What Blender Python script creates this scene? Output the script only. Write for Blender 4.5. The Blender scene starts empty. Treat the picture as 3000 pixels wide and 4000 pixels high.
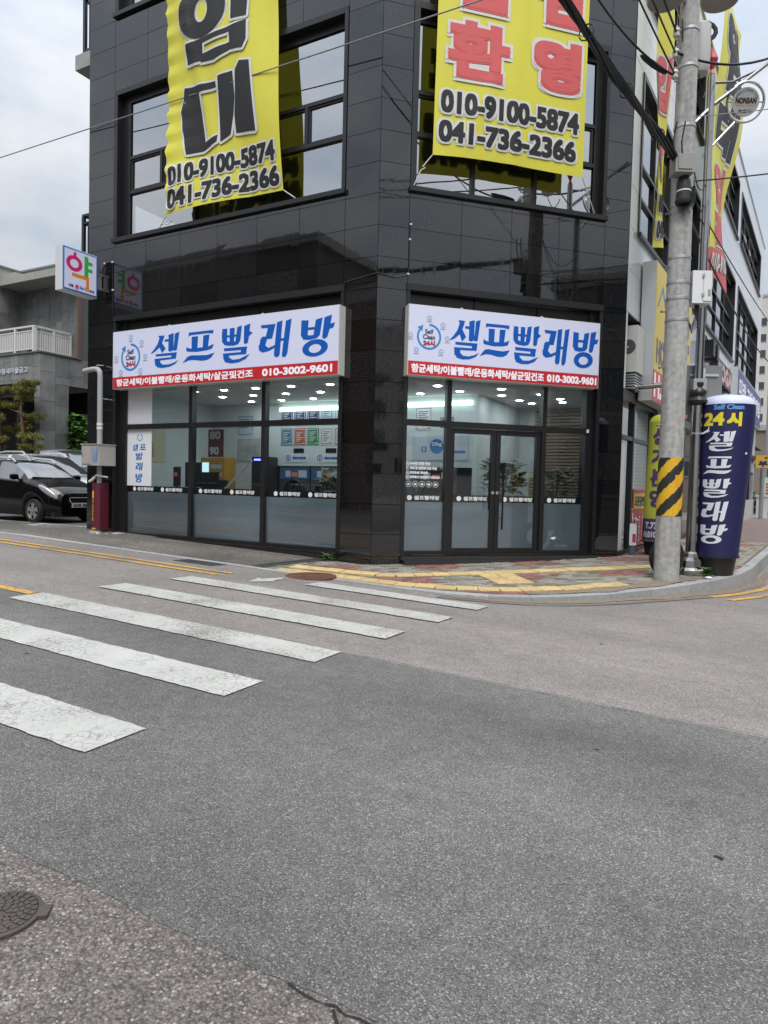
import bpy, bmesh, math, random
from mathutils import Vector, Matrix
random.seed(7)
S = bpy.context.scene
COL = S.collection
R = math.radians

# ------------------------------------------------------------------ camera
CAM_LOC = Vector((5.611, -9.901, 1.35))
cam_data = bpy.data.cameras.new('camera')
cam = bpy.data.objects.new('camera', cam_data)
COL.objects.link(cam)
cam_data.sensor_fit = 'VERTICAL'
cam_data.sensor_height = 24.0
cam_data.lens = 24.0 * 2655 / 4000
cam_data.clip_end = 1500
cam_data.clip_start = 0.05
cright = Vector((0.87806, 0.47791, 0.02467)); cdown = Vector((0.04087, -0.02352, -0.99889)); cfwd = Vector((-0.47680, 0.87809, -0.04018))
cm = Matrix((cright, -cdown, -cfwd)).transposed().to_4x4()
cm.translation = CAM_LOC
cam.matrix_world = cm
S.camera = cam

# ------------------------------------------------------------------ world, sun, exposure
SUN_AZ, SUN_EL = R(150), R(58)       # azimuth measured from +Y clockwise
W = bpy.data.worlds.new('World'); S.world = W; W.use_nodes = True
nt = W.node_tree; nt.nodes.clear()
def wn(t, **k):
    n = nt.nodes.new(t)
    for a, b in k.items(): setattr(n, a, b)
    return n
wout = wn('ShaderNodeOutputWorld'); mixs = wn('ShaderNodeMixShader'); bg1 = wn('ShaderNodeBackground'); bg2 = wn('ShaderNodeBackground')
sky = wn('ShaderNodeTexSky'); sky.sky_type = 'NISHITA'; sky.sun_disc = False; sky.sun_elevation = SUN_EL; sky.sun_rotation = SUN_AZ
nt.links.new(sky.outputs[0], bg1.inputs[0]); bg1.inputs[1].default_value = 0.12
tc = wn('ShaderNodeTexCoord'); sep = wn('ShaderNodeSeparateXYZ'); nt.links.new(tc.outputs['Generated'], sep.inputs[0])
grad = wn('ShaderNodeMapRange'); zc = wn('ShaderNodeClamp'); nt.links.new(sep.outputs[2], zc.inputs[0]); zp = wn('ShaderNodeMath', operation='POWER'); zp.inputs[1].default_value = 1.7; nt.links.new(zc.outputs[0], zp.inputs[0]); nt.links.new(zp.outputs[0], grad.inputs[0])
grad.inputs[1].default_value = 0.0; grad.inputs[2].default_value = 1.0; grad.inputs[3].default_value = 0.33; grad.inputs[4].default_value = 1.45
mp = wn('ShaderNodeMapping'); mp.inputs['Scale'].default_value = (1, 1, 2.4); nt.links.new(tc.outputs['Generated'], mp.inputs[0])
nz = wn('ShaderNodeTexNoise'); nz.inputs['Scale'].default_value = 3.8; nz.inputs['Detail'].default_value = 5; nz.inputs['Roughness'].default_value = .52
nt.links.new(mp.outputs[0], nz.inputs['Vector'])
cr = wn('ShaderNodeValToRGB'); cr.color_ramp.elements[0].position = .36; cr.color_ramp.elements[1].position = .64
cr.color_ramp.elements[0].color = (.66, .745, .85, 1); cr.color_ramp.elements[1].color = (1.04, 1.05, 1.07, 1)
nt.links.new(nz.outputs[0], cr.inputs[0])
mul = wn('ShaderNodeVectorMath', operation='SCALE'); nt.links.new(cr.outputs[0], mul.inputs[0]); nt.links.new(grad.outputs[0], mul.inputs['Scale'])
nt.links.new(mul.outputs[0], bg2.inputs[0]); bg2.inputs[1].default_value = 1.0
mixs.inputs[0].default_value = .9
nt.links.new(bg1.outputs[0], mixs.inputs[1]); nt.links.new(bg2.outputs[0], mixs.inputs[2]); nt.links.new(mixs.outputs[0], wout.inputs[0])

sl = bpy.data.lights.new('sun', 'SUN'); sl.energy = 1.5; sl.angle = R(30); sl.color = (1, .97, .93)
so = bpy.data.objects.new('sun', sl); COL.objects.link(so)
sd = Vector((math.sin(SUN_AZ) * math.cos(SUN_EL), math.cos(SUN_AZ) * math.cos(SUN_EL), math.sin(SUN_EL)))
so.rotation_euler = sd.to_track_quat('Z', 'Y').to_euler(); so.location = (0, 0, 40)
V = S.view_settings; V.view_transform = 'Standard'; V.look = 'None'; V.exposure = 0.7; V.gamma = 1.0; V.use_curve_mapping = False
S.render.engine = 'CYCLES'
cy = S.cycles
cy.use_denoising = True
try: cy.denoiser = 'OPENIMAGEDENOISE'
except Exception: pass
cy.max_bounces = 8; cy.transparent_max_bounces = 12; cy.glossy_bounces = 4; cy.diffuse_bounces = 3; cy.transmission_bounces = 6
cy.caustics_reflective = False; cy.caustics_refractive = False
cy.sample_clamp_indirect = 6.0

# ------------------------------------------------------------------ helpers
class MB:
    """collects boxes, tubes and sheets, then links them as one mesh object"""
    def __init__(s): s.v = []; s.f = []
    def add(s, vs, fs):
        n = len(s.v); s.v += [tuple(p) for p in vs]; s.f += [tuple(i + n for i in q) for q in fs]; return s
    def box(s, x0, x1, y0, y1, z0, z1):
        return s.add([(x0,y0,z0),(x1,y0,z0),(x1,y1,z0),(x0,y1,z0),(x0,y0,z1),(x1,y0,z1),(x1,y1,z1),(x0,y1,z1)],
            [(0,3,2,1),(4,5,6,7),(0,1,5,4),(1,2,6,5),(2,3,7,6),(3,0,4,7)])
    def fbox(s, fr, u0, u1, z0, z1, d0, d1):
        P = [fr.p(u,z,d) for d in (d0,d1) for (u,z) in ((u0,z0),(u1,z0),(u1,z1),(u0,z1))]
        return s.add(P, [(0,3,2,1),(4,5,6,7),(0,1,5,4),(1,2,6,5),(2,3,7,6),(3,0,4,7)])
    def prism(s, pts, mapf, d0, d1):
        n = len(pts)
        P = [mapf(u,v,d0) for u,v in pts] + [mapf(u,v,d1) for u,v in pts]
        F = [tuple(range(n-1,-1,-1)), tuple(range(n,2*n))] + [(i,(i+1)%n,n+(i+1)%n,n+i) for i in range(n)]
        return s.add(P, F)
    def face(s, pts): return s.add(pts, [tuple(range(len(pts)))])
    def tube(s, path, r, seg=8, cap=True):
        path = [Vector(p) for p in path]; n = len(path); rs = r if isinstance(r, (list, tuple)) else [r]*n
        base = len(s.v); up = None
        for i, p in enumerate(path):
            t = (path[min(i+1,n-1)] - path[max(i-1,0)]).normalized()
            if up is None: up = Vector((0,0,1)) if abs(t.z) < .9 else Vector((1,0,0))
            a = t.cross(up).normalized(); b = a.cross(t).normalized(); up = b
            for j in range(seg):
                th = 2*math.pi*j/seg
                s.v.append(tuple(p + (a*math.cos(th) + b*math.sin(th))*rs[i]))
        for i in range(n-1):
            for j in range(seg):
                k = (j+1) % seg
                s.f.append((base+i*seg+j, base+i*seg+k, base+(i+1)*seg+k, base+(i+1)*seg+j))
        if cap:
            s.f.append(tuple(base+j for j in range(seg-1,-1,-1))); s.f.append(tuple(base+(n-1)*seg+j for j in range(seg)))
        return s
    def lathe(s, prof, c=(0,0,0), seg=20, axis=None):
        """prof: list of (radius, height); axis: optional 3x3 matrix"""
        base = len(s.v); c = Vector(c)
        for r, h in prof:
            for j in range(seg):
                th = 2*math.pi*j/seg; q = Vector((r*math.cos(th), r*math.sin(th), h))
                if axis is not None: q = axis @ q
                s.v.append(tuple(c+q))
        n = len(prof)
        for i in range(n-1):
            for j in range(seg):
                k = (j+1) % seg
                s.f.append((base+i*seg+j, base+i*seg+k, base+(i+1)*seg+k, base+(i+1)*seg+j))
        s.f.append(tuple(base+j for j in range(seg-1,-1,-1))); s.f.append(tuple(base+(n-1)*seg+j for j in range(seg)))
        return s
    def build(s, name, mat, parent=None, smooth=False, world=True, ang=35):
        off = Vector((0,0,0))
        if parent is not None and world:
            q = parent
            while q is not None: off += q.location; q = q.parent
        me = bpy.data.meshes.new(name)
        me.from_pydata([(a-off.x, b-off.y, c-off.z) for a,b,c in s.v], [], s.f)
        me.materials.append(mat)
        if smooth:
            me.polygons.foreach_set('use_smooth', [True]*len(me.polygons))
            try: me.set_sharp_from_angle(angle=R(ang))
            except Exception: pass
        me.update()
        o = bpy.data.objects.new(name, me); COL.objects.link(o)
        if parent is not None: o.parent = parent
        return o

class Fr:
    """an upright face: origin, horizontal direction, outward normal"""
    def __init__(s, o, u, n): s.o = Vector(o); s.u = Vector(u).normalized(); s.n = Vector(n).normalized()
    def p(s, u, z, d=0.0): return s.o + s.u*u + s.n*d + Vector((0,0,z))

def tag(o, label=None, cat=None, group=None, kind=None):
    if label: o['label'] = label
    if cat: o['category'] = cat
    if group: o['group'] = group
    if kind: o['kind'] = kind
    return o
def thing(name, label, cat, loc=(0,0,0), group=None, kind=None):
    o = bpy.data.objects.new(name, None); COL.objects.link(o); o.location = loc; o.empty_display_size = .1
    return tag(o, label, cat, group, kind)
def copy_tree(o, parent=None):
    c = o.copy(); COL.objects.link(c); c.parent = parent
    for ch in list(o.children): copy_tree(ch, c)
    return c

# ------------------------------------------------------------------ materials
MATS = {}
def M(name, col=(.5,.5,.5), rough=.6, metal=0.0, var=0.0, vs=4.0, bump=0.0, bs=40.0, spec=.5, coat=0.0, emit=0.0, ecol=None, rnd=0.0, ior=1.5, rvar=0.0, trans=0.0, streak=0.0):
    if name in MATS: return MATS[name]
    m = bpy.data.materials.new(name); m.use_nodes = True; MATS[name] = m
    n = m.node_tree.nodes; l = m.node_tree.links; b = n['Principled BSDF']
    b.inputs['Roughness'].default_value = rough; b.inputs['Metallic'].default_value = metal
    b.inputs['Specular IOR Level'].default_value = spec; b.inputs['Coat Weight'].default_value = coat; b.inputs['Coat Roughness'].default_value = .05
    b.inputs['IOR'].default_value = ior
    if emit: b.inputs['Emission Strength'].default_value = emit; b.inputs['Emission Color'].default_value = (*(ecol or col), 1)
    tcn = n.new('ShaderNodeTexCoord')
    base = n.new('ShaderNodeRGB'); base.outputs[0].default_value = (*col, 1); out = base.outputs[0]
    def hsv(src, fac):
        h = n.new('ShaderNodeHueSaturation'); l.new(src, h.inputs['Color']); l.new(fac, h.inputs['Value']); return h.outputs[0]
    if var:
        t = n.new('ShaderNodeTexNoise'); t.inputs['Scale'].default_value = vs; t.inputs['Detail'].default_value = 6; t.inputs['Roughness'].default_value = .62
        l.new(tcn.outputs['Object'], t.inputs['Vector'])
        r = n.new('ShaderNodeMapRange'); r.inputs[1].default_value = .25; r.inputs[2].default_value = .75; r.inputs[3].default_value = 1-var; r.inputs[4].default_value = 1+var
        l.new(t.outputs[0], r.inputs[0]); out = hsv(out, r.outputs[0])
    if streak:
        mp2 = n.new('ShaderNodeMapping'); mp2.inputs['Scale'].default_value = (6,6,.5); l.new(tcn.outputs['Object'], mp2.inputs[0])
        t = n.new('ShaderNodeTexNoise'); t.inputs['Scale'].default_value = 2; t.inputs['Detail'].default_value = 4; l.new(mp2.outputs[0], t.inputs['Vector'])
        r = n.new('ShaderNodeMapRange'); r.inputs[1].default_value = .4; r.inputs[2].default_value = .7; r.inputs[3].default_value = 1; r.inputs[4].default_value = 1-streak
        l.new(t.outputs[0], r.inputs[0]); out = hsv(out, r.outputs[0])
    if rnd:
        oi = n.new('ShaderNodeObjectInfo'); r = n.new('ShaderNodeMapRange'); r.inputs[3].default_value = 1-rnd; r.inputs[4].default_value = 1+rnd
        l.new(oi.outputs['Random'], r.inputs[0]); out = hsv(out, r.outputs[0])
    l.new(out, b.inputs['Base Color'])
    if rvar:
        t = n.new('ShaderNodeTexNoise'); t.inputs['Scale'].default_value = 3; t.inputs['Detail'].default_value = 4; l.new(tcn.outputs['Object'], t.inputs['Vector'])
        r = n.new('ShaderNodeMapRange'); r.inputs[1].default_value = .3; r.inputs[2].default_value = .7; r.inputs[3].default_value = max(0.0, rough-rvar); r.inputs[4].default_value = rough+rvar
        l.new(t.outputs[0], r.inputs[0]); l.new(r.outputs[0], b.inputs['Roughness'])
    if bump:
        t = n.new('ShaderNodeTexNoise'); t.inputs['Scale'].default_value = bs; t.inputs['Detail'].default_value = 4; l.new(tcn.outputs['Object'], t.inputs['Vector'])
        bp = n.new('ShaderNodeBump'); bp.inputs['Strength'].default_value = bump; bp.inputs['Distance'].default_value = .01
        l.new(t.outputs[0], bp.inputs['Height']); l.new(bp.outputs[0], b.inputs['Normal'])
    if trans:
        ts = n.new('ShaderNodeBsdfTranslucent'); ts.inputs[0].default_value = (*col, 1); mx = n.new('ShaderNodeMixShader'); mx.inputs[0].default_value = trans
        o = n['Material Output']; l.new(b.outputs[0], mx.inputs[1]); l.new(ts.outputs[0], mx.inputs[2]); l.new(mx.outputs[0], o.inputs[0])
    return m

def glass_mat(name, tint=(.85,.9,.9), base=.04, edge=.6, rough=0.0):
    if name in MATS: return MATS[name]
    m = bpy.data.materials.new(name); m.use_nodes = True; MATS[name] = m
    n = m.node_tree.nodes; l = m.node_tree.links; n.remove(n['Principled BSDF'])
    tr = n.new('ShaderNodeBsdfTransparent'); tr.inputs[0].default_value = (*tint, 1)
    gl = n.new('ShaderNodeBsdfGlossy'); gl.inputs['Roughness'].default_value = rough; gl.inputs[0].default_value = (.95,.97,1,1)
    fr = n.new('ShaderNodeFresnel'); fr.inputs[0].default_value = 1.5
    mr = n.new('ShaderNodeMapRange'); mr.inputs[1].default_value = 0; mr.inputs[2].default_value = 1; mr.inputs[3].default_value = base; mr.inputs[4].default_value = base+edge
    l.new(fr.outputs[0], mr.inputs[0])
    mx = n.new('ShaderNodeMixShader'); l.new(mr.outputs[0], mx.inputs[0]); l.new(tr.outputs[0], mx.inputs[1]); l.new(gl.outputs[0], mx.inputs[2])
    # slight waviness of the sheet
    tcn = n.new('ShaderNodeTexCoord'); t = n.new('ShaderNodeTexNoise'); t.inputs['Scale'].default_value = 1.3; l.new(tcn.outputs['Object'], t.inputs['Vector'])
    bp = n.new('ShaderNodeBump'); bp.inputs['Strength'].default_value = .05; bp.inputs['Distance'].default_value = .02; l.new(t.outputs[0], bp.inputs['Height']); l.new(bp.outputs[0], gl.inputs['Normal'])
    l.new(mx.outputs[0], n['Material Output'].inputs[0]); return m

def granite_mat(name, dark, light, rough, ior=1.6):
    m = bpy.data.materials.new(name); m.use_nodes = True; MATS[name] = m
    n = m.node_tree.nodes; l = m.node_tree.links; b = n['Principled BSDF']
    tcn = n.new('ShaderNodeTexCoord')
    t = n.new('ShaderNodeTexNoise'); t.inputs['Scale'].default_value = 42; t.inputs['Detail'].default_value = 5; t.inputs['Roughness'].default_value = .75; l.new(tcn.outputs['Object'], t.inputs['Vector'])
    r = n.new('ShaderNodeValToRGB'); r.color_ramp.elements[0].position = .50; r.color_ramp.elements[0].color = (*dark,1); r.color_ramp.elements[1].position = .80; r.color_ramp.elements[1].color = (*light,1)
    l.new(t.outputs[0], r.inputs[0])
    oi = n.new('ShaderNodeObjectInfo'); mr = n.new('ShaderNodeMapRange'); mr.inputs[3].default_value = .55; mr.inputs[4].default_value = 1.6; l.new(oi.outputs['Random'], mr.inputs[0])
    h = n.new('ShaderNodeHueSaturation'); l.new(r.outputs[0], h.inputs['Color']); l.new(mr.outputs[0], h.inputs['Value'])
    t2 = n.new('ShaderNodeTexNoise'); t2.inputs['Scale'].default_value = .9; t2.inputs['Detail'].default_value = 5; l.new(tcn.outputs['Object'], t2.inputs['Vector'])
    mr2 = n.new('ShaderNodeMapRange'); mr2.inputs[1].default_value = .3; mr2.inputs[2].default_value = .75; mr2.inputs[3].default_value = rough*.6; mr2.inputs[4].default_value = rough*1.9; l.new(t2.outputs[0], mr2.inputs[0])
    rr = n.new('ShaderNodeMath'); rr.operation = 'MULTIPLY'; l.new(mr2.outputs[0], rr.inputs[0]); l.new(mr.outputs[0], rr.inputs[1])
    mps = n.new('ShaderNodeMapping'); mps.inputs['Scale'].default_value = (9,9,.6); l.new(tcn.outputs['Object'], mps.inputs[0]); ts = n.new('ShaderNodeTexNoise'); ts.inputs['Scale'].default_value = 1.2; ts.inputs['Detail'].default_value = 5; l.new(mps.outputs[0], ts.inputs['Vector'])
    ms = n.new('ShaderNodeMapRange'); ms.inputs[1].default_value = .52; ms.inputs[2].default_value = .75; ms.inputs[3].default_value = 0; ms.inputs[4].default_value = .10; l.new(ts.outputs[0], ms.inputs[0])
    ra = n.new('ShaderNodeMath'); ra.operation = 'ADD'; l.new(rr.outputs[0], ra.inputs[0]); l.new(ms.outputs[0], ra.inputs[1]); l.new(ra.outputs[0], b.inputs['Roughness']); l.new(h.outputs[0], b.inputs['Base Color'])
    b.inputs['IOR'].default_value = ior; b.inputs['Specular IOR Level'].default_value = .5
    # each slab sits a hair out of true, so reflections break at the joints
    bp = n.new('ShaderNodeBump'); bp.inputs['Strength'].default_value = .03; bp.inputs['Distance'].default_value = .02; l.new(t2.outputs[0], bp.inputs['Height']); l.new(bp.outputs[0], b.inputs['Normal'])
    return m

def asphalt_mat(name, dark, mid, light, scale, tone=.12, bump=.5):
    m = bpy.data.materials.new(name); m.use_nodes = True; MATS[name] = m
    n = m.node_tree.nodes; l = m.node_tree.links; b = n['Principled BSDF']; b.inputs['Roughness'].default_value = .85; b.inputs['Specular IOR Level'].default_value = .35
    tcn = n.new('ShaderNodeTexCoord')
    wv = n.new('ShaderNodeTexNoise'); wv.inputs['Scale'].default_value = scale*.6; wv.inputs['Detail'].default_value = 2; l.new(tcn.outputs['Object'], wv.inputs['Vector'])
    ad = n.new('ShaderNodeVectorMath'); ad.operation = 'SCALE'; ad.inputs['Scale'].default_value = .008; l.new(wv.outputs['Color'], ad.inputs[0])
    av = n.new('ShaderNodeVectorMath'); av.operation = 'ADD'; l.new(tcn.outputs['Object'], av.inputs[0]); l.new(ad.outputs[0], av.inputs[1])
    vo = n.new('ShaderNodeTexVoronoi'); vo.inputs['Scale'].default_value = scale; l.new(av.outputs[0], vo.inputs['Vector'])
    sp = n.new('ShaderNodeSeparateColor'); l.new(vo.outputs['Color'], sp.inputs[0])
    r = n.new('ShaderNodeValToRGB'); e = r.color_ramp.elements; e[0].position = .0; e[0].color = (*dark,1); e[1].position = 1; e[1].color = (*light,1)
    x = e.new(.45); x.color = (*mid,1); x = e.new(.86); x.color = (*[a*1.25 for a in mid],1)
    l.new(sp.outputs[0], r.inputs[0])
    # dark binder between stones
    de = n.new('ShaderNodeMapRange'); de.inputs[1].default_value = .25; de.inputs[2].default_value = .75; de.inputs[3].default_value = 1.12; de.inputs[4].default_value = .62
    l.new(vo.outputs['Distance'], de.inputs[0])
    h = n.new('ShaderNodeHueSaturation'); l.new(r.outputs[0], h.inputs['Color']); l.new(de.outputs[0], h.inputs['Value'])
    # broad tone: worn lanes, patches and faint stains
    t2 = n.new('ShaderNodeTexNoise'); t2.inputs['Scale'].default_value = .55; t2.inputs['Detail'].default_value = 7; t2.inputs['Roughness'].default_value = .6; l.new(tcn.outputs['Object'], t2.inputs['Vector'])
    m2 = n.new('ShaderNodeMapRange'); m2.inputs[1].default_value = .28; m2.inputs[2].default_value = .72; m2.inputs[3].default_value = 1-tone; m2.inputs[4].default_value = 1+tone; l.new(t2.outputs[0], m2.inputs[0])
    h2 = n.new('ShaderNodeHueSaturation'); l.new(h.outputs[0], h2.inputs['Color']); l.new(m2.outputs[0], h2.inputs['Value'])
    t3 = n.new('ShaderNodeTexNoise'); t3.inputs['Scale'].default_value = 9; t3.inputs['Detail'].default_value = 5; l.new(tcn.outputs['Object'], t3.inputs['Vector'])
    m3 = n.new('ShaderNodeMapRange'); m3.inputs[1].default_value = .3; m3.inputs[2].default_value = .7; m3.inputs[3].default_value = .9; m3.inputs[4].default_value = 1.1; l.new(t3.outputs[0], m3.inputs[0])
    h3 = n.new('ShaderNodeHueSaturation'); l.new(h2.outputs[0], h3.inputs['Color']); l.new(m3.outputs[0], h3.inputs['Value'])
    mpl = n.new('ShaderNodeMapping'); mpl.inputs['Scale'].default_value = (.16,1.1,1); l.new(tcn.outputs['Object'], mpl.inputs[0]); t4 = n.new('ShaderNodeTexNoise'); t4.inputs['Scale'].default_value = 1.0; t4.inputs['Detail'].default_value = 5; l.new(mpl.outputs[0], t4.inputs['Vector'])
    m4 = n.new('ShaderNodeMapRange'); m4.inputs[1].default_value = .3; m4.inputs[2].default_value = .7; m4.inputs[3].default_value = 1-tone*.8; m4.inputs[4].default_value = 1+tone*.8; l.new(t4.outputs[0], m4.inputs[0])
    h4 = n.new('ShaderNodeHueSaturation'); l.new(h3.outputs[0], h4.inputs['Color']); l.new(m4.outputs[0], h4.inputs['Value'])
    t5 = n.new('ShaderNodeTexNoise'); t5.inputs['Scale'].default_value = 2.3; t5.inputs['Detail'].default_value = 6; t5.inputs['Roughness'].default_value = .65; l.new(tcn.outputs['Object'], t5.inputs['Vector'])
    m5 = n.new('ShaderNodeMapRange'); m5.inputs[1].default_value = .62; m5.inputs[2].default_value = .78; m5.inputs[3].default_value = 1; m5.inputs[4].default_value = .78; l.new(t5.outputs[0], m5.inputs[0])
    h5 = n.new('ShaderNodeHueSaturation'); l.new(h4.outputs[0], h5.inputs['Color']); l.new(m5.outputs[0], h5.inputs['Value'])
    l.new(h5.outputs[0], b.inputs['Base Color'])
    bp = n.new('ShaderNodeBump'); bp.inputs['Strength'].default_value = bump; bp.inputs['Distance'].default_value = .006; bp.invert = True
    l.new(vo.outputs['Distance'], bp.inputs['Height']); l.new(bp.outputs[0], b.inputs['Normal'])
    return m

def paint_mat(name, col, under, crack=7.0, wear=.5, wearpos=.55):
    """thermoplastic road paint: crazed, worn through in places to the asphalt below"""
    m = bpy.data.materials.new(name); m.use_nodes = True; MATS[name] = m
    n = m.node_tree.nodes; l = m.node_tree.links; b = n['Principled BSDF']; b.inputs['Roughness'].default_value = .75
    tcn = n.new('ShaderNodeTexCoord')
    wv = n.new('ShaderNodeTexNoise'); wv.inputs['Scale'].default_value = 9; wv.inputs['Detail'].default_value = 4; l.new(tcn.outputs['Object'], wv.inputs['Vector'])
    ad = n.new('ShaderNodeVectorMath'); ad.operation = 'SCALE'; ad.inputs['Scale'].default_value = .12; l.new(wv.outputs['Color'], ad.inputs[0])
    av = n.new('ShaderNodeVectorMath'); av.operation = 'ADD'; l.new(tcn.outputs['Object'], av.inputs[0]); l.new(ad.outputs[0], av.inputs[1])
    vo = n.new('ShaderNodeTexVoronoi'); vo.feature = 'DISTANCE_TO_EDGE'; vo.inputs['Scale'].default_value = crack; l.new(av.outputs[0], vo.inputs['Vector'])
    c = n.new('ShaderNodeMapRange'); c.inputs[1].default_value = .01; c.inputs[2].default_value = .07; c.inputs[3].default_value = .6; c.inputs[4].default_value = 0; l.new(vo.outputs['Distance'], c.inputs[0])
    big = n.new('ShaderNodeTexNoise'); big.inputs['Scale'].default_value = .9; big.inputs['Detail'].default_value = 3; l.new(tcn.outputs['Object'], big.inputs['Vector'])
    fine = n.new('ShaderNodeTexNoise'); fine.inputs['Scale'].default_value = 34; fine.inputs['Detail'].default_value = 4; fine.inputs['Roughness'].default_value = .8; l.new(tcn.outputs['Object'], fine.inputs['Vector'])
    sm = n.new('ShaderNodeMath'); sm.operation = 'MULTIPLY_ADD'; l.new(big.outputs[0], sm.inputs[0]); sm.inputs[1].default_value = .9; l.new(fine.outputs[0], sm.inputs[2])
    wr = n.new('ShaderNodeMapRange'); wr.inputs[1].default_value = wearpos+.46; wr.inputs[2].default_value = wearpos+.54; wr.inputs[3].default_value = 0; wr.inputs[4].default_value = wear; l.new(sm.outputs[0], wr.inputs[0])
    bq = n.new('ShaderNodeTexNoise'); bq.inputs['Scale'].default_value = 3.1; bq.inputs['Detail'].default_value = 3; l.new(tcn.outputs['Object'], bq.inputs['Vector'])
    bqm = n.new('ShaderNodeMapRange'); bqm.inputs[1].default_value = .40; bqm.inputs[2].default_value = .64; bqm.inputs[3].default_value = .03; bqm.inputs[4].default_value = .95; l.new(bq.outputs[0], bqm.inputs[0])
    ck = n.new('ShaderNodeMath'); ck.operation = 'MULTIPLY'; l.new(c.outputs[0], ck.inputs[0]); l.new(bqm.outputs[0], ck.inputs[1])
    ck2 = n.new('ShaderNodeMath'); ck2.operation = 'MULTIPLY'; l.new(ck.outputs[0], ck2.inputs[0]); ck2.inputs[1].default_value = 1.7
    mx = n.new('ShaderNodeMath'); mx.operation = 'MAXIMUM'; l.new(ck2.outputs[0], mx.inputs[0]); l.new(wr.outputs[0], mx.inputs[1])
    mc = n.new('ShaderNodeMix'); mc.data_type = 'RGBA'; l.new(mx.outputs[0], mc.inputs[0]); mc.inputs[7].default_value = (*under,1)
    dn = n.new('ShaderNodeTexNoise'); dn.inputs['Scale'].default_value = 1.7; dn.inputs['Detail'].default_value = 8; dn.inputs['Roughness'].default_value = .7; l.new(tcn.outputs['Object'], dn.inputs['Vector'])
    dm = n.new('ShaderNodeMapRange'); dm.inputs[1].default_value = .3; dm.inputs[2].default_value = .7; dm.inputs[3].default_value = .80; dm.inputs[4].default_value = 1.06; l.new(dn.outputs[0], dm.inputs[0])
    dc = n.new('ShaderNodeRGB'); dc.outputs[0].default_value = (*col,1); dh = n.new('ShaderNodeHueSaturation'); l.new(dc.outputs[0], dh.inputs['Color']); l.new(dm.outputs[0], dh.inputs['Value']); l.new(dh.outputs[0], mc.inputs[6])
    l.new(mc.outputs[2], b.inputs['Base Color'])
    bp = n.new('ShaderNodeBump'); bp.inputs['Strength'].default_value = .25; bp.inputs['Distance'].default_value = .004; l.new(fine.outputs[0], bp.inputs['Height']); l.new(bp.outputs[0], b.inputs['Normal'])
    return m

granite = granite_mat('black_granite', (.003,.003,.0035), (.060,.060,.061), .028, 1.80)
asph_old = asphalt_mat('old_asphalt', (.14,.126,.118), (.262,.238,.222), (.41,.385,.36), 170, .16, .4)
asph_new = asphalt_mat('new_asphalt', (.085,.082,.079), (.152,.148,.143), (.36,.355,.345), 190, .17, .4)
asph_walk = asphalt_mat('pavement_asphalt', (.07,.062,.052), (.165,.15,.13), (.38,.35,.31), 70, .35, .8)
lot_mat = asphalt_mat('lot_asphalt', (.05,.05,.05), (.11,.108,.105), (.3,.3,.29), 80, .2, .5)
white_paint = paint_mat('white_road_paint', (.50,.50,.47), (.18,.17,.16), 15, .8, .57)
white_worn = paint_mat('worn_white_road_paint', (.49,.49,.46), (.19,.175,.165), 19, .9, .515)
yellow_paint = paint_mat('yellow_road_paint', (.72,.40,.06), (.15,.13,.11), 8, .7, .5)
black_metal = M('black_metal', (.012,.012,.013), .38, 0, .1, 8, spec=.4)
alu = M('aluminium', (.62,.63,.64), .35, .9, .08, 12)
steel = M('stainless_steel', (.34,.335,.33), .2, 1.0, .12, 3, rvar=.08)
white_metal = M('white_painted_metal', (.72,.73,.74), .32, 0, .05, 2, spec=.5)
concrete = M('pole_concrete', (.40,.395,.38), .85, 0, .32, 13, .4, 60, streak=.3)
rubber = M('black_rubber', (.012,.012,.012), .7, 0, .2, 10, .2, 60)
cable_mat = M('black_cable', (.012,.012,.013), .45)
pane_shop = glass_mat('shop_glass', (.86,.93,.93), .10, .75)
pane_up = glass_mat('tinted_window_glass', (.42,.45,.48), .48, .45)
pane_c = glass_mat('side_window_glass', (.5,.53,.55), .38, .6)

# ------------------------------------------------------------------ lettering
TEXTS = ['셀프빨래방','항균세탁/이불빨래/운동화세탁/살균및건조','010-3002-9601','010-9100-5874','041-736-2366','임','대','입','점','환','영','Self','Clean','24시','Self Clean','24',
 '내동','온','누','리','약국','충청새마을금고','상','가','분','양','T.736','H.010-30','도은공인중개사','NONSAN','논산시','WELCOME TO','53오 50','주의','도시가스관','24시간 연중 무휴','세제 및 유연제 자동 투입','옷감손상 최소화','세탁에서 건조까지 1시간OK!','60','건조기','23kg','1','2','5',
 '20KG WASHER','80','90','위험','부동산','미래','미래 교이즈게임','YOGA','H.','010-9100','041-','도은','HO','셀','프','빨','래','방','시','토지','전원주택','상가주택']
def make_texts():
    objs = []
    for t in TEXTS:
        c = bpy.data.curves.new('lettering', 'FONT'); c.body = t; c.size = 1; c.resolution_u = 4
        o = bpy.data.objects.new('lettering', c); COL.objects.link(o); objs.append((t, o, c))
    bpy.context.view_layer.update(); dg = bpy.context.evaluated_depsgraph_get(); out = {}
    for t, o, c in objs:
        me = bpy.data.meshes.new_from_object(o.evaluated_get(dg))
        vs = [(v.co.x, v.co.y) for v in me.vertices]; fs = [tuple(p.vertices) for p in me.polygons]
        x0 = min(v[0] for v in vs); x1 = max(v[0] for v in vs); y0 = min(v[1] for v in vs); y1 = max(v[1] for v in vs)
        out[t] = ([((a-x0)/(x1-x0), (b-y0)/(y1-y0)) for a,b in vs], fs)
        bpy.data.meshes.remove(me); bpy.data.objects.remove(o); bpy.data.curves.remove(c)
    return out
TM = make_texts()
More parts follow.
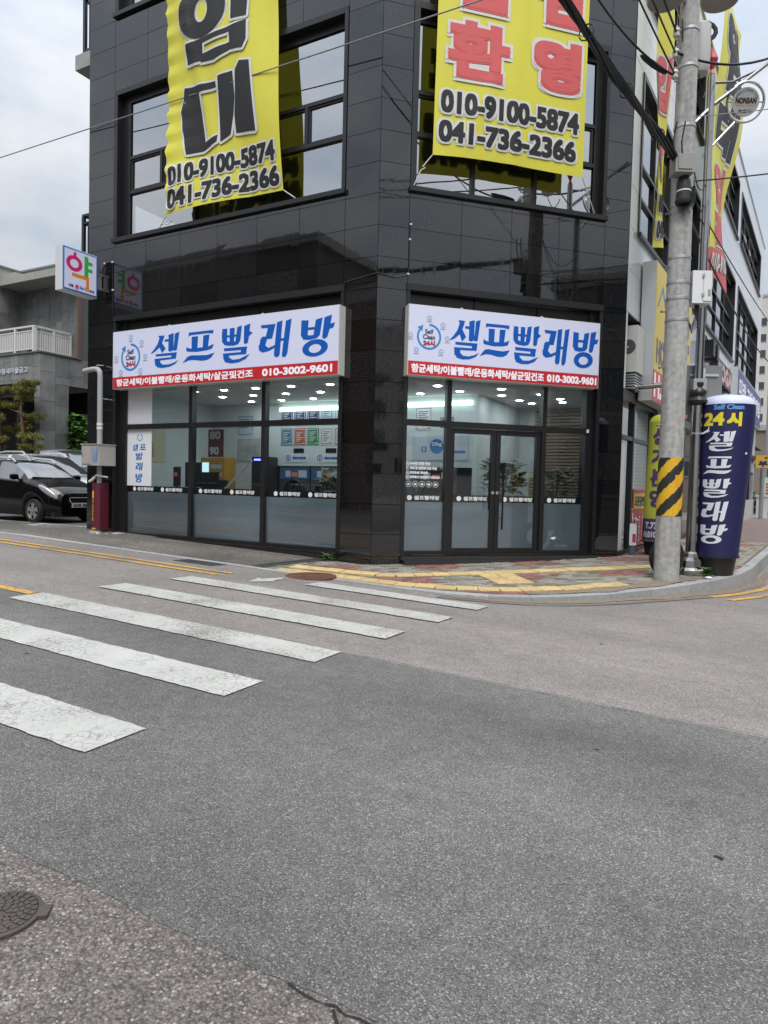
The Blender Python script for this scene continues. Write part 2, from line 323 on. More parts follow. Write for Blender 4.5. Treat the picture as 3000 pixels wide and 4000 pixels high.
def ltr(mb, t, mapf, u0, u1, v0, v1, d, bold=0.0, nb=8, step=.0003):
    """letters of t filling the rectangle u0..u1, v0..v1 on mapf(u, v, d)"""
    vs, fs = TM[t]; b = bold
    offs = [(0,0)] + ([(b*x_, b*y_) for x_, y_ in ((1,1),(-1,1),(-1,-1),(1,-1),(1,0),(0,1),(-1,0),(0,-1))] if b else [])
    if b and nb > 10: offs += [(b*x_, b*y_) for x_, y_ in ((1,.5),(-1,.5),(1,-.5),(-1,-.5),(.5,1),(.5,-1),(-.5,1),(-.5,-1))]
    if b: offs += [(b*.5*x_, b*.5*y_) for x_, y_ in ((1,1),(-1,1),(-1,-1),(1,-1))]
    for i, (dx, dy) in enumerate(offs):
        mb.add([mapf(u0+b+(u1-u0-2*b)*x+dx, v0+b+(v1-v0-2*b)*y+dy, d+i*step) for x, y in vs], fs)
    return mb
GLYPH = {
 'sel': [
  [(265,949),(482,941),(442,817),(401,729),(530,553),(400,432),(315,605),(181,508),(41,444),(0,457),(118,564),(234,699),(305,870)],
  [(618,939),(806,983),(800,526),(777,479),(703,452),(620,477),(625,751),(485,759),(499,821),(631,818)],
  [(840,955),(1000,1000),(924,510),(885,468),(806,471),(792,510),(831,766)],
  [(172,417),(920,421),(906,344),(191,349)],
  [(738,418),(920,421),(890,245),(724,247)],
  [(140,285),(892,294),(886,239),(151,222)],
  [(141,276),(341,277),(355,126),(164,90)],
  [(154,144),(353,156),(442,95),(627,88),(832,132),(983,202),(867,88),(671,21),(425,0),(240,34)],
 ],
 'peu': [
  [(188,1000),(962,1000),(945,882),(788,909),(260,906),(185,866)],
  [(282,849),(484,852),(470,448),(284,440)],
  [(647,852),(839,865),(796,452),(632,446)],
  [(119,530),(193,480),(295,455),(803,476),(977,547),(921,395),(766,353),(441,333),(157,369),(115,403)],
  [(0,0),(162,203),(282,238),(526,213),(772,203),(1000,255),(898,100),(777,38),(614,25),(369,74),(207,76)],
 ],
 'ppal': [
  [(17,936),(180,929),(177,599),(280,568),(284,481),(107,507),(16,576),(0,736)],
  [(263,932),(426,934),(408,558),(394,476),(261,486)],
  [(505,939),(655,972),(611,584),(548,498),(438,476)],
  [(139,752),(567,750),(566,693),(138,696)],
  [(59,585),(192,563),(346,557),(610,596),(548,492),(395,463),(196,476),(76,511)],
  [(727,948),(925,1000),(899,804),(1000,751),(887,677),(855,506),(776,475),(721,503)],
  [(76,415),(833,410),(819,327),(92,338)],
  [(641,407),(833,410),(806,226),(627,228)],
  [(51,280),(808,276),(806,213),(54,211)],
  [(52,267),(236,266),(255,136),(81,104)],
  [(57,156),(254,167),(368,93),(589,100),(923,211),(790,84),(571,14),(328,0),(128,44)],
 ],
 'rae': [
  [(58,913),(519,909),(491,817),(81,825)],
  [(300,900),(519,909),(420,535),(206,534)],
  [(105,600),(436,596),(411,524),(77,519)],
  [(61,564),(279,565),(193,313),(4,284)],
  [(0,374),(186,373),(306,280),(625,381),(517,277),(334,198),(126,169),(16,235)],
  [(560,945),(727,981),(658,74),(605,14),(520,19),(480,80)],
  [(666,504),(835,505),(829,441),(659,440)],
  [(832,961),(1000,1000),(889,88),(827,0),(747,5),(724,71)],
 ],
 'bang': [
  [(10,937),(227,922),(208,558),(279,511),(103,454),(2,545)],
  [(441,917),(639,953),(565,522),(457,450),(360,444)],
  [(184,741),(528,741),(522,672),(178,676)],
  [(0,577),(219,539),(544,546),(490,459),(273,426),(79,447)],
  [(692,950),(910,1000),(868,782),(1000,800),(957,683),(846,650),(788,464),(702,413),(636,461)],
  [(810,236),(795,169),(744,106),(663,53),(558,17),(442,0),(325,4),(218,29),(132,71),(76,128),(54,192),(69,259),(119,322),(200,374),(303,411),(419,428),(536,425),(644,401),(730,358),(788,302)],
  [(616,212),(608,177),(584,145),(544,118),(494,100),(437,91),(380,93),(328,106),(286,128),(258,157),(247,191),(254,225),(279,257),(318,284),(369,303),(425,312),(482,309),(535,297),(577,275),(605,246)],
 ],
}

RING = [[(i[0],i[1]) for i in GLYPH['bang'][-2]], [(i[0],i[1]) for i in GLYPH['bang'][-1]]]
def brush(mb, g, mapf, u0, u1, v0, v1, d, step=.0003):
    """one brush-lettered syllable"""
    polys = GLYPH[g]; f = lambda p, dd: mapf(u0+(u1-u0)*p[0]/1000, v0+(v1-v0)*p[1]/1000, dd)
    n = len(polys) - (2 if g == 'bang' else 0)
    for i in range(n): mb.face([f(p, d+i*step) for p in polys[i]])
    if g == 'bang':
        o, q = RING; k = len(o); dd = d+n*step
        mb.add([f(p, dd) for p in o] + [f(p, dd) for p in q], [(i, (i+1)%k, k+(i+1)%k, k+i) for i in range(k)])
    return mb
def cut_map(mb, cell, mapf):
    """flat lettering cut along a grid, then wrapped onto mapf"""
    bm = bmesh.new(); vs = [bm.verts.new(p) for p in mb.v]
    for f_ in mb.f:
        try: bm.faces.new([vs[i] for i in f_])
        except ValueError: pass
    bmesh.ops.triangulate(bm, faces=bm.faces[:])
    for ax in (0, 1):
        lo = min(p[ax] for p in mb.v); hi = max(p[ax] for p in mb.v); k = math.floor(lo/cell[ax])
        while k*cell[ax] < hi:
            no = [0,0,0]; no[ax] = 1; co = [0,0,0]; co[ax] = k*cell[ax]
            bmesh.ops.bisect_plane(bm, geom=bm.verts[:]+bm.edges[:]+bm.faces[:], plane_co=co, plane_no=no); k += 1
    bm.verts.index_update(); out = MB(); out.add([mapf(*v.co) for v in bm.verts], [tuple(v.index for v in f_.verts) for f_ in bm.faces]); bm.free(); return out
FLAT = lambda u, v, d: (u, v, d)
BR5 = ['sel','peu','ppal','rae','bang']
def ringm(mb, mapf, cu, cv, r0, r1, d, a0=0, a1=360, n=28, sv=1.0):
    P = []
    for i in range(n+1):
        a = R(a0+(a1-a0)*i/n)
        P += [mapf(cu+r0*math.cos(a), cv+r0*sv*math.sin(a), d), mapf(cu+r1*math.cos(a), cv+r1*sv*math.sin(a), d)]
    return mb.add(P, [(2*i,2*i+2,2*i+3,2*i+1) for i in range(n)])
def discm(mb, mapf, cu, cv, r, d, n=20, sv=1.0):
    return mb.face([mapf(cu+r*math.cos(2*math.pi*i/n), cv+r*sv*math.sin(2*math.pi*i/n), d) for i in range(n)])
def rectm(mb, mapf, u0, u1, v0, v1, d): return mb.face([mapf(u0,v0,d), mapf(u1,v0,d), mapf(u1,v1,d), mapf(u0,v1,d)])
# ================================================================== GROUND
def clamp(a, lo, hi): return max(lo, min(hi, a))
def sstep(t): t = clamp(t, 0, 1); return t*t*(3-2*t)
def zr(x, y):
    xx = clamp(x, -7.5, 7); t = max(0.0, min(y, -1.45)+5.5)
    return .05 - .03*xx - .006*t*t + .05*sstep((x-2)/3)*sstep((y+3)/3)
def sw(x, y):
    xx = clamp(x, -7.2, 9); yy = min(y, 3.4); w = clamp(xx/3, 0, 1); b = .03*(1-w)+.045*w
    return (-.0326*xx if xx < 0 else -.0126*xx) + b*yy
def frange(a, b, st):
    n = max(1, int(round((b-a)/st))); return [a+(b-a)*i/n for i in range(n+1)]
def sheet(mb, x0, x1, y0, y1, dz, fn=zr, sx=.5, sy=.35):
    X = frange(x0, x1, sx); Y = frange(y0, y1, sy); n = len(X)
    return mb.add([(x, y, fn(x, y)+dz) for y in Y for x in X], [(j*n+i, j*n+i+1, (j+1)*n+i+1, (j+1)*n+i) for j in range(len(Y)-1) for i in range(n-1)])
def ribbon(mb, pts, w, dz, fn=zr, jit=0.0, st=.25):
    P = []
    for a, b in zip(pts[:-1], pts[1:]):
        a = Vector(a); b = Vector(b); n = max(1, int((b-a).length/st))
        P += [a+(b-a)*i/n for i in range(n)]
    P.append(Vector(pts[-1])); vs = []
    for i, p in enumerate(P):
        t = (P[min(i+1, len(P)-1)]-P[max(i-1, 0)]).normalized(); nn = Vector((-t.y, t.x))
        ww = w(i/len(P)) if callable(w) else w
        for s in (.5, -.5):
            q = p + nn*(ww*s + random.uniform(-jit, jit)); vs.append((q.x, q.y, fn(q.x, q.y)+dz))
    return mb.add(vs, [(2*i, 2*i+1, 2*i+3, 2*i+2) for i in range(len(P)-1)])

# the one big sheet, finer near the crossing
mb = MB()
def graded(lo, hi, a, b, st):
    L = frange(a, b, st); k = b; d = st
    while k < hi: d *= 1.5; k += d; L.append(min(k, hi))
    k = a; d = st; l2 = []
    while k > lo: d *= 1.5; k -= d; l2.append(max(k, lo))
    return l2[::-1] + L
X = graded(-400, 400, -16, 14, .5); Y = graded(-400, 400, -12, 12, .35); n = len(X)
mb.add([(x, y, zr(x, y)) for y in Y for x in X], [(j*n+i, j*n+i+1, (j+1)*n+i+1, (j+1)*n+i) for j in range(len(Y)-1) for i in range(n-1)])
road = tag(mb.build('road', asph_old), kind='structure')

# darker resurfaced strip, its seams a little ragged
mb = MB(); Xs = frange(-60, 60, .2); vs = []
rs = random.Random(3)
for x in Xs:
    e0 = -8.36 + .02*math.sin(x*1.7) + rs.uniform(-.012, .012) + .02*math.sin(x*.6+1); e1 = -5.22 + .015*math.sin(x*.9) + rs.uniform(-.006, .006)
    for k in range(8):
        y = e0 + (e1-e0)*k/7; vs.append((x, y, zr(x, y)+.004))
mb.add(vs, [(i*8+k, (i+1)*8+k, (i+1)*8+k+1, i*8+k+1) for i in range(len(Xs)-1) for k in range(7)])
mb.build('resurfaced_strip', asph_new, road)
asph_near = asphalt_mat('coarse_old_asphalt', (.095,.083,.077), (.195,.172,.160), (.42,.395,.37), 120, .18, .55)
mb = MB(); sheet(mb, -30, 30, -20, -8.30, .002, zr, .5, .35); mb.build('coarse_old_paving', asph_near, road)
crack = M('crack_dark', (.02,.019,.018), .95)
mb = MB(); P = [(x, -5.222 + .015*math.sin(x*.9) + rs.uniform(-.012, .012)) for x in frange(-8, 9, .16)]
ribbon(mb, P, .006, .012, jit=.003); mb.build('road_crack', crack, road)
mb = MB(); P = [(x, -8.37 + .02*math.sin(x*1.7)+.02*math.sin(x*.6+1) + rs.uniform(-.012, .012)) for x in frange(4.5, 6.4, .04)]
ribbon(mb, P, lambda t: .001+.006*abs(math.sin(t*5+1.2))**3, .007, jit=.003, st=.05); mb.build('road_crack', crack, road)
mb = MB(); P = [(4.66+.05*math.sin(i*1.3)+i*.012, -8.37-.06*i) for i in range(9)]
ribbon(mb, P, .010, .007, jit=.003, st=.05); mb.build('road_crack', crack, road)
for (x, y, r) in [(4.9,-6.05,.016),(5.55,-6.9,.022),(.9,-6.75,.018),(4.4,-3.3,.02)]:
    mb = MB(); mb.face([(x+r*(1+.35*rs.uniform(-1,1))*math.cos(a*.7), y+.7*r*(1+.35*rs.uniform(-1,1))*math.sin(a*.7), zr(x, y)+.0065) for a in range(9)])
    mb.build('tar_spot', crack, road)

# crosswalk
SX0, SX1 = -1.06, 2.73
for i, (yc, x0, x1, mt) in enumerate([(-7.47,-1.1,2.72,white_paint),(-6.42,-1.1,2.70,white_paint),(-5.42,-1.10,2.70,white_worn),(-4.38,-1.04,2.76,white_paint),(-3.33,-.99,2.83,white_worn),(-2.27,.39,2.84,white_paint)]):
    mb = MB(); 
    Xs = frange(x0, x1, .06); n_ = len(Xs); vs = []
    for q, x in enumerate(Xs):
        e = [rs.uniform(-.006,.006)+.004*math.sin(x*3+yc), rs.uniform(-.006,.006)]; xx = x+(rs.uniform(-.012,.012) if q in (0, n_-1) else 0)
        for k in range(5): y = yc-.2+e[0]+(.4-e[0]+e[1])*k/4; vs.append((xx, y, zr(xx, y)+.012))
    mb.add(vs, [(i*5+k, (i+1)*5+k, (i+1)*5+k+1, i*5+k+1) for i in range(n_-1) for k in range(4)]); mb.build('crosswalk_stripe', mt, road)
for yc, x1 in ((-2.42,-.9),(-2.70,-.94)):
    mb = MB(); sheet(mb, -40, x1, yc-.05, yc+.05, .009, zr, .5, .05); mb.build('yellow_line', yellow_paint, road)
mb = MB(); sheet(mb, -40, -1.14, -5.38, -5.25, .011, zr, .5, .05); mb.build('yellow_line', yellow_paint, road)
mb = MB(); mb.face([(x, y, zr(x, y)+.009) for x, y in [(-.21,-2.88),(-.02,-2.55),(-.12,-2.47),(-.10,-2.27),(-.22,-2.14),(-.30,-2.50),(-.39,-2.46)]]); mb.build('direction_arrow', white_paint, road)

# kerb line round the corner
KP = [(-30,-1.62),(-1.1,-1.62),(-.3,-1.63),(.5,-1.64),(1.3,-1.63),(2.0,-1.55),(2.6,-1.40),(3.1,-1.14),(3.55,-.78),(3.95,-.33),(4.4,.32),(4.85,1.06),(5.2,1.76),(5.47,2.5),(5.64,3.3)]
TC = R(4.7); CD = Vector((math.sin(TC), math.cos(TC), 0)); CN = Vector((math.cos(TC), -math.sin(TC), 0))
KP += [(5.64+CD.x*t, 3.3+CD.y*t) for t in (2,4,8,14,24,29)]
def kerb_in(off):
    out = []
    for i, p in enumerate(KP):
        a = Vector(KP[max(i-1, 0)]); b = Vector(KP[min(i+1, len(KP)-1)]); t = (b-a).normalized(); nn = Vector((-t.y, t.x)); q = Vector(p)+nn*off; out.append((q.x, q.y))
    return out
KIN = kerb_in(.16)
def path_pts(P, st):
    out = []; carry = 0
    L = [0]
    for a, b in zip(P[:-1], P[1:]): L.append(L[-1]+(Vector(b)-Vector(a)).length)
    d = 0
    while d <= L[-1]:
        i = max(j for j in range(len(L)) if L[j] <= d+1e-9); i = min(i, len(P)-2)
        t = (d-L[i])/(L[i+1]-L[i]); out.append(tuple(Vector(P[i]).lerp(Vector(P[i+1]), t))); d += st
    return out
kerb_stone = M('kerb_granite', (.33,.335,.34), .7, 0, .18, 14, .25, 120, rnd=.12)
kerb = tag(thing('kerb', None, None), kind='structure')
def ktop(x, y):
    s = sw(x, y); r_ = zr(x, y)
    if x < 3.6: return max(s, r_+.012)+.004
    return max(s, r_+.02+.06*clamp((y+.5)/1.0, 0, 2))
for seg in range(1, len(KP)-1):
    a, b = Vector(KP[seg]), Vector(KP[seg+1]); ai, bi = Vector(KIN[seg]), Vector(KIN[seg+1])
    n = max(1, int(round((b-a).length/1.0)))
    for k in range(n):
        t0 = k/n + .004; t1 = (k+1)/n - .004
        q = [a.lerp(b, t0), a.lerp(b, t1), ai.lerp(bi, t1), ai.lerp(bi, t0)]
        mb = MB(); mb.add([(p.x, p.y, min(zr(p.x, p.y), sw(p.x, p.y))-.12) for p in q] + [(p.x, p.y, ktop(p.x, p.y)) for p in q], [(0,3,2,1),(4,5,6,7),(0,1,5,4),(1,2,6,5),(2,3,7,6),(3,0,4,7)])
        mb.build('kerb_stone', kerb_stone, kerb)
n = 29
for k in range(n):
    x0 = -30+(28.9)*k/n; x1 = -30+28.9*(k+1)/n-.006
    if x1 < -14: continue
    mb = MB(); P = [(x0,-1.62),(x1,-1.62),(x1,-1.46),(x0,-1.46)]
    mb.add([(x, y, zr(x, y)-.12) for x, y in P]+[(x, y, ktop(x, y)) for x, y in P], [(0,3,2,1),(4,5,6,7),(0,1,5,4),(1,2,6,5),(2,3,7,6),(3,0,4,7)])
    mb.build('kerb_stone', kerb_stone, kerb)

# yellow no-stopping lines beside the side street kerb
for off in (-.34, -.60):
    mb = MB(); P = kerb_in(off)[11:]; ribbon(mb, P, .10, .009); mb.build('yellow_line', yellow_paint, road)
faded = paint_mat('faded_yellow_paint', (.5,.33,.12), (.155,.145,.14), 12, .97, .18)
mb = MB(); P = kerb_in(-.32)[5:12]; ribbon(mb, P, .10, .008); mb.build('yellow_line', faded, road)
# sand washed against the kerb
def sand_mat():
    m = bpy.data.materials.new('gutter_sand'); m.use_nodes = True
    n_ = m.node_tree.nodes; l = m.node_tree.links; b = n_['Principled BSDF']; b.inputs['Roughness'].default_value = .95
    tcn = n_.new('ShaderNodeTexCoord'); t = n_.new('ShaderNodeTexNoise'); t.inputs['Scale'].default_value = 14; t.inputs['Detail'].default_value = 8; t.inputs['Roughness'].default_value = .7; l.new(tcn.outputs['Object'], t.inputs['Vector'])
    r = n_.new('ShaderNodeValToRGB'); r.color_ramp.elements[0].position = .3; r.color_ramp.elements[0].color = (.15,.125,.10,1); r.color_ramp.elements[1].position = .7; r.color_ramp.elements[1].color = (.27,.215,.15,1)
    l.new(t.outputs[0], r.inputs[0]); l.new(r.outputs[0], b.inputs['Base Color'])
    t2 = n_.new('ShaderNodeTexNoise'); t2.inputs['Scale'].default_value = 40; t2.inputs['Detail'].default_value = 6; l.new(tcn.outputs['Object'], t2.inputs['Vector'])
    bp = n_.new('ShaderNodeBump'); bp.inputs['Strength'].default_value = .6; bp.inputs['Distance'].default_value = .01; l.new(t2.outputs[0], bp.inputs['Height']); l.new(bp.outputs[0], b.inputs['Normal'])
    return m
sand = sand_mat()
mb = MB(); ribbon(mb, kerb_in(-.10)[5:16], lambda t: .10+.20*math.sin(math.pi*min(1, t*1.15))**.7*(.7+.3*math.sin(t*37)), .006, jit=.03, st=.07); tag(mb.build('gutter_sand', sand, road), kind='stuff')
mb = MB(); ribbon(mb, kerb_in(.26)[7:13], lambda t: .12+.24*math.sin(math.pi*t)*(.6+.4*math.sin(t*23)), .008, fn=sw, jit=.02, st=.05); tag(mb.build('drifted_sand', sand, kerb), kind='stuff')

# asphalt pavement along the left shopfront and the lot beyond it
mb = MB(); Xs = frange(-30, -.95, .5); vs = []
for x in Xs:
    for k in range(8):
        y = -1.46+1.62*k/7; vs.append((min(x, -1.42+.33*k/7) if x > -1.5 else x, y, sw(x, y)+.002))
mb.add(vs, [(i*8+k, (i+1)*8+k, (i+1)*8+k+1, i*8+k+1) for i in range(len(Xs)-1) for k in range(7)])
tag(mb.build('pavement', asph_walk), kind='structure')
mb = MB(); mb.face([(x, y, .238) for x, y in [(-45,.1),(-7.0,.1),(-7.0,30),(-45,30)]]); lot = tag(mb.build('parking_lot', lot_mat), kind='structure')
lotpaint = paint_mat('lot_white_paint', (.62,.62,.6), (.12,.118,.115), 9, .8, .5)
for y in (.32, 2.75, 5.2):
    mb = MB(); mb.face([(-13.5,y-.06,.242),(-7.4,y-.06,.242),(-7.4,y+.06,.242),(-13.5,y+.06,.242)]); mb.build('bay_line', lotpaint, lot)
slab = M('concrete_slab', (.36,.35,.33), .85, 0, .2, 6, .2, 50)
mb = MB(); mb.add([(-9.0,-.16,.236),(-5.9,-.24,.19),(-5.9,-.02,.20),(-9.0,.25,.246)], [(0,1,2,3)]); mb.build('concrete_apron', slab, lot)

# block pavement on the corner
PSI = R(45); BU = Vector((math.cos(PSI), math.sin(PSI))); BV = Vector((-BU.y, BU.x))
P0 = Vector((3.40, 3.40, 0))
REG = [(-1.30,-1.45)] + KIN[2:15] + [(KIN[14][0]+CD.x*7, KIN[14][1]+CD.y*7), (P0.x+CD.x*7, P0.y+CD.y*7), (3.40,3.40), (0,0), (-.95,0)]
def inside(p, poly):
    c = False; j = len(poly)-1
    for i in range(len(poly)):
        xi, yi = poly[i]; xj, yj = poly[j]
        if (yi > p[1]) != (yj > p[1]) and p[0] < (xj-xi)*(p[1]-yi)/(yj-yi)+xi: c = not c
        j = i
    return c
joint_sand = M('joint_sand', (.13,.115,.09), .95, 0, .3, 30)
bm = bmesh.new(); f = bm.faces.new([bm.verts.new((x, y, 0)) for x, y in REG]); bmesh.ops.triangulate(bm, faces=[f]); bmesh.ops.subdivide_edges(bm, edges=bm.edges[:], cuts=3, use_grid_fill=True)
for v in bm.verts: v.co.z = sw(v.co.x, v.co.y)-.012
me = bpy.data.meshes.new('block_pavement'); bm.to_mesh(me); bm.free(); me.materials.append(joint_sand)
pave = bpy.data.objects.new('block_pavement', me); COL.objects.link(pave); tag(pave, kind='structure')
# beyond: the same pavement too far off to tell the blocks apart
def brick_mat():
    m = bpy.data.materials.new('far_pavers'); m.use_nodes = True; n_ = m.node_tree.nodes; l = m.node_tree.links; b = n_['Principled BSDF']; b.inputs['Roughness'].default_value = .85
    tcn = n_.new('ShaderNodeTexCoord'); mp_ = n_.new('ShaderNodeMapping'); mp_.inputs['Rotation'].default_value = (0,0,R(4.7)); l.new(tcn.outputs['Object'], mp_.inputs[0])
    br = n_.new('ShaderNodeTexBrick'); br.inputs['Scale'].default_value = 1; br.inputs['Brick Width'].default_value = .24; br.inputs['Row Height'].default_value = .12; br.inputs['Mortar Size'].default_value = .006
    br.inputs['Color1'].default_value = (.20,.12,.11,1); br.inputs['Color2'].default_value = (.22,.19,.17,1); br.inputs['Mortar'].default_value = (.1,.09,.075,1); l.new(mp_.outputs[0], br.inputs['Vector']); l.new(br.outputs[0], b.inputs['Base Color']); return m
mb = MB(); q0 = Vector((P0.x, P0.y))+CD.xy*7; q1 = Vector(KIN[14])+CD.xy*7
mb.add([(q0.x,q0.y,sw(q0.x,q0.y)),(q1.x,q1.y,sw(q1.x,q1.y)),(q1.x+CD.x*22,q1.y+CD.y*22,sw(q1.x,q1.y)),(q0.x+CD.x*22,q0.y+CD.y*22,sw(q0.x,q0.y))], [(0,1,2,3)])
far_pave = tag(mb.build('pavement', brick_mat()), kind='structure')

def surf_matrix(x, y, ang, dz, fn=sw):
    e = .05; nx = -(fn(x+e, y)-fn(x-e, y))/(2*e); ny = -(fn(x, y+e)-fn(x, y-e))/(2*e)
    zv = Vector((nx, ny, 1)).normalized(); xv = Vector((math.cos(ang), math.sin(ang), 0)); xv = (xv-zv*xv.dot(zv)).normalized(); yv = zv.cross(xv)
    m = Matrix((xv, yv, zv)).transposed().to_4x4(); m.translation = Vector((x, y, fn(x, y)+dz)); return m

# tactile tiles along the guide lines
tac = M('tactile_yellow', (.52,.385,.18), .7, 0, .28, 12, .2, 80, rnd=.12)
tac_s = .29
def tile_mesh(kind):
    mb = MB(); h = tac_s/2-.003; mb.box(-h, h, -h, h, -.05, 0)
    if kind == 'bar':
        for i in range(4):
            y = -h+.036+i*.071; mb.add([(-h+.01,y-.016,0),(h-.01,y-.016,0),(h-.01,y+.016,0),(-h+.01,y+.016,0),(-h+.016,y-.009,.006),(h-.016,y-.009,.006),(h-.016,y+.009,.006),(-h+.016,y+.009,.006)], [(4,5,6,7),(0,1,5,4),(1,2,6,5),(2,3,7,6),(3,0,4,7)])
    else:
        for i in range(5):
            for j in range(5):
                x = -h+.029+i*.0565; y = -h+.029+j*.0565
                mb.add([(x-.018,y-.018,0),(x+.018,y-.018,0),(x+.018,y+.018,0),(x-.018,y+.018,0),(x-.009,y-.009,.007),(x+.009,y-.009,.007),(x+.009,y+.009,.007),(x-.009,y+.009,.007)], [(4,5,6,7),(0,1,5,4),(1,2,6,5),(2,3,7,6),(3,0,4,7)])
    me = bpy.data.meshes.new('tactile_tile'); me.from_pydata(mb.v, [], mb.f); me.materials.append(tac); return me
TB, TD = tile_mesh('bar'), tile_mesh('dome')
tiles = []
def lay(path, me, st=tac_s+.004, rows=1):
    P = path_pts(path, st)
    for i, p in enumerate(P):
        q = P[min(i+1, len(P)-1)]; o_ = P[max(i-1, 0)]; a = math.atan2(q[1]-o_[1], q[0]-o_[0])
        for r_ in range(rows):
            x = p[0]-math.sin(a)*r_*st; y = p[1]+math.cos(a)*r_*st
            if any((x-t[0])**2+(y-t[1])**2 < (.72*tac_s)**2 for t in tiles): continue
            o = bpy.data.objects.new('tactile_tile', me); COL.objects.link(o); o.parent = pave; o.matrix_world = surf_matrix(x, y, a, .004+random.uniform(-.003, .003))
            tiles.append((x, y, a))
GUIDE = [(-.75,-.95),(.75,-.75),(1.85,.27),(4.15,2.55),(4.55,3.5),(4.62,5.2),(5.12,11.0)]
lay(GUIDE, TB)
lay([(2.02,.16),(2.55,-.42)], TB, rows=2)
lay([(-.75,-1.38),(.05,-1.27),(.7,-1.28),(1.3,-1.26),(1.95,-1.12),(2.65,-.78),(3.3,-.25),(3.75,.3),(4.1,.68)], TD)
# interlocking blocks
def paver_mesh(mat):
    L, Wd = .224/2, .112/2; z = [0,.014,0,-.014,0]; us = [-L, -.45*L, 0, .45*L, L]
    top = [(u, -Wd+z[i]) for i, u in enumerate(us)] + [(u, Wd+z[i]) for i, u in reversed(list(enumerate(us)))]
    g = .004; mb = MB(); n_ = len(top)
    inn = [(u*(1-.03), v*(1-.06)) for u, v in top]
    mb.add([(u*.99, v*.98, -.03) for u, v in top]+[(u*.985, v*.965, -.004) for u, v in top]+[(u*.95, v*.90, 0) for u, v in inn],
        [(i, (i+1)%n_, n_+(i+1)%n_, n_+i) for i in range(n_)] + [(n_+i, n_+(i+1)%n_, 2*n_+(i+1)%n_, 2*n_+i) for i in range(n_)] + [tuple(range(2*n_, 3*n_))])
    me = bpy.data.meshes.new('paving_block'); me.from_pydata(mb.v, [], mb.f); me.materials.append(mat); return me
PM = [M('paver_grey', (.235,.225,.19), .88, 0, .28, 18, .3, 90, rnd=.22), M('paver_olive', (.165,.15,.115), .9, 0, .3, 18, .3, 90, rnd=.22), M('paver_red', (.235,.105,.09), .88, 0, .25, 18, .3, 90, rnd=.2), M('paver_plum', (.15,.09,.085), .88, 0, .25, 18, .3, 90, rnd=.2)]
PME = [paver_mesh(m) for m in PM]
cand = []
rp = random.Random(11)
for lat in range(2):
    du = BU if lat == 0 else CD.xy; dv = Vector((-du.y, du.x)); org = Vector((0,0)) if lat == 0 else Vector((P0.x, P0.y)); ang = math.atan2(du.y, du.x)
    for j in range(-40, 60):
        for i in range(-40, 90):
            p = org + du*((i+.5*(j%2))*.228) + dv*(j*.116)
            if (p.y > 3.9) != (lat == 1): continue
            if not inside(p, REG): continue
            if any((abs((p.x-t[0])*math.cos(t[2])+(p.y-t[1])*math.sin(t[2])) < tac_s/2+.03 and abs(-(p.x-t[0])*math.sin(t[2])+(p.y-t[1])*math.cos(t[2])) < tac_s/2+.03) for t in tiles): continue
            a = (p-org).dot(du); b = (p-org).dot(dv); ci = int(math.floor(a/.92+.3)); cj = int(math.floor(b/.58))
            red = ((ci*2+cj) % 4 == 1)
            k = (2 if rp.random() < .72 else 3) if red else (0 if rp.random() < .62 else 1)
            if rp.random() < .06: k = rp.randrange(4)
            cand.append(((p-CAM_LOC.xy).length, p.x, p.y, ang, k))
cand.sort()
rest = {}
for i, (d, x, y, a, k) in enumerate(cand):
    m = surf_matrix(x, y, a+random.uniform(-.02, .02), random.uniform(-.004, .003))
    if i < 300:
        o = bpy.data.objects.new('paving_block', PME[k]); COL.objects.link(o); o.parent = pave; o.matrix_world = m
    else:
        mb = rest.setdefault(k, MB()); mb.add([m @ v.co for v in PME[k].vertices], [tuple(p.vertices) for p in PME[k].polygons])
for k, mb in rest.items(): tag(mb.build('paving_blocks', PM[k], pave), kind='stuff')

# iron covers and drains
iron = M('cast_iron', (.10,.085,.075), .6, .4, .35, 20, .2, 80)
rust = M('rusty_iron', (.16,.075,.045), .8, .3, .35, 14, .3, 60)
def manhole(x, y, r, mt, label, name='manhole_cover', dz=.006):
    z = zr(x, y)+dz; t = thing(name, label, 'manhole cover', (x, y, z))
    mb = MB(); mb.lathe([(r*1.14,-.02),(r*1.14,.004),(r*1.02,.006),(r*1.01,-.004)], (x,y,z), 36); mb.build('rim', mt, t, True)
    mb = MB(); mb.lathe([(r*.99,-.02),(r*.99,.002),(.01,.003)], (x,y,z), 36); mb.build('lid', mt, t, True)
    mb = MB()
    for k, rr in enumerate((.25,.42,.58,.74,.9)):
        nseg = 8+4*k
        for i in range(nseg):
            a0 = 360*i/nseg+k*11; a1 = a0+360/nseg*.72
            q = []
            for zz in (.002,.007):
                for rad in (rr*r-.010, rr*r+.010):
                    for a in (a0, (a0+a1)/2, a1): q.append((x+rad*math.cos(R(a)), y+rad*math.sin(R(a)), z+zz))
            mb.add(q, [(6,7,10,9),(7,8,11,10),(0,1,7,6),(1,2,8,7),(3,9,10,4),(4,10,11,5),(0,6,9,3),(2,5,11,8)])
    mb.build('raised_pattern', mt, t)
    return t
m1 = manhole(3.555,-8.615,.11, iron, 'small dark cast iron cover set in the old asphalt')
mb = MB(); a = R(38); zz = zr(3.55,-8.6)+.006
for s_ in (0,):
    c_, s2 = math.cos(a), math.sin(a); P = [(.115,-.03),(.150,-.03),(.150,.03),(.115,.03)]
    mb.add([(3.555+u*c_-v*s2, -8.615+u*s2+v*c_, zz-.01) for u,v in P]+[(3.555+u*c_-v*s2, -8.615+u*s2+v*c_, zz+.006) for u,v in P], [(4,5,6,7),(0,1,5,4),(1,2,6,5),(2,3,7,6),(3,0,4,7)])
mb.build('hinge_lug', iron, m1)
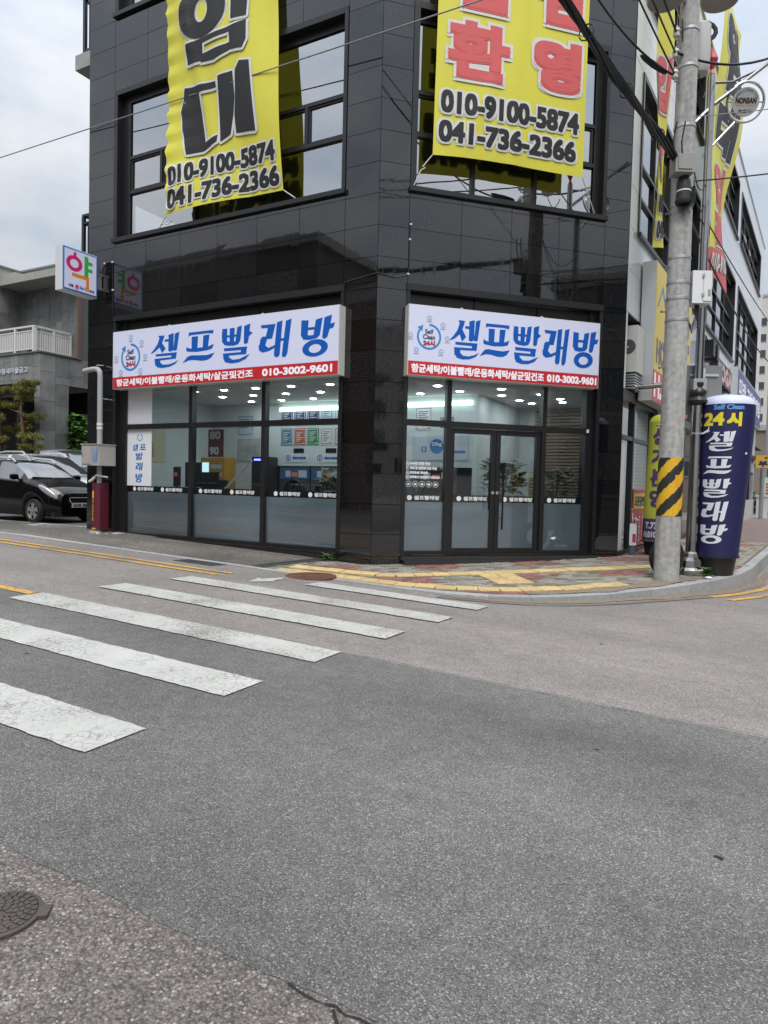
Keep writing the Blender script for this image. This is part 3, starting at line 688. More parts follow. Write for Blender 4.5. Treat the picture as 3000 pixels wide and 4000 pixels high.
manhole(-.06,-1.66,.33, rust, 'rusty brown round manhole cover at the dropped kerb', dz=.022)
gratem = M('drain_steel', (.16,.16,.155), .5, .7, .3, 15)
def grate(p0, p1, w, fn, nb, label, dz=.008):
    p0 = Vector(p0); p1 = Vector(p1); d = (p1-p0); L = d.length; d.normalize(); nn = Vector((-d.y, d.x)); c = (p0+p1)/2
    t = thing('drain_grate', label, 'drain', (c.x, c.y, fn(c.x, c.y)))
    def bar(mb, a, b, ww, h0, h1):
        a = Vector(a); b = Vector(b); e = (b-a).normalized(); m_ = Vector((-e.y, e.x))*ww/2; q = [a+m_, a-m_, b-m_, b+m_]
        mb.add([(v.x, v.y, fn(v.x, v.y)+h0) for v in q]+[(v.x, v.y, fn(v.x, v.y)+h1) for v in q], [(0,3,2,1),(4,5,6,7),(0,1,5,4),(1,2,6,5),(2,3,7,6),(3,0,4,7)])
    mb = MB(); q = [p0+nn*w/2, p0-nn*w/2, p1-nn*w/2, p1+nn*w/2]; mb.face([(v.x, v.y, fn(v.x, v.y)+.003) for v in q]); mb.build('gully', crack, t)
    mb = MB()
    for s in (-1, 1): bar(mb, p0+nn*w/2*s, p1+nn*w/2*s, .03, .002, dz+.004)
    bar(mb, p0-nn*w/2, p0+nn*w/2, .03, .002, dz+.003); bar(mb, p1-nn*w/2, p1+nn*w/2, .03, .002, dz+.003); mb.build('frame', gratem, t)
    for i in range(1, nb):
        mb = MB(); p = p0+d*L*i/nb; bar(mb, p-nn*w/2, p+nn*w/2, .022, .003, dz); mb.build('bar', gratem, t)
grate((-2.5,-1.80),(-1.72,-1.80), .32, zr, 12, 'dark slotted drain grate in the gutter beside the yellow lines')
grate((-1.27,-1.40),(-.93,-.10), .20, sw, 20, 'narrow channel drain running from the kerb to the granite wall', .012)
# ================================================================== THE CORNER BUILDING
FA = Fr((0,0,0), (1,0,0), (0,-1,0))
FB = Fr((0,0,0), (1,1,0), (1,-1,0))
FC = Fr(P0, CD, CN)
FD = Fr((-7.13,0,0), (0,1,0), (-1,0,0))
TOP = 13.2
bld = thing('corner_building', 'three storey corner building with black granite front and white side wing', 'building')
core_mat = M('dark_backing', (.02,.02,.021), .9)
def rect_minus(u0, u1, z0, z1, ops):
    out = [(u0,u1,z0,z1)]
    for (a, b, c, d) in ops:
        nx = []
        for (p, q, r_, s) in out:
            if b <= p+1e-6 or a >= q-1e-6 or d <= r_+1e-6 or c >= s-1e-6: nx.append((p,q,r_,s)); continue
            if c > r_: nx.append((p,q,r_,c))
            if d < s: nx.append((p,q,d,s))
            if a > p: nx.append((p,a,max(r_,c),min(s,d)))
            if b < q: nx.append((b,q,max(r_,c),min(s,d)))
        out = nx
    return out
rg = random.Random(5)
def cladding(fr, us, zs, ops, mat, name, th=.03, gap=.008, jit=.0, core=True, coreth=.25, zbase=None):
    for i in range(len(us)-1):
        for j in range(len(zs)-1):
            for (a, b, c, d) in rect_minus(us[i], us[i+1], zs[j], zs[j+1], ops):
                if b-a < .04 or d-c < .04: continue
                j0 = [rg.uniform(-jit, jit) for _ in range(4)]
                g = gap/2; q = [(a+g,c+g),(b-g,c+g),(b-g,d-g),(a+g,d-g)]
                mb = MB(); mb.add([fr.p(u,z,-th) for u,z in q]+[fr.p(u,z,j0[k]) for k,(u,z) in enumerate(q)], [(0,3,2,1),(4,5,6,7),(0,1,5,4),(1,2,6,5),(2,3,7,6),(3,0,4,7)])
                mb.build(name, mat, bld)
    if core:
        mb = MB()
        for (a, b, c, d) in rect_minus(us[0], us[-1], zs[0], zs[-1], ops): mb.fbox(fr, a, b, c, d, -th-coreth, -th-.001)
        mb.build('wall_core', core_mat, bld)
rows = [-.3] + [.506+.513*k for k in range(25) if .506+.513*k < TOP-.2] + [TOP]
A_OPS = [(-6.30,-.65,.13,4.71),(-6.34,-.66,6.27,9.33),(-6.34,-.66,10.83,13.0)]
B_OPS = [(.53,4.29,.15,4.71),(.53,4.28,6.27,9.33),(.53,4.28,10.83,13.0)]
cladding(FA, [-7.13,-6.34,-5.40,-4.45,-3.50,-2.55,-1.60,-.655,0], rows, A_OPS, granite, 'granite_panel', jit=.0012)
cladding(FB, [0,.53,1.47,2.41,3.35,4.285,4.81], rows, B_OPS, granite, 'granite_panel', jit=.0012)
cladding(FD, [.04,1.2,2.4,3.6,4.8,6.0,7.2,8.4,9.6,10.8,12,19,26], [-.3,1,2.5,4,5.5,7,8.5,10,11.5,TOP], [(1.0,4.2,5.55,7.6),(1.0,4.2,10.2,12.2)], granite, 'granite_panel')
# roof and storey slabs
slab_in = M('slab_concrete', (.3,.3,.3), .9)
OUT = [(-7.1,.05),(0,.05),(3.38,3.43),(P0.x+CD.x*26.8-.05, P0.y+CD.y*26.8),(-7.1,30)]
for z0, z1 in ((4.74,5.0),(9.5,9.8),(TOP-.3,TOP-.02)):
    mb = MB(); mb.prism([(x+.0,y+.3) if y < .1 else (x-.3,y) for x,y in OUT], lambda u,v,d: (u,v,d), z0, z1); mb.build('floor_slab', slab_in, bld)

# parapet coping
cop = M('coping', (.05,.05,.052), .4)
for fr, a, b in ((FA,-7.13,.02),(FB,-.02,4.83)):
    mb = MB(); mb.fbox(fr, a, b, TOP+.002, TOP+.08, -.3, .03); mb.build('coping', cop, bld)

# ---- upper windows
frame_mat = M('window_frame_black', (.014,.014,.015), .35, spec=.5)
room_mat = M('upper_room', (.30,.31,.32), .9)
def bars(mb, fr, us, zs, w, d0, d1, u0, u1, z0, z1):
    for u in us: mb.fbox(fr, u-w/2, u+w/2, z0, z1, d0, d1)
    for z in zs: mb.fbox(fr, u0, u1, z-w/2, z+w/2, d0+.003, d1-.003)
def big_window(fr, u0, u1, z0, z1, bays, tr, name='window', pane_mat=pane_up, split=True):
    """black framed window: tall bays, a middle band of casements, sill and trim"""
    mb = MB()
    mb.fbox(fr, u0, u0+.10, z0, z1, -.3, .02); mb.fbox(fr, u1-.07, u1, z0, z1, -.3, .02); mb.fbox(fr, u0+.1, u1-.07, z1-.10, z1, -.3, .022)
    gu0, gu1 = bays[0], bays[-1]; gz1 = z1-.24
    mb.fbox(fr, u0+.1, gu0-.0, z0+.05, z1-.1, -.24, -.13); mb.fbox(fr, gu1, u1-.07, z0+.05, z1-.1, -.24, -.13)
    mb.fbox(fr, gu0, gu1, gz1, z1-.1, -.238, -.128)
    w = .065
    for u in bays[1:-1]: mb.fbox(fr, u-w/2, u+w/2, z0+.05, gz1, -.22, -.11)
    for z in tr: mb.fbox(fr, gu0, gu1, z-w/2, z+w/2, -.222, -.112)
    if split:
        for a, b in zip(bays[:-1], bays[1:]): mb.fbox(fr, (a+b)/2-.028, (a+b)/2+.028, tr[0], tr[1], -.218, -.114)
    wnd = mb.build(name, frame_mat, bld)
    mb = MB(); mb.fbox(fr, u0-.02, u1+.02, z0-.03, z0+.05, -.3, .07); mb.build('sill', frame_mat, wnd)
    zz = [z0+.05] + list(tr) + [gz1]
    for a, b in zip(bays[:-1], bays[1:]):
        for k in range(3):
            cells = [(a, (a+b)/2), ((a+b)/2, b)] if (k == 1 and split) else [(a, b)]
            for (p, q) in cells:
                e = [rg.uniform(-.003, .003) for _ in range(2)]
                mb = MB(); mb.add([fr.p(p+.02, zz[k]+.02, -.165+e[0]), fr.p(q-.02, zz[k]+.02, -.165+e[1]), fr.p(q-.02, zz[k+1]-.02, -.165-e[0]), fr.p(p+.02, zz[k+1]-.02, -.165-e[1])], [(0,1,2,3)]); mb.build('pane', pane_mat, wnd)
                if k == 1 and split:
                    mb = MB()
                    for (x0, x1, y0, y1) in ((p+.03,p+.06,zz[1]+.035,zz[2]-.035),(q-.06,q-.03,zz[1]+.035,zz[2]-.035),(p+.06,q-.06,zz[1]+.035,zz[1]+.065),(p+.06,q-.06,zz[2]-.065,zz[2]-.035)): mb.fbox(fr, x0, x1, y0, y1, -.16, -.135)
                    mb.build('casement', frame_mat, wnd)
    return wnd
for dz in (0, 4.56):
    big_window(FA, -6.34, -.66, 6.27+dz, min(9.33+dz, 13.0), [-6.02,-4.21,-2.40,-.74], [7.27+dz, 7.97+dz if dz == 0 else 12.4])
    big_window(FB, .53, 4.28, 6.27+dz, min(9.33+dz, 13.0), [.60,1.71,2.90,4.08], [7.25+dz, 7.95+dz if dz == 0 else 12.4])
for z in (5.0, 9.8):
    mb = MB(); mb.box(-6.8,-.2,2.8,2.95,z,z+4.4); mb.fbox(FB, 0, 4.7, z, z+4.4, -2.6, -2.45); mb.build('interior_wall', room_mat, bld)

# ---- ground floor shopfronts
def shop_bay(fr, u0, u1, bays, z_tr, z_top, label_name, recess=-.16):
    mb = MB(); w = .085
    mb.fbox(fr, u0, bays[0], .17, 4.71, recess-.12, recess+.06); mb.fbox(fr, bays[-1], u1, .17, 4.71, recess-.12, recess+.06)
    for u in bays[1:-1]: mb.fbox(fr, u-w/2, u+w/2, .17, z_top, recess-.06, recess+.07)
    mb.fbox(fr, bays[0], bays[-1], z_tr-.05, z_tr+.05, recess-.057, recess+.067)
    mb.fbox(fr, bays[0], bays[-1], .17, .215, recess-.055, recess+.065)
    mb.fbox(fr, bays[0], bays[-1], z_top, z_top+.09, recess-.05, recess+.06)
    mb.fbox(fr, u0-.02, u1+.02, 4.62, 4.73, -.2, .03); mb.fbox(fr, u0-.02, u0+.05, .17, 4.62, -.2, .012); mb.fbox(fr, u1-.05, u1+.02, .17, 4.62, -.2, .012)
    f = mb.build('shopfront_frame', frame_mat, bld)
    ub = frange(u0+.05, u1-.05, (u1-u0)/3)
    for a, b in zip(ub[:-1], ub[1:]):
        mb = MB(); mb.fbox(fr, a+.01, b-.01, z_top+.1, 4.6, recess-.04, recess+.03); mb.build('fascia_panel', M('fascia_black', (.012,.012,.013), .3, spec=.5), f)
    return f
shopA = shop_bay(FA, -6.30, -.65, [-6.05,-4.21,-2.40,-.70], 2.43, 3.25, 'A')
shopB = shop_bay(FB, .53, 4.29, [.57,1.38,3.24,4.10], 2.43, 3.25, 'B')
mb = MB(); mb.fbox(FA, -6.3, -.65, .135, .17, -.3, .012); mb.build('plinth', granite, bld)
mb = MB(); mb.fbox(FB, .53, 4.29, .152, .172, -.3, .01); mb.build('plinth', granite, bld)
step_mat = M('step_granite', (.035,.036,.038), .35, 0, .3, 30)
mb = MB(); mb.fbox(FB, .55, 4.32, -.05, .075, -.02, .16); mb.build('door_step', step_mat, bld); mb = MB(); mb.fbox(FB, .52, 4.32, .077, .135, -.1, .10); mb.build('door_step', step_mat, bld)
def pane_obj(fr, a, b, c, d, par, dd=-.16):
    e = [rg.uniform(-.002, .002) for _ in range(2)]
    mb = MB(); mb.add([fr.p(a,c,dd+e[0]), fr.p(b,c,dd+e[1]), fr.p(b,d,dd-e[0]), fr.p(a,d,dd-e[1])], [(0,1,2,3)]); return mb.build('pane', pane_shop, par)
for a, b in ((-6.05,-4.25),(-4.17,-2.44),(-2.36,-.70)):
    pane_obj(FA, a, b, .215, 2.38, shopA); pane_obj(FA, a, b, 2.48, 3.25, shopA)
for a, b in ((.57,1.34),(1.42,3.20),(3.28,4.10)):
    pane_obj(FB, a, b, 2.48, 3.25, shopB)
    if a != 1.42: pane_obj(FB, a, b, .215, 2.38, shopB)
# films on the inside of the glass
frost = M('frosted_film', (.42,.49,.56), .5, 0, .12, 2.0, trans=.45)
band_m = M('black_film', (.012,.012,.013), .4)
white_ink = M('white_ink', (.78,.79,.80), .6)
blue_ink = M('blue_ink', (.015,.155,.52), .5)
white_board = M('white_panel', (.74,.76,.79), .4)
def film(fr, a, b, dd=-.166):
    mb = MB(); rectm(mb, fr.p, a+.004, b-.004, .22, 1.07, dd-.003); mb.build('frosted_film', frost, bld)
    mb = MB(); rectm(mb, fr.p, a+.004, b-.004, 1.075, 1.20, dd-.0015); return mb.build('black_band', band_m, bld)
def band_logo(fr, par, u, dd=-.1545, k=1.0):
    mb = MB(); discm(mb, fr.p, u, 1.137, .045, dd, 14); u0 = u+.085
    ltr(mb, '셀프빨래방', fr.p, u0, u0+.47*k, 1.102, 1.176, dd, .003); mb.build('lettering', white_ink, par)
for a, b, c in ((-6.05,-4.25,(-5.83,-5.02)),(-4.17,-2.44,(-3.98,-3.18)),(-2.36,-.70,(-2.13,-1.36))):
    bd = film(FA, a, b)
    for u in c: band_logo(FA, bd, u)
for a, b in ((.57,1.34),(3.28,4.10)):
    bd = film(FB, a, b); band_logo(FB, bd, a+.14)
# white panel in the left bay, blue brush letters down it
mb = MB(); mb.fbox(FA, -6.048, -5.34, 2.482, 3.248, -.156, -.148); mb.build('white_panel', white_board, bld)
mb = MB(); mb.fbox(FA, -6.048, -5.34, 1.202, 2.378, -.156, -.148); wp = mb.build('white_panel', white_board, bld)
mb = MB(); dd = -.1465
for g, u0, u1, v0, v1 in (('sel',-5.90,-5.72,1.93,2.07),('peu',-5.69,-5.50,1.94,2.07),('ppal',-5.80,-5.58,1.74,1.89),('rae',-5.80,-5.58,1.52,1.69),('bang',-5.80,-5.58,1.27,1.46)): brush(mb, g, FA.p, u0, u1, v0, v1, dd)
ringm(mb, FA.p, -5.68, 2.21, .062, .078, dd, 110, 430); mb.build('lettering', blue_ink, wp)

# ---- double door
handle_m = M('handle_black', (.01,.01,.01), .3, .5)
for i, (u0, u1) in enumerate(((1.425,2.305),(2.315,3.195))):
    mb = MB(); d0, d1 = -.20, -.13; w = .085
    mb.fbox(FB, u0, u0+w, .18, 2.37, d0, d1); mb.fbox(FB, u1-w, u1, .18, 2.37, d0, d1); mb.fbox(FB, u0+w, u1-w, .18, .26, d0+.002, d1-.002); mb.fbox(FB, u0+w, u1-w, 2.28, 2.37, d0+.002, d1-.002)
    door = mb.build('door', frame_mat, bld)
    pane_obj(FB, u0+w, u1-w, .26, 2.28, door, -.165).name = 'door_glass'
    mb = MB(); rectm(mb, FB.p, u0+w, u1-w, .262, 1.07, -.169); mb.build('frosted_film', frost, door)
    mb = MB(); rectm(mb, FB.p, u0+w, u1-w, 1.075, 1.20, -.1675); mb.build('black_band', band_m, door)
    band_logo(FB, door, u0+w+.12)
    hu = u1-.14 if i == 0 else u0+.12
    z0, z1 = (.95,1.78) if i == 0 else (.60,1.78)
    mb = MB(); mb.tube([FB.p(hu, z0, -.06), FB.p(hu, z1, -.06)], .017, 8)
    for z in (z0+.2, z1-.25): mb.tube([FB.p(hu, z, -.06), FB.p(hu, z, -.14)], .010, 6)
    mb.build('handle', handle_m, door, True)
    mb = MB(); ax = Matrix((FB.u, Vector((0,0,1)), FB.n)).transposed(); mb.lathe([(.03,0),(.03,.012),(.02,.014)], FB.p(u1-.04 if i == 0 else u0+.04, 1.25, -.13), 12, ax); mb.build('lock', alu, door, True)
# window lettering on the door-side pane
mb = MB(); dd = -.1545
for t, z, w in (('24시간 연중 무휴',1.705,.38),('세제 및 유연제 자동 투입',1.625,.50),('옷감손상 최소화',1.548,.34),('세탁에서 건조까지 1시간OK!',1.47,.56)):
    ltr(mb, t, FB.p, .70, .70+w, z, z+.05, dd, .0035, 6); u = .655
    for (p, q, r_, s) in ((u-.03,u+.03,z+.052,z+.058),(u-.03,u+.03,z-.008,z-.002),(u-.03,u-.024,z-.002,z+.052),(u+.024,u+.03,z-.002,z+.052)): rectm(mb, FB.p, p, q, r_, s, dd)
ltr(mb, '24', FB.p, .633, .677, 1.712, 1.747, dd, .003, 6); ltr(mb, '60', FB.p, .633, .677, 1.478, 1.512, dd, .003, 6)
for z in (1.635, 1.558): discm(mb, FB.p, .655, z+.016, .017, dd, 8)
for k in range(5):
    u = .685+k*.125; ringm(mb, FB.p, u, 1.375, .046, .052, dd); discm(mb, FB.p, u, 1.372, .028, dd, 6+k, .7)
mb.build('lettering', white_ink, shopB)
# clear small fixings: alarm contact on the right jamb
mb = MB(); mb.fbox(FB, 4.11, 4.15, 2.40, 2.46, -.1, -.07); mb.build('alarm_contact', white_metal, shopB)

# ---- shop interior
wall_in = M('shop_wall', (.64,.71,.72), .8, 0, .03, 2)
ceil_in = M('shop_ceiling', (.62,.60,.58), .85)
floor_in = M('shop_floor', (.45,.45,.44), .3, 0, .08, 3)
IN = [(-6.86,.29),(-.12,.29),(3.18,3.60),(3.18+CD.x*4.6,3.6+CD.y*4.6),(-6.86,8.2)]
mb = MB(); mb.face([(x,y,.172) for x,y in IN]); mb.build('interior_floor', floor_in, bld)
mb = MB(); mb.prism(IN, lambda u,v,d: (u,v,d), 3.27, 3.35); mb.build('interior_ceiling', ceil_in, bld)
mb = MB(); mb.box(-6.86,-6.80,.3,3.6,.172,3.27); mb.box(-6.80,.40,3.52,3.62,1.75,3.27); mb.box(.40,.50,3.52,6.5,.172,3.27); mb.box(.5,3.9,6.4,6.5,.172,3.27); mb.box(-6.80,-5.0,3.52,3.62,.172,1.75); mb.box(-5.0,.4,4.5,4.6,.172,1.75)
mb.build('interior_wall', wall_in, bld)
# brown slats at the back right, modelling siding lines reflected in the glass
slat_m = M('reflected_slats', (.20,.15,.095), .55, 0, .15, 5, rnd=.15)
for k in range(38):
    mb = MB(); z = .28+k*.078; mb.box(.9,3.55,6.30,6.37,z,z+.055); mb.build('slat', slat_m, bld)
# downlights, lit
lamp_m = M('lamp_glow', (1,1,1), .5, emit=42.0, ecol=(.93,.98,1.0))
ring_m = M('lamp_ring', (.7,.7,.7), .4)
def downlight(x, y):
    t = thing('ceiling_light', 'small round lit downlight in the shop ceiling', 'ceiling light', (x,y,3.27), 'downlights in the shop ceiling')
    mb = MB(); ringm(mb, lambda u,v,d: (u,v,d), x, y, .07, .09, 3.262); mb.build('trim_ring', ring_m, t)
    mb = MB(); discm(mb, lambda u,v,d: (u,v,d), x, y, .07, 3.264); mb.v.reverse(); mb.build('lamp', lamp_m, t)
for x, y in [(-5.2,1.2),(-4.35,1.2),(-3.5,1.2),(-2.6,1.2),(-1.7,1.25),(-5.2,2.1),(-4.3,2.1),(-3.4,2.1),(-2.5,2.1),(-1.6,2.1),(-.7,2.1),(.2,2.1),(-5.1,3.0),(-4.2,3.0),(-3.3,3.0),(-2.4,3.0),(-1.5,3.0),(-.6,3.0),(.3,2.95),(1.2,2.9),(.9,3.8),(1.7,3.9),(1.0,4.7),(1.9,4.7),(1.1,5.3),(1.8,5.3),(2.6,4.7)]: downlight(x, y)
mb = MB(); mb.box(-4.6,.38,3.44,3.51,3.06,3.15); tag(mb.build('cove_light', M('cove_glow', (.9,1,.98), .5, emit=1.6, ecol=(.80,1,.95))), 'long pale green lit strip above the washing machines', 'strip light')
# ================================================================== SIGNS AND BANNERS
sign_white = M('sign_face', (.56,.58,.72), .35, emit=.10, ecol=(.72,.75,1.0))
sign_red = M('sign_red', (.50,.022,.028), .35, emit=.05, ecol=(.7,.03,.04))
sign_ink = M('sign_white_ink', (.78,.76,.80), .4, emit=.12, ecol=(.9,.88,.95))
sign_blue = M('sign_blue', (.003,.10,.46), .55, spec=.25)
logo_blue = M('logo_blue', (.02,.24,.58), .4)
navy_ink = M('navy_ink', (.02,.03,.12), .5)
red_ink = M('red_ink', (.42,.03,.05), .5)
brown_ink = M('brown_ink', (.35,.12,.13), .5)
cream = M('cream_metal', (.62,.62,.58), .4)
def logo(par, mp, cu, cv, r, d):
    mb = MB(); ringm(mb, mp, cu, cv, r*.84, r, d, -212, 90, 40)
    a = R(146); mb.face([mp(cu+r*.68*math.cos(a), cv+r*.68*math.sin(a), d+.0005), mp(cu+r*1.02*math.cos(a-.46), cv+r*1.02*math.sin(a-.46), d+.0005), mp(cu+r*1.18*math.cos(a), cv+r*1.18*math.sin(a), d+.0005)])
    for k, an in enumerate((90, 42, -2, -48, -132, 180)):
        q = R(an); rr = r*(1.52 if k != 0 else 1.5); discm(mb, mp, cu+rr*math.cos(q), cv+rr*math.sin(q)*(.95), r*.21, d, 14)
    mb.build('logo', logo_blue, par)
    mb = MB()
    for k, an in enumerate((90, 42, -2, -48, -132, 180)):
        q = R(an); rr = r*(1.52 if k != 0 else 1.5); x, y = cu+rr*math.cos(q), cv+rr*math.sin(q)*.95
        ringm(mb, mp, x, y, r*.13, r*.17, d+.0006, 0, 360, 12); rectm(mb, mp, x-r*.07, x+r*.07, y-r*.05, y+r*.05, d+.0006)
    mb.build('icon', sign_ink, par)
    mb = MB(); ltr(mb, 'Self', mp, cu-r*.34, cu+r*.34, cv+r*.22, cv+r*.58, d, r*.012, 6); mb.build('lettering', navy_ink, par); mb = MB(); ltr(mb, 'Clean', mp, cu-r*.50, cu+r*.50, cv-r*.20, cv+r*.17, d, r*.012, 6); mb.build('lettering', navy_ink, par)
    mb = MB(); ltr(mb, '24시', mp, cu-r*.48, cu+r*.50, cv-r*.72, cv-r*.27, d, r*.03, 6)
    mb.build('lettering', red_ink, par)
    mb = MB()
    for k, an in enumerate((90, 42, -2, -48, -132, 180)):
        q = R(an); rr = r*1.52; x, y = cu+rr*math.cos(q), cv+rr*math.sin(q)*.95-r*.33
        for j in range(4): rectm(mb, mp, x-r*.22+j*r*.11, x-r*.22+j*r*.11+r*.08, y, y+r*.07, d)
    mb.build('caption', brown_ink, par)
def storefront_sign(fr, u0, u1, z0, z1, boxes, sub, phone, lg, label):
    c = fr.p((u0+u1)/2, z0, .1); t = thing('storefront_sign', label, 'sign', c)
    mb = MB(); mb.fbox(fr, u0, u1, z0, z1, -.02, .19); mb.build('sign_box', cream, t)
    mb = MB(); mb.fbox(fr, u0+.012, u1-.012, z0+.235, z1-.012, .185, .197); mb.build('sign_face', sign_white, t)
    mb = MB(); mb.fbox(fr, u0+.012, u1-.012, z0+.012, z0+.232, .185, .1965); mb.build('red_strip', sign_red, t)
    mb = MB()
    for g, (a, b, e, f_) in zip(BR5, boxes): brush(mb, g, fr.p, a, b, e, f_, .199)
    mb.build('lettering', sign_blue, t)
    mb = MB(); ltr(mb, TEXTS[1], fr.p, sub[0], sub[1], z0+.045, z0+.195, .199, .006); mb.build('lettering', sign_ink, t); mb = MB(); ltr(mb, '010-3002-9601', fr.p, phone[0], phone[1], z0+.052, z0+.185, .199, .008); mb.build('lettering', sign_ink, t)
    logo(t, fr.p, *lg, .199)
    mb = MB()
    for k in range(2):
        uu = u0+(u1-u0)*(.27+.42*k); zz = z1; mb.tube([fr.p(uu+.03*math.cos(a*.52), zz+.03*math.sin(a*.52)+.012, .09) for a in range(13)], .006, 5)
    mb.build('lifting_eye', white_metal, t)
storefront_sign(FA, -6.11, -.60, 3.18, 4.345, [(-5.01,-4.24,3.53,4.2),(-4.15,-3.34,3.59,4.16),(-3.17,-2.44,3.51,4.2),(-2.30,-1.58,3.545,4.2),(-1.38,-.68,3.51,4.19)], (-5.99,-2.42), (-2.21,-.72), (-5.58,3.80,.275), 'long white and red shop sign with blue letters, above three wide shop windows')
storefront_sign(FB, .50, 4.135, 3.18, 4.345, [(1.238,1.788,3.50,4.19),(1.783,2.354,3.58,4.145),(2.408,2.947,3.505,4.19),(2.983,3.505,3.54,4.19),(3.581,4.10,3.52,4.19)], (.565,3.03), (3.09,4.09), (.865,3.83,.215), 'white and red shop sign with blue letters, above the glass double door')

ban_yel = M('banner_yellow', (.76,.71,.07), .55, 0, .05, 1.5, trans=.12)
ban_white = M('banner_white_ink', (.66,.66,.62), .6)
ban_black = M('banner_black_ink', (.010,.010,.011), .65)
ban_red = M('banner_red_ink', (.62,.10,.10), .6)
ban_purple = M('banner_purple_ink', (.09,.05,.16), .6)
rope_m = M('white_rope', (.7,.7,.68), .8)
def cut_text(t, u0, u1, v0, v1, bold, cu, cv, nb=10):
    """letters in the cloth's own plane, cut along a grid so they can follow its folds"""
    mb = ltr(MB(), t, lambda u,v,d: (u,v,d), u0, u1, v0, v1, 0, bold, nb, .0006)
    bm = bmesh.new(); vs = [bm.verts.new(p) for p in mb.v]
    for f_ in mb.f:
        try: bm.faces.new([vs[i] for i in f_])
        except ValueError: pass
    k = math.floor(u0/cu)
    while k*cu < u1:
        bmesh.ops.bisect_plane(bm, geom=bm.verts[:]+bm.edges[:]+bm.faces[:], plane_co=(k*cu,0,0), plane_no=(1,0,0)); k += 1
    k = math.floor(v0/cv)
    while k*cv < v1:
        bmesh.ops.bisect_plane(bm, geom=bm.verts[:]+bm.edges[:]+bm.faces[:], plane_co=(0,k*cv,0), plane_no=(0,1,0)); k += 1
    bm.verts.index_update(); out = ([tuple(v.co) for v in bm.verts], [tuple(v.index for v in f_.verts) for f_ in bm.faces]); bm.free(); return out
def banner(label, w, h, mapf, items, base, nu=28, nv=60, group=None, mat=ban_yel, cut=.09):
    t = thing('banner', label, 'banner', base, group)
    mb = MB(); mb.add([mapf(w*i/nu, h*j/nv, 0) for j in range(nv+1) for i in range(nu+1)], [(j*(nu+1)+i, j*(nu+1)+i+1, (j+1)*(nu+1)+i+1, (j+1)*(nu+1)+i) for j in range(nv) for i in range(nu)])
    mb.build('cloth', mat, t, True, ang=60)
    halo, ink = MB(), {}
    for (s, u0, u1, v0, v1, b, m_, o_) in items:
        if o_:
            vs, fs = cut_text(s, u0-o_, u1+o_, v0-o_, v1+o_, b+o_, cut, cut, 12); halo.add([mapf(x, y, .006+d) for x,y,d in vs], fs)
        vs, fs = cut_text(s, u0, u1, v0, v1, b, cut, cut); ink.setdefault(m_.name, (m_, MB()))[1].add([mapf(x, y, .016+d) for x,y,d in vs], fs)
    if halo.v: halo.build('letter_outline', ban_white, t)
    for m_, q in ink.values(): q.build('lettering', m_, t)
    return t
# left front: to let
def mapA(u, v, d):
    k = v/5.6; w_ = 2.78; x = -4.64-.10*k + u*(1-.085*k)
    q = u/w_
    f_ = .05*math.sin(5.2*q+2.2*k*4+.6)*(1-.5*k) + .028*math.exp(-q*9)*math.sin(v*17+3*q) + .035*math.exp(-((q-.42+.10*(v-1.3))/.055)**2)*clamp(v/1.2,0,1) + .03*math.exp(-((q-.16-.03*(v-1.5))/.04)**2) - .02*math.exp(-((q-.72+.05*v)/.05)**2)
    z = 6.47+v + .05*math.sin(3.1*q)*(1-k) - .02*math.exp(-q*7)*math.sin(v*13)
    x += .02*math.exp(-q*12)*math.sin(v*19)
    return FA.p(x, z, .16+f_+d)
tA = banner('yellow banner with big black letters on the left front beside the pharmacy sign', 2.78, 5.6, mapA,
    [('010-9100-5874',.07,2.66,.53,.88,.020,ban_black,.03),('041-736-2366',.05,2.72,.09,.44,.020,ban_black,.03)], (-3.25,-.16,6.47))
mb = MB(); mb.tube([mapA(2.78,0,0), FA.p(-1.66,6.33,.05)], .010, 5); mb.build('rope', rope_m, tA); mb = MB(); mb.tube([mapA(0,0,0), FA.p(-5.02,6.30,.03), FA.p(-4.9,6.40,.07), FA.p(-4.7,6.34,.09), FA.p(-4.62,6.40,.06), FA.p(-4.75,6.44,.05), FA.p(-4.95,6.36,.06)], .009, 5); mb.build('rope', rope_m, tA)
BIG = [[(.50,2.28),(1.30,2.21),(1.31,2.10),(.87,2.12),(1.0,1.17),(1.31,1.24),(1.29,1.12),(.95,1.01),(.53,1.04),(.39,1.86)], [(1.36,2.29),(1.73,2.29),(1.76,1.84),(1.71,1.52),(1.62,1.18),(1.37,1.10),(1.36,1.98)], [(1.80,2.29),(1.91,2.42),(2.14,2.38),(2.24,1.11),(1.75,1.18),(1.73,1.52),(1.77,1.84)],
    [(1.71,4.35),(2.17,4.30),(2.07,3.21),(1.70,3.24)], [(.58,3.05),(1.0,3.08),(1.0,2.66),(.61,2.68)], [(.95,3.075),(2.07,3.14),(2.07,3.04),(.95,2.98)], [(1.65,3.1),(2.07,3.12),(2.07,2.78),(1.98,2.64),(1.68,2.68)], [(.95,2.78),(1.70,2.82),(1.68,2.68),(1.28,2.60),(.95,2.64)]]
el = lambda rx, ry: [(.97+rx*math.cos(R(a)), 3.60+ry*math.sin(R(a))) for a in range(0,360,15)]
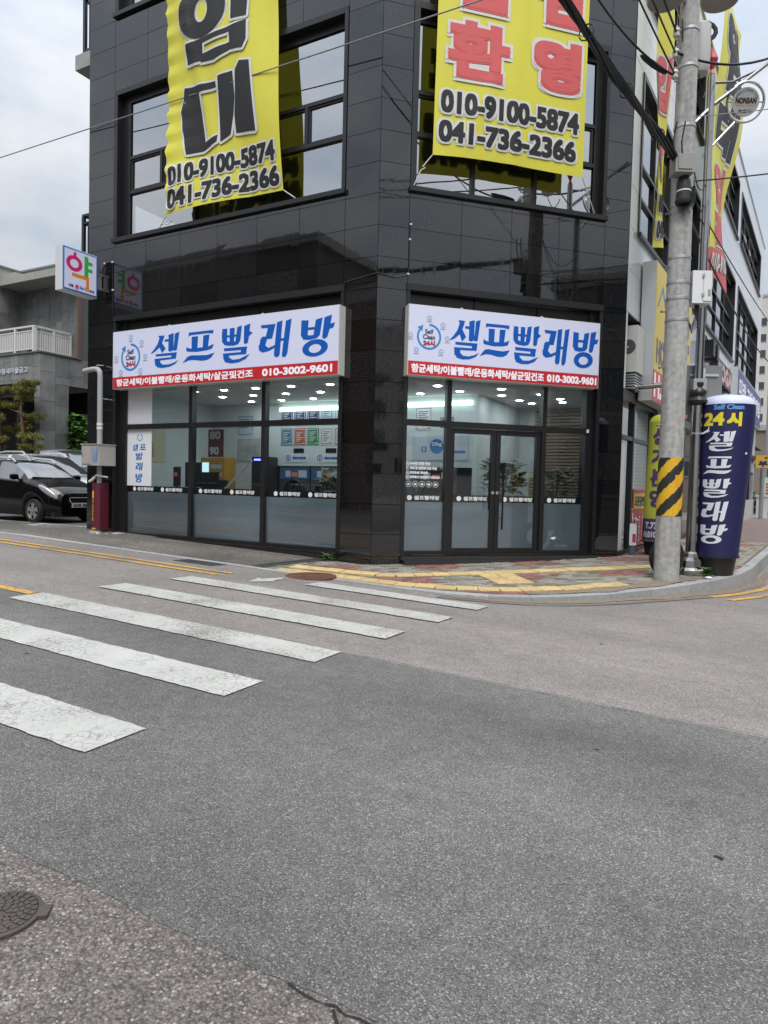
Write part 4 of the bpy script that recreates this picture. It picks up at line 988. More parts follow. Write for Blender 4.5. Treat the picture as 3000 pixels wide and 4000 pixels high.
def big_letters(dil, d):
    mb = MB(); offs = [(0,0)] + ([(dil*math.cos(R(a)), dil*math.sin(R(a))) for a in range(0,360,30)] if dil else [])
    for i, (ox, oy) in enumerate(offs):
        for k, P in enumerate(BIG): mb.face([(x+ox, y+oy, d+.0002*(i*8+k)) for x, y in P])
    o_, q_ = el(.585+dil,.50+dil), el(.165-dil,.23-dil); n_ = len(o_); mb.add([(x,y,d+.0001) for x,y in o_+q_], [(i,(i+1)%n_,n_+(i+1)%n_,n_+i) for i in range(n_)])
    return cut_map(mb, (.09,.09), mapA)
big_letters(.05, .004).build('letter_outline', ban_white, tA); big_letters(0, .028).build('lettering', ban_black, tA)
# door front: tenants welcome
def mapB(u, v, d):
    q = u/2.82; k = v/5.2
    f_ = .02*math.sin(3.5*q+2*k) + .018*math.exp(-((q-.52-.02*math.sin(v*3))/.03)**2) + .02*math.exp(-((q-.30-.14*(v-.9))/.05)**2)*math.exp(-((v-.9)/.6)**2)
    z = 6.80+v + .055*q + .07*math.sin(math.pi*q)*math.exp(-v*2.5)*(1-q)
    return FB.p(.84+u+.05*k, z, .20+f_+d-.03*math.sin(math.pi*q)*math.exp(-v*3))
tB = banner('yellow banner with red letters hung above the glass double door', 2.82, 5.2, mapB,
    [('입',.26,1.24,2.42,3.6,.075,ban_red,.05),('점',1.82,2.68,2.47,3.65,.075,ban_red,.05),('환',.19,1.31,1.29,2.24,.06,ban_red,.05),('영',1.76,2.70,1.35,2.24,.07,ban_red,.05),('010-9100-5874',.10,2.70,.70,1.07,.022,ban_black,.035),('041-736-2366',.08,2.66,.22,.58,.022,ban_black,.035)], FB.p(2.2,6.8,.2), nu=24, nv=52)
mb = MB(); mb.tube([mapB(0,0,0), FB.p(.70,6.62,.12), FB.p(.74,6.60,.14), FB.p(.67,6.56,.11), FB.p(.58,6.33,.05)], .010, 5); mb.build('rope', rope_m, tB); mb = MB(); mb.tube([mapB(2.82,0,0), FB.p(4.02,6.33,.05)], .010, 5); mb.build('rope', rope_m, tB)
# side wing banners
def mapC1(u, v, d): q = u/.9; return FC.p(-.05+u, 5.75+v+.25*q, .42+.06*math.sin(v*1.3+q*3)+d)
banner('narrow yellow banner with black phone digits beside the utility pole', .9, 7.0, mapC1, [('010-9100',.06,.86,.62,.95,.02,ban_black,.03),('041-',.06,.60,.16,.48,.02,ban_black,.03),('환',.05,.8,1.25,2.2,.05,ban_red,.04),('입',.05,.8,2.5,3.5,.05,ban_red,.04)], FC.p(.4,5.75,.4), nu=10, nv=40)
def mapC2(u, v, d):
    q = u/3.4; k = v/8.2
    c = (5.35+(8.2-5.35)*q)*(1-k) + (6.4+(11.2-6.4)*q)*k; z = (6.75+(.55)*q)*(1-k) + (14.3+1.4*q)*k
    return FC.p(c, z, .5+.10*math.sin(k*9+q*2.5)*(.5+q)+d)
tC2 = banner('tall yellow banner twisting in the wind on the white side wing', 3.4, 8.2, mapC2, [('임',.5,2.9,5.4,7.9,.16,ban_black,.08),('대',.5,2.9,3.55,5.1,.16,ban_black,.08),('입',.6,2.7,2.05,3.3,.10,ban_red,.06),('환',.6,2.7,.85,1.85,.10,ban_red,.06)], FC.p(6.8,6.75,.5), nu=16, nv=50, cut=.2)
mb = MB(); nn_ = 10
mb.add([mapC2(3.4*i/nn_, .75*j/6-.02-(.5*(i/nn_)**2*(1-j/6)), .022) for j in range(7) for i in range(nn_+1)], [(j*(nn_+1)+i, j*(nn_+1)+i+1, (j+1)*(nn_+1)+i+1, (j+1)*(nn_+1)+i) for j in range(6) for i in range(nn_)])
mb.build('red_hem', ban_red, tC2)
vs, fs = cut_text('010-9100', .3, 3.0, .10, .60, .03, .2, .2); mb = MB(); mb.add([mapC2(x, y, .045+d) for x,y,d in vs], fs); mb.build('lettering', ban_white, tC2)

# pharmacy blade sign
FP = Fr((-6.60,-.2,0), (0,1,0), (1,0,0))       # faces +x, u runs along +y
t = thing('blade_sign', 'white square pharmacy sign with blue edge jutting from the granite pier', 'sign', (-6.7,-.6,5.1))
mb = MB(); mb.box(-6.83,-6.615,-1.0,-.19,5.08,5.95); mb.build('sign_box', M('sign_grey_white', (.66,.67,.68), .4), t)
mb = MB(); mb.fbox(FP, -.79, 0, 5.10, 5.93, -.014, .0); mb.build('blue_edge', M('pharmacy_blue', (.02,.2,.6), .35), t)
mb = MB(); mb.fbox(FP, -.765, -.025, 5.125, 5.905, .001, .006); mb.build('sign_face', sign_white, t)
mb = MB(); ringm(mb, FP.p, -.545, 5.645, .10, .185, .008, sv=.85); rectm(mb, FP.p, -.565, -.50, 5.79, 5.87, .009); mb.build('lettering', M('pharmacy_pink', (.62,.02,.16), .4, emit=.05), t)
mb = MB(); rectm(mb, FP.p, -.31, -.22, 5.45, 5.86, .008); rectm(mb, FP.p, -.225, -.12, 5.70, 5.77, .0085); rectm(mb, FP.p, -.225, -.12, 5.56, 5.63, .0085); mb.build('lettering', M('pharmacy_green', (.05,.42,.06), .4, emit=.04), t)
mb = MB(); rectm(mb, FP.p, -.60, -.20, 5.385, 5.455, .008); rectm(mb, FP.p, -.27, -.20, 5.20, 5.39, .0085); mb.build('lettering', M('pharmacy_orange', (.75,.24,.02), .4, emit=.04), t)
mb = MB(); ltr(mb, '내동', FP.p, -.68, -.56, 5.165, 5.225, .008, .003, 6); mb.build('lettering', navy_ink, t); mb = MB(); ltr(mb, '약국', FP.p, -.20, -.07, 5.155, 5.215, .008, .003, 6); mb.build('lettering', navy_ink, t)
for s_, a, m_ in (('온',-.53,'pharmacy_pink'),('누',-.42,'pharmacy_blue'),('리',-.31,'pharmacy_orange')):
    mb = MB(); ltr(mb, s_, FP.p, a, a+.10, 5.15, 5.24, .008, .005, 6); mb.build('lettering', MATS[m_], t)
mb = MB(); mb.box(-6.78,-6.66,-.19,.0,5.60,5.64); mb.box(-6.78,-6.66,-.19,.0,5.30,5.34); mb.box(-6.76,-6.68,-.15,-.02,5.34,5.60); mb.build('bracket', alu, t)
# thin conduit with white clips on the wall
t = thing('wall_cable', 'thin black cable stapled up the granite pier beside the pharmacy sign', 'cable', (-6.42,-.02,4.7))
mb = MB(); mb.tube([FA.p(-6.68,5.72,.012), FA.p(-6.6,5.86,.012), FA.p(-6.36,5.86,.012), FA.p(-6.345,5.2,.012), FA.p(-6.345,4.75,.012)], .008, 5); mb.build('cable', cable_mat, t)
for u, z in ((-6.6,5.86),(-6.36,5.86),(-6.345,5.28)):
    mb = MB(); mb.fbox(FA, u-.02, u+.02, z-.015, z+.015, .0, .025); mb.build('clip', white_metal, t)
t = thing('wall_cable', 'thin black cable drooping over the granite spandrel by the corner', 'cable', (0,0,4.7))
mb = MB(); mb.tube([FB.p(.56,5.75,.012), FB.p(.54,5.5,.015), FB.p(.55,5.1,.012), FB.p(.53,4.86,.02), FB.p(.3,4.80,.02), FB.p(0,4.84,.03), FA.p(-.3,4.80,.02), FA.p(-.62,4.76,.02), FA.p(-.64,4.5,.02)], .007, 5); mb.build('cable', cable_mat, t)
for u, z in ((.555,5.70),(.545,5.45),(.53,4.88)):
    mb = MB(); mb.fbox(FB, u-.016, u+.016, z-.012, z+.012, .0, .028); mb.build('clip', white_metal, t)

# grey flue pipe, gas meter box and maroon pipe guard on the left pier
pipe_m = M('grey_pvc', (.36,.37,.38), .45, 0, .12, 4)
t = thing('vent_pipe', 'grey bent flue pipe running up the granite pier from the meter box', 'pipe', (-6.43,-.2,2.05))
arc = [(-6.98,-.20,3.60),(-6.74,-.20,3.62)] + [(-6.61+.13*math.sin(R(a)), -.20, 3.49+.13*math.cos(R(a))) for a in range(0, 91, 15)] + [(-6.48,-.20,2.06)]
mb = MB(); mb.tube(arc, .055, 14); mb.build('pipe', pipe_m, t, True)
mb = MB()
for z in (2.36,2.44): mb.lathe([(.061,0),(.061,.05)], (-6.48,-.20,z), 14)
mb.build('collar', white_metal, t, True)
mb = MB(); mb.tube([(-6.6,-.2,3.7),(-6.6,-.03,3.72)], .012, 6); mb.tube([(-6.45,-.2,3.0),(-6.45,-.01,3.0)], .012, 6); mb.build('bracket', alu, t)
t = thing('meter_box', 'cream steel gas meter cabinet with a blue scribble on its side', 'cabinet', (-6.45,-.2,1.6))
box_m = M('cabinet_cream', (.42,.40,.36), .5, 0, .08, 6)
mb = MB(); mb.box(-6.76,-6.22,-.42,-.01,1.60,2.03); mb.build('cabinet', box_m, t)
mb = MB(); mb.box(-6.74,-6.46,-.432,-.421,1.63,2.0); dr = mb.build('door', M('cabinet_door', (.40,.36,.33), .5, 0, .1, 5), t)
mb = MB(); mb.box(-6.725,-6.705,-.445,-.433,1.78,1.86); mb.build('latch', alu, dr)
mb = MB(); mb.box(-6.775,-6.205,-.44,-.0,2.03,2.045); mb.build('lid', box_m, t)
mb = MB(); q = [(-6.43,1.97),(-6.415,1.70),(-6.39,1.66),(-6.37,1.95),(-6.345,1.64),(-6.32,1.72),(-6.305,1.98),(-6.29,1.66),(-6.26,1.92),(-6.25,1.99)]
for k, (a, b) in enumerate(zip(q[:-1], q[1:])): y_ = -.4225-.0004*k; mb.add([(a[0]-.011,y_,a[1]),(a[0]+.011,y_,a[1]),(b[0]+.011,y_,b[1]),(b[0]-.011,y_,b[1])], [(0,1,2,3)])
mb.build('scribble', M('blue_chalk', (.13,.24,.46), .9, 0, .4, 40), t)
maroon = M('maroon_steel', (.11,.012,.03), .4, 0, .12, 5)
t = thing('pipe_guard', 'dark red steel guard with yellow letters over the gas pipe', 'pipe guard', (-6.42,-.2,.25))
mb = MB(); mb.prism([(-6.59,-.05),(-6.59,-.27),(-6.54,-.33),(-6.42,-.33),(-6.37,-.27),(-6.37,-.05)], lambda u,v,d: (u,v,d), .27, 1.24); mb.build('guard', maroon, t)
mb = MB(); mb.tube([(-6.48,-.2,1.24),(-6.48,-.2,1.6)], .05, 12); mb.build('gas_pipe', pipe_m, t, True)
yink = M('yellow_ink', (.75,.45,.03), .5)
FG = Fr((-6.62,-.30,0), (.08,-.10,0), (-.10,-.08,0)); FG2 = Fr((-6.54,-.33,0), (1,0,0), (0,-1,0))
mb = MB()
for i, ch in enumerate('주의'): pass
rectm(mb, FG2.p, .01, .055, .92, 1.07, .002); rectm(mb, FG2.p, .005, .115, .275, .30, .002)
ltr(mb, '도시가스관', lambda u,v,d: FG2.p(.01+.045*v, .90-u, d), .0, .46, 0.05, .95, .002, .004, 6); mb.build('lettering', yink, t)
mb = MB(); mb.tube([(-6.55,-.3,1.32),(-6.45,-.30,1.40),(-6.33,-.28,1.38),(-6.22,-.2,1.36)], .018, 6); mb.tube([(-6.62,-.34,1.26),(-6.55,-.32,1.30),(-6.50,-.30,1.36)], .03, 6); mb.build('rag_tie', M('white_rag', (.55,.55,.52), .9, 0, .2, 20), t)
t = thing('rubble', 'pale crumbled mortar heap at the foot of the dark red pipe guard', 'rubble', (-6.3,-.35,.2))
rr_ = random.Random(9)
for i in range(9):
    x, y = -6.52+rr_.uniform(0,.4), -.38+rr_.uniform(-.08,.08); s_ = rr_.uniform(.02,.045); mb = MB()
    mb.add([(x+s_*rr_.uniform(.6,1.2)*a, y+s_*rr_.uniform(.6,1.2)*b, sw(x,y)+(-.01 if c < 0 else s_*rr_.uniform(.5,1.1))) for a in (-1,1) for b in (-1,1) for c in (-1,1)], [(0,1,3,2),(4,6,7,5),(0,4,5,1),(2,3,7,6),(0,2,6,4),(1,5,7,3)]); mb.build('lump', MATS['white_rag'], t)

# ================================================================== THINGS INSIDE THE SHOP
wash_steel = M('washer_steel', (.22,.225,.23), .32, .8, .1, 4)
wash_panel = M('washer_blue', (.05,.13,.30), .35)
dark_gl = M('dark_glass', (.012,.013,.015), .08)
display = M('washer_display', (.5,.12,.08), .4, emit=.08, ecol=(1,.25,.15))
def machine(x, w, y, h, label, name, panel, door_z, rad, group=None):
    t = thing(name, label, name.replace('_', ' '), (x+w/2, y, .172), group)
    mb = MB(); mb.box(x+.008, x+w-.008, y, y+.85, .172, .172+h); mb.build('cabinet', wash_steel, t)
    mb = MB(); mb.box(x+.03, x+w-.03, y-.02, y-.001, .172+h-.30, .172+h-.05); cp = mb.build('control_panel', panel, t)
    mb = MB(); mb.box(x+w*.42, x+w*.60, y-.026, y-.0205, .172+h-.24, .172+h-.14); mb.build('display', display, cp)
    mb = MB(); mb.box(x+w*.64, x+w*.90, y-.025, y-.0205, .172+h-.26, .172+h-.09); mb.box(x+w*.22, x+w*.38, y-.025, y-.0205, .172+h-.25, .172+h-.10); mb.build('button_plate', M('plate_white', (.55,.58,.62), .5), cp)
    ax = Matrix(((1,0,0),(0,0,-1),(0,1,0)))
    mb = MB(); mb.lathe([(rad,0),(rad,.04),(rad*.93,.06),(rad*.78,.06),(rad*.76,.02)], (x+w/2, y-.001, door_z), 32, ax); dr = mb.build('door', black_metal, t, True)
    mb = MB(); mb.lathe([(rad*.76,.02),(rad*.6,.05),(rad*.3,.065),(.01,.07)], (x+w/2, y-.001, door_z), 28, ax); mb.build('door_glass', dark_gl, dr, True)
    return t
machine(-4.60, .91, 3.50, 1.56, 'grey front loading washer standing next to the black vending tower', 'washing_machine', wash_panel, 1.13, .31)
machine(-3.68, .91, 3.50, 1.56, 'grey front loading washer, second from the black vending tower', 'washing_machine', wash_panel, 1.13, .31)
for x in (-2.76,-1.85): machine(x, .91, 3.50, 1.56, 'grey front loading washer behind the corner pier', 'washing_machine', wash_panel, 1.13, .31, 'washers behind the corner pier')
machine(-.92, 1.0, 3.50, 1.56, 'dark tumble dryer with a large round door seen beside the glass door', 'tumble_dryer', M('dryer_black', (.02,.02,.022), .3), 1.12, .42)
# plates above the washers
for x, s_, wh in ((-4.14,'1','first'),(-3.22,'2','second')):
    t = thing('number_plate', 'white plate with blue ringed number above the %s washer from the vending tower' % wh, 'wall plate', (x,3.51,1.85))
    mb = MB(); mb.box(x-.32,x+.36,3.505,3.519,1.84,2.04); mb.build('plate', white_board, t)
    FW = Fr((x,3.505,0), (1,0,0), (0,-1,0)); mb = MB(); ringm(mb, FW.p, -.21, 1.94, .06, .08, .002); ltr(mb, s_, FW.p, -.235, -.19, 1.895, 1.985, .002, .006, 6); mb.build('lettering', blue_ink, t); mb = MB(); ltr(mb, '20KG WASHER', FW.p, -.08, .32, 1.91, 1.97, .002, .006, 6); mb.build('lettering', blue_ink, t)
    t = thing('notice', 'small black card above the %s washer from the vending tower' % wh, 'notice', (x,3.51,2.06))
    mb = MB(); mb.box(x-.05,x+.24,3.505,3.519,2.06,2.17); mb.build('card', black_metal, t)
pc = {'navy': (.02,.035,.12), 'deep blue': (.025,.05,.2), 'indigo': (.03,.04,.16), 'pale blue': (.55,.62,.72), 'white': (.7,.72,.74), 'teal': (.04,.20,.28), 'rust orange': (.42,.09,.035), 'green': (.03,.22,.09), 'ivory': (.68,.69,.66), 'light grey': (.6,.62,.64)}
def poster(x, z, cname, where, w=.33, h=.40, y=3.519):
    t = thing('poster', '%s framed notice %s' % (cname, where), 'poster', (x+w/2, y, z))
    mb = MB(); mb.box(x, x+w, y-.012, y-.0005, z, z+h); mb.build('sheet', M('poster_'+cname.replace(' ', '_'), pc[cname], .5), t)
    FW = Fr((x, y-.012, 0), (1,0,0), (0,-1,0)); mb = MB(); e = .022
    lm = white_ink if sum(pc[cname]) < 1.2 else navy_ink
    for (a, b, c, d) in ((e,w-e,z+h-e-.012,z+h-e),(e,w*.7,z+e,z+e+.012),(e,e+.012,z+e,z+h-e),(w-e-.012,w-e,z+.1,z+h-e)): rectm(mb, FW.p, a, b, c, d, .0015)
    for k in range(6): rectm(mb, FW.p, .07, w-.07-.04*(k%3), z+h-.10-k*.042, z+h-.085-k*.042, .0015)
    for k in (0,1): discm(mb, FW.p, w*.78+k*.045, z+e+.02, .018, .0015, 8)
    mb.build('print', lm, t)
for i, c_ in enumerate(('navy','deep blue','indigo','pale blue','white')): poster(-4.58+i*.385, 2.72, c_, 'in the upper row above the washers')
for i, c_ in enumerate(('teal','rust orange','green','ivory','light grey')): poster(-4.58+i*.385, 2.25, c_, 'in the lower row above the washers')
poster(-.95, 2.55, 'white', 'above the tumble dryer', .4, .5); poster(-.35, 2.60, 'deep blue', 'above the tumble dryer', .3, .22)
t = thing('dryer_plate', 'pale blue plate with round 23kg badge above the tumble dryer', 'wall plate', (-.3,3.51,1.95))
mb = MB(); mb.box(-1.0,.3,3.505,3.519,1.90,2.42); mb.build('plate', M('pale_plate', (.5,.58,.66), .5), t)
FW = Fr((0,3.505,0), (1,0,0), (0,-1,0)); mb = MB(); discm(mb, FW.p, -.42, 2.2, .16, .002, 24); rectm(mb, FW.p, -.78, -.66, 2.08, 2.2, .002); rectm(mb, FW.p, -.18, .24, 2.05, 2.11, .002); mb.build('badge', blue_ink, t)
mb = MB(); ltr(mb, '23kg', FW.p, -.54, -.30, 2.19, 2.29, .004, .005, 6); mb.build('lettering', white_ink, t); mb = MB(); ltr(mb, '5', FW.p, -.745, -.695, 2.10, 2.18, .004, .006, 6); mb.build('lettering', white_ink, t); mb = MB(); ltr(mb, '건조기', FW.p, -.33, -.05, 1.72, 1.84, .03, .005, 6); mb.build('lettering', white_ink, t)
# drinks / detergent tower and yellow ticket machine
t = thing('vending_tower', 'tall black vending tower with blue lit top beside the washers', 'vending machine', (-4.9,3.4,.172))
mb = MB(); mb.box(-5.18,-4.66,3.15,3.5,.172,1.95); mb.build('cabinet', M('tower_black', (.018,.018,.02), .3), t)
mb = MB(); mb.box(-4.86,-4.68,3.135,3.149,.6,1.85); mb.build('front_panel', M('tower_grey', (.12,.12,.12), .4, .3), t)
for z in (1.7,1.5,1.35,1.1): 
    mb = MB(); mb.box(-4.84,-4.70,3.122,3.134,z,z+.12); mb.build('slot', black_metal, t)
mb = MB(); mb.box(-5.10,-4.88,3.135,3.149,1.86,1.90); mb.build('lit_strip', M('blue_led', (.1,.15,1), .4, emit=3, ecol=(.15,.2,1)), t)
t = thing('ticket_machine', 'yellow payment machine with a bright screen against the left wall', 'ticket machine', (-6.6,3.0,.172))
mb = MB(); mb.box(-6.78,-6.0,3.1,3.5,.172,1.92); mb.build('cabinet', M('kiosk_yellow', (.50,.27,.02), .4), t)
mb = MB(); mb.box(-6.74,-6.52,3.085,3.099,1.3,1.8); mb.build('screen', M('kiosk_screen', (.6,.85,.95), .3, emit=.6, ecol=(.6,.9,1)), t)
for z in (1.25,1.45,1.65):
    mb = MB(); mb.box(-6.42,-6.08,3.085,3.099,z,z+.10); mb.build('coin_slot', alu, t)
t = thing('counter', 'black counter under the left windows of the shop', 'counter', (-4.6,.8,.172))
mb = MB(); mb.box(-5.9,-3.4,.55,1.05,1.00,1.04); mb.build('top', white_board, t); mb = MB(); mb.box(-5.85,-3.45,.65,1.0,.172,1.0); mb.build('front', black_metal, t)
def screen(x, z, w, h, label, y=.75):
    t = thing('monitor', label, 'monitor', (x, y, 1.04)); mb = MB(); mb.box(x-w/2,x+w/2,y-.03,y+.03,z,z+h); mb.build('casing', black_metal, t); mb = MB(); mb.box(x-.05,x+.05,y-.04,y+.04,1.04,z); mb.box(x-.12,x+.12,y-.1,y+.1,1.04,1.06); mb.build('stand', black_metal, t)
screen(-4.75, 1.20, .42, .52, 'black monitor back on the counter behind the first mullion'); screen(-4.28, 1.10, .45, .42, 'low wide black monitor back on the counter'); screen(-3.95, 1.10, .26, .26, 'small black display on the counter end')
t = thing('card_reader', 'slim black card reader standing by the white panel', 'card reader', (-5.18,.7,1.04)); mb = MB(); mb.box(-5.24,-5.10,.66,.74,1.2,1.62); mb.build('body', black_metal, t); mb = MB(); mb.box(-5.22,-5.12,.652,.659,1.42,1.50); mb.build('screen', display, t); mb = MB(); mb.box(-5.19,-5.15,.68,.72,1.04,1.2); mb.build('stem', black_metal, t)
t = thing('brace_bar', 'pale slanting bar behind the middle shop window', 'bar', (-3.6,.5,1.0)); mb = MB(); mb.tube([(-3.78,.45,1.05),(-2.95,.45,1.75)], .022, 6); mb.build('bar', white_metal, t)
# mural, cartoon panel and the price sheet on the left
t = thing('mural', 'faint grey picture mural on the back wall', 'mural', (-5.9,3.5,1.8)); mb = MB(); mb.box(-5.95,-5.22,3.50,3.518,1.85,2.42); mb.build('panel', M('mural_grey', (.42,.45,.46), .7, 0, .35, 5), t)
t = thing('cartoon_panel', 'cream wall panel with an orange figure on the left wall', 'wall panel', (-6.79,1.6,1.8)); mb = MB(); mb.box(-6.798,-6.78,.9,1.9,1.75,2.55); mb.build('panel', M('cream_panel', (.62,.56,.40), .7), t)
FWl = Fr((-6.78,1.4,0), (0,1,0), (1,0,0)); mb = MB(); discm(mb, FWl.p, .0, 2.34, .10, .003, 14); mb.prism([(-.16,1.85),(.16,1.85),(.12,2.22),(-.12,2.22)], FWl.p, .003, .004); mb.build('figure', M('figure_orange', (.5,.30,.16), .7), t)
poster(-5.95, 2.5, 'pale blue', 'on the back wall over the yellow machine', .5, .5)
t = thing('price_sheet', 'red and black hanging sheet printed with 80 and 90', 'hanging sheet', (-4.1,.3,1.9))
FS = Fr((-4.02,.40,0), (1,0,0), (0,-1,0)); mb = MB(); mb.fbox(FS, 0, .40, 1.82, 2.36, 0, .004); mb.build('sheet', M('sheet_red', (.16,.05,.05), .6, 0, .3, 6), t); mb = MB(); ltr(mb, '80', FS.p, .04, .32, 2.17, 2.33, .006, .01, 6); mb.build('lettering', white_ink, t); mb = MB(); ltr(mb, '90', FS.p, .04, .28, 1.86, 2.02, .006, .01, 6); mb.build('lettering', white_ink, t)
# plants near the door and a flower pot in the corner window
leaf_m = M('leaf_dark', (.022,.075,.022), .45, 0, .35, 3)
def leafy(mb, c, rad, n, size, rnd_, flat=.6):
    for i in range(n):
        a = rnd_.uniform(0, 2*math.pi); e = rnd_.uniform(-.5, 1); p = Vector(c)+Vector((math.cos(a)*rad*rnd_.uniform(.2,1), math.sin(a)*rad*rnd_.uniform(.2,1), e*rad*1.1))
        d = Vector((math.cos(a), math.sin(a), rnd_.uniform(-.5,.6))).normalized(); s_ = d.cross(Vector((0,0,1))).normalized()*size*.55; L = size*rnd_.uniform(.7,1.3); up_ = Vector((0,0,.12*L))
        mb.add([p, p+d*L*.45+s_+up_, p+d*L, p+d*L*.45-s_+up_, p+d*L*.5+up_*1.6], [(0,1,4),(1,2,4),(2,3,4),(3,0,4)])
def pot_plant(x, y, h, rad, n, size, label, seed, pot=(.10,.06,.045)):
    t = thing('potted_plant', label, 'plant', (x,y,.172)); r_ = random.Random(seed)
    mb = MB(); mb.lathe([(.13,0),(.17,.30),(.185,.30),(.185,.33),(.16,.33),(.15,.29)], (x,y,.172), 16); mb.build('pot', M('pot_%d' % seed, pot, .6), t, True)
    mb = MB()
    for k in range(4): mb.tube([(x,y,.45),(x+r_.uniform(-.08,.08),y+r_.uniform(-.08,.08),.5+h*.4),(x+r_.uniform(-.2,.2),y+r_.uniform(-.2,.2),.4+h*.8)], [.014,.012,.006], 5)
    mb.build('stem', M('stem_brown', (.10,.07,.04), .8), t)
    mb = MB(); leafy(mb, (x,y,.172+h*.72), rad, n, size, r_); mb.build('foliage', leaf_m, t)
p_ = FB.p(2.75, 0, -.65); pot_plant(p_.x, p_.y, 1.75, .36, 120, .2, 'broad leaved dark green plant in a pot behind the right door', 21)
p_ = FB.p(3.75, 0, -.6); pot_plant(p_.x, p_.y, 1.65, .38, 150, .13, 'fine leaved plant in a pot behind the pane beside the door', 22)
t = thing('flower_pot', 'white flower pot with pale green blossoms in the corner window', 'flower pot', (-1.3,.65,1.05))
mb = MB(); mb.lathe([(.07,0),(.10,.14),(.09,.14)], (-1.28,.62,1.07), 14); mb.build('pot', white_board, t, True); mb = MB(); leafy(mb, (-1.28,.62,1.26), .16, 40, .14, random.Random(5)); mb.build('foliage', leaf_m, t)
mb = MB(); leafy(mb, (-1.28,.62,1.45), .15, 110, .07, random.Random(6)); mb.build('blossom', M('pale_blossom', (.5,.55,.28), .6), t)
t = thing('window_shelf', 'low white shelf under the corner window', 'shelf', (-1.4,.6,.172)); mb = MB(); mb.box(-2.2,-.85,.42,.82,1.03,1.07); mb.build('board', white_board, t); mb = MB(); mb.box(-2.15,-2.1,.45,.8,.172,1.03); mb.box(-.95,-.9,.45,.8,.172,1.03); mb.build('leg', white_board, t)
for k, (u, z, s_) in enumerate(((2.45,1.15,.16),(3.12,1.10,.18))):
    t = thing('yellow_note', 'yellow paper notice stuck low on the right door' if k == 0 else 'yellow paper notice stuck beside the door mullion', 'notice', FB.p(u,z,-.3)); mb = MB(); mb.fbox(FB, u, u+s_, z+.08, z+.45, -.40, -.396); mb.build('paper', M('note_yellow', (.65,.55,.04), .7), t)
    mb = MB()
    for j in range(5): rectm(mb, FB.p, u+.02, u+s_-.03, z+.38-j*.06, z+.40-j*.06, -.394)
    mb.build('print', navy_ink, t)
# ================================================================== WHITE SIDE WING
white_panel = M('white_composite_panel', (.66,.68,.71), .16, 0, .03, 1.2, spec=.5, rnd=.05)
C_OPS = [(.6,7.35,6.25,9.3),(8.0,15.6,6.27,9.3),(16.5,24.9,6.3,9.35),(.6,7.35,10.8,12.9),(8.0,15.6,10.8,12.9),(16.5,24.9,10.95,12.9)]
cus = [0]+[.6+1.35*k for k in range(6)]+[8.0+1.52*k for k in range(6)]+[16.5+1.4*k for k in range(7)]+[26.8]
cladding(FC, cus, [4.69,5.47,6.25,7.0,7.75,8.5,9.3,10.05,10.8,11.5,12.2,12.9,13.8], C_OPS, white_panel, 'white_panel', gap=.008, jit=.002)
for (a, b, c, d) in C_OPS:
    nb = 4; bays = [a+.14+(b-a-.24)*k/nb for k in range(nb+1)]
    big_window(FC, a, b, c, d, bays, [c+.95, c+1.6], pane_mat=pane_c, split=False)
mb = MB(); mb.fbox(FC, 0, 26.8, 13.802, 13.88, -.3, .04); mb.build('coping', white_panel, bld)
mb = MB(); mb.fbox(FC, .3, 26.5, 5.0, 13.5, -2.9, -2.8); mb.fbox(FC, 5.2, 26.5, .1, 4.7, -2.9, -2.8); mb.build('interior_wall', room_mat, bld)
mb = MB(); mb.fbox(FC, 26.5, 26.79, -.2, 13.7, -6, -.03); mb.build('end_wall', white_panel, bld)
film_blue = M('window_film_blue', (.02,.13,.42), .3)
for k in range(4):
    a = 16.7+2.05*k; mb = MB(); mb.fbox(FC, a, a+1.9, 7.95, 9.0, -.19, -.176); mb.build('window_film', film_blue, bld)
# ground floor glazing of the wing
mb = MB()
posts = [.12,1.12,2.9,4.8,6.8,8.8,10.8,12.8,14.8,16.8,18.8,20.8,22.8,24.8,26.6]
for u in posts: mb.fbox(FC, u-.05, u+.05, .1, 3.1, -.2, -.04)
mb.fbox(FC, .0, 26.7, 3.06, 3.26, -.2, .0); mb.fbox(FC, .0, 26.7, .1, .19, -.21, -.03); mb.fbox(FC, .1, 26.6, 2.34, 2.42, -.19, -.05)
sf = mb.build('shopfront_frame', frame_mat, bld)
for a, b in zip(posts[:-1], posts[1:]):
    for z0, z1 in ((.19,2.34),(2.42,3.06)):
        mb = MB(); rectm(mb, FC.p, a+.05, b-.05, z0, z1, -.1); mb.build('pane', pane_c, sf)
mb = MB(); mb.fbox(FC, .0, 26.7, 3.27, 4.68, -.5, -.3); mb.build('recessed_fascia', core_mat, bld)
mb = MB(); mb.fbox(FC, 0, .12, 3.27, 4.68, -.3, -.002); mb.build('fascia_panel', white_panel, bld)
mb = MB(); mb.fbox(FC, .0, 26.7, -.2, .1, -.3, -.01); mb.build('plinth', step_mat, bld)
mb = MB(); mb.fbox(FC, 20.0, 26.6, .1, 1.05, -.06, .03); mb.build('stone_base', M('base_marble', (.5,.5,.49), .3, 0, .15, 4), bld)
mb = MB(); mb.fbox(FC, .125, .62, .19, 2.3, -.095, -.085); mb.build('white_panel', white_board, bld)

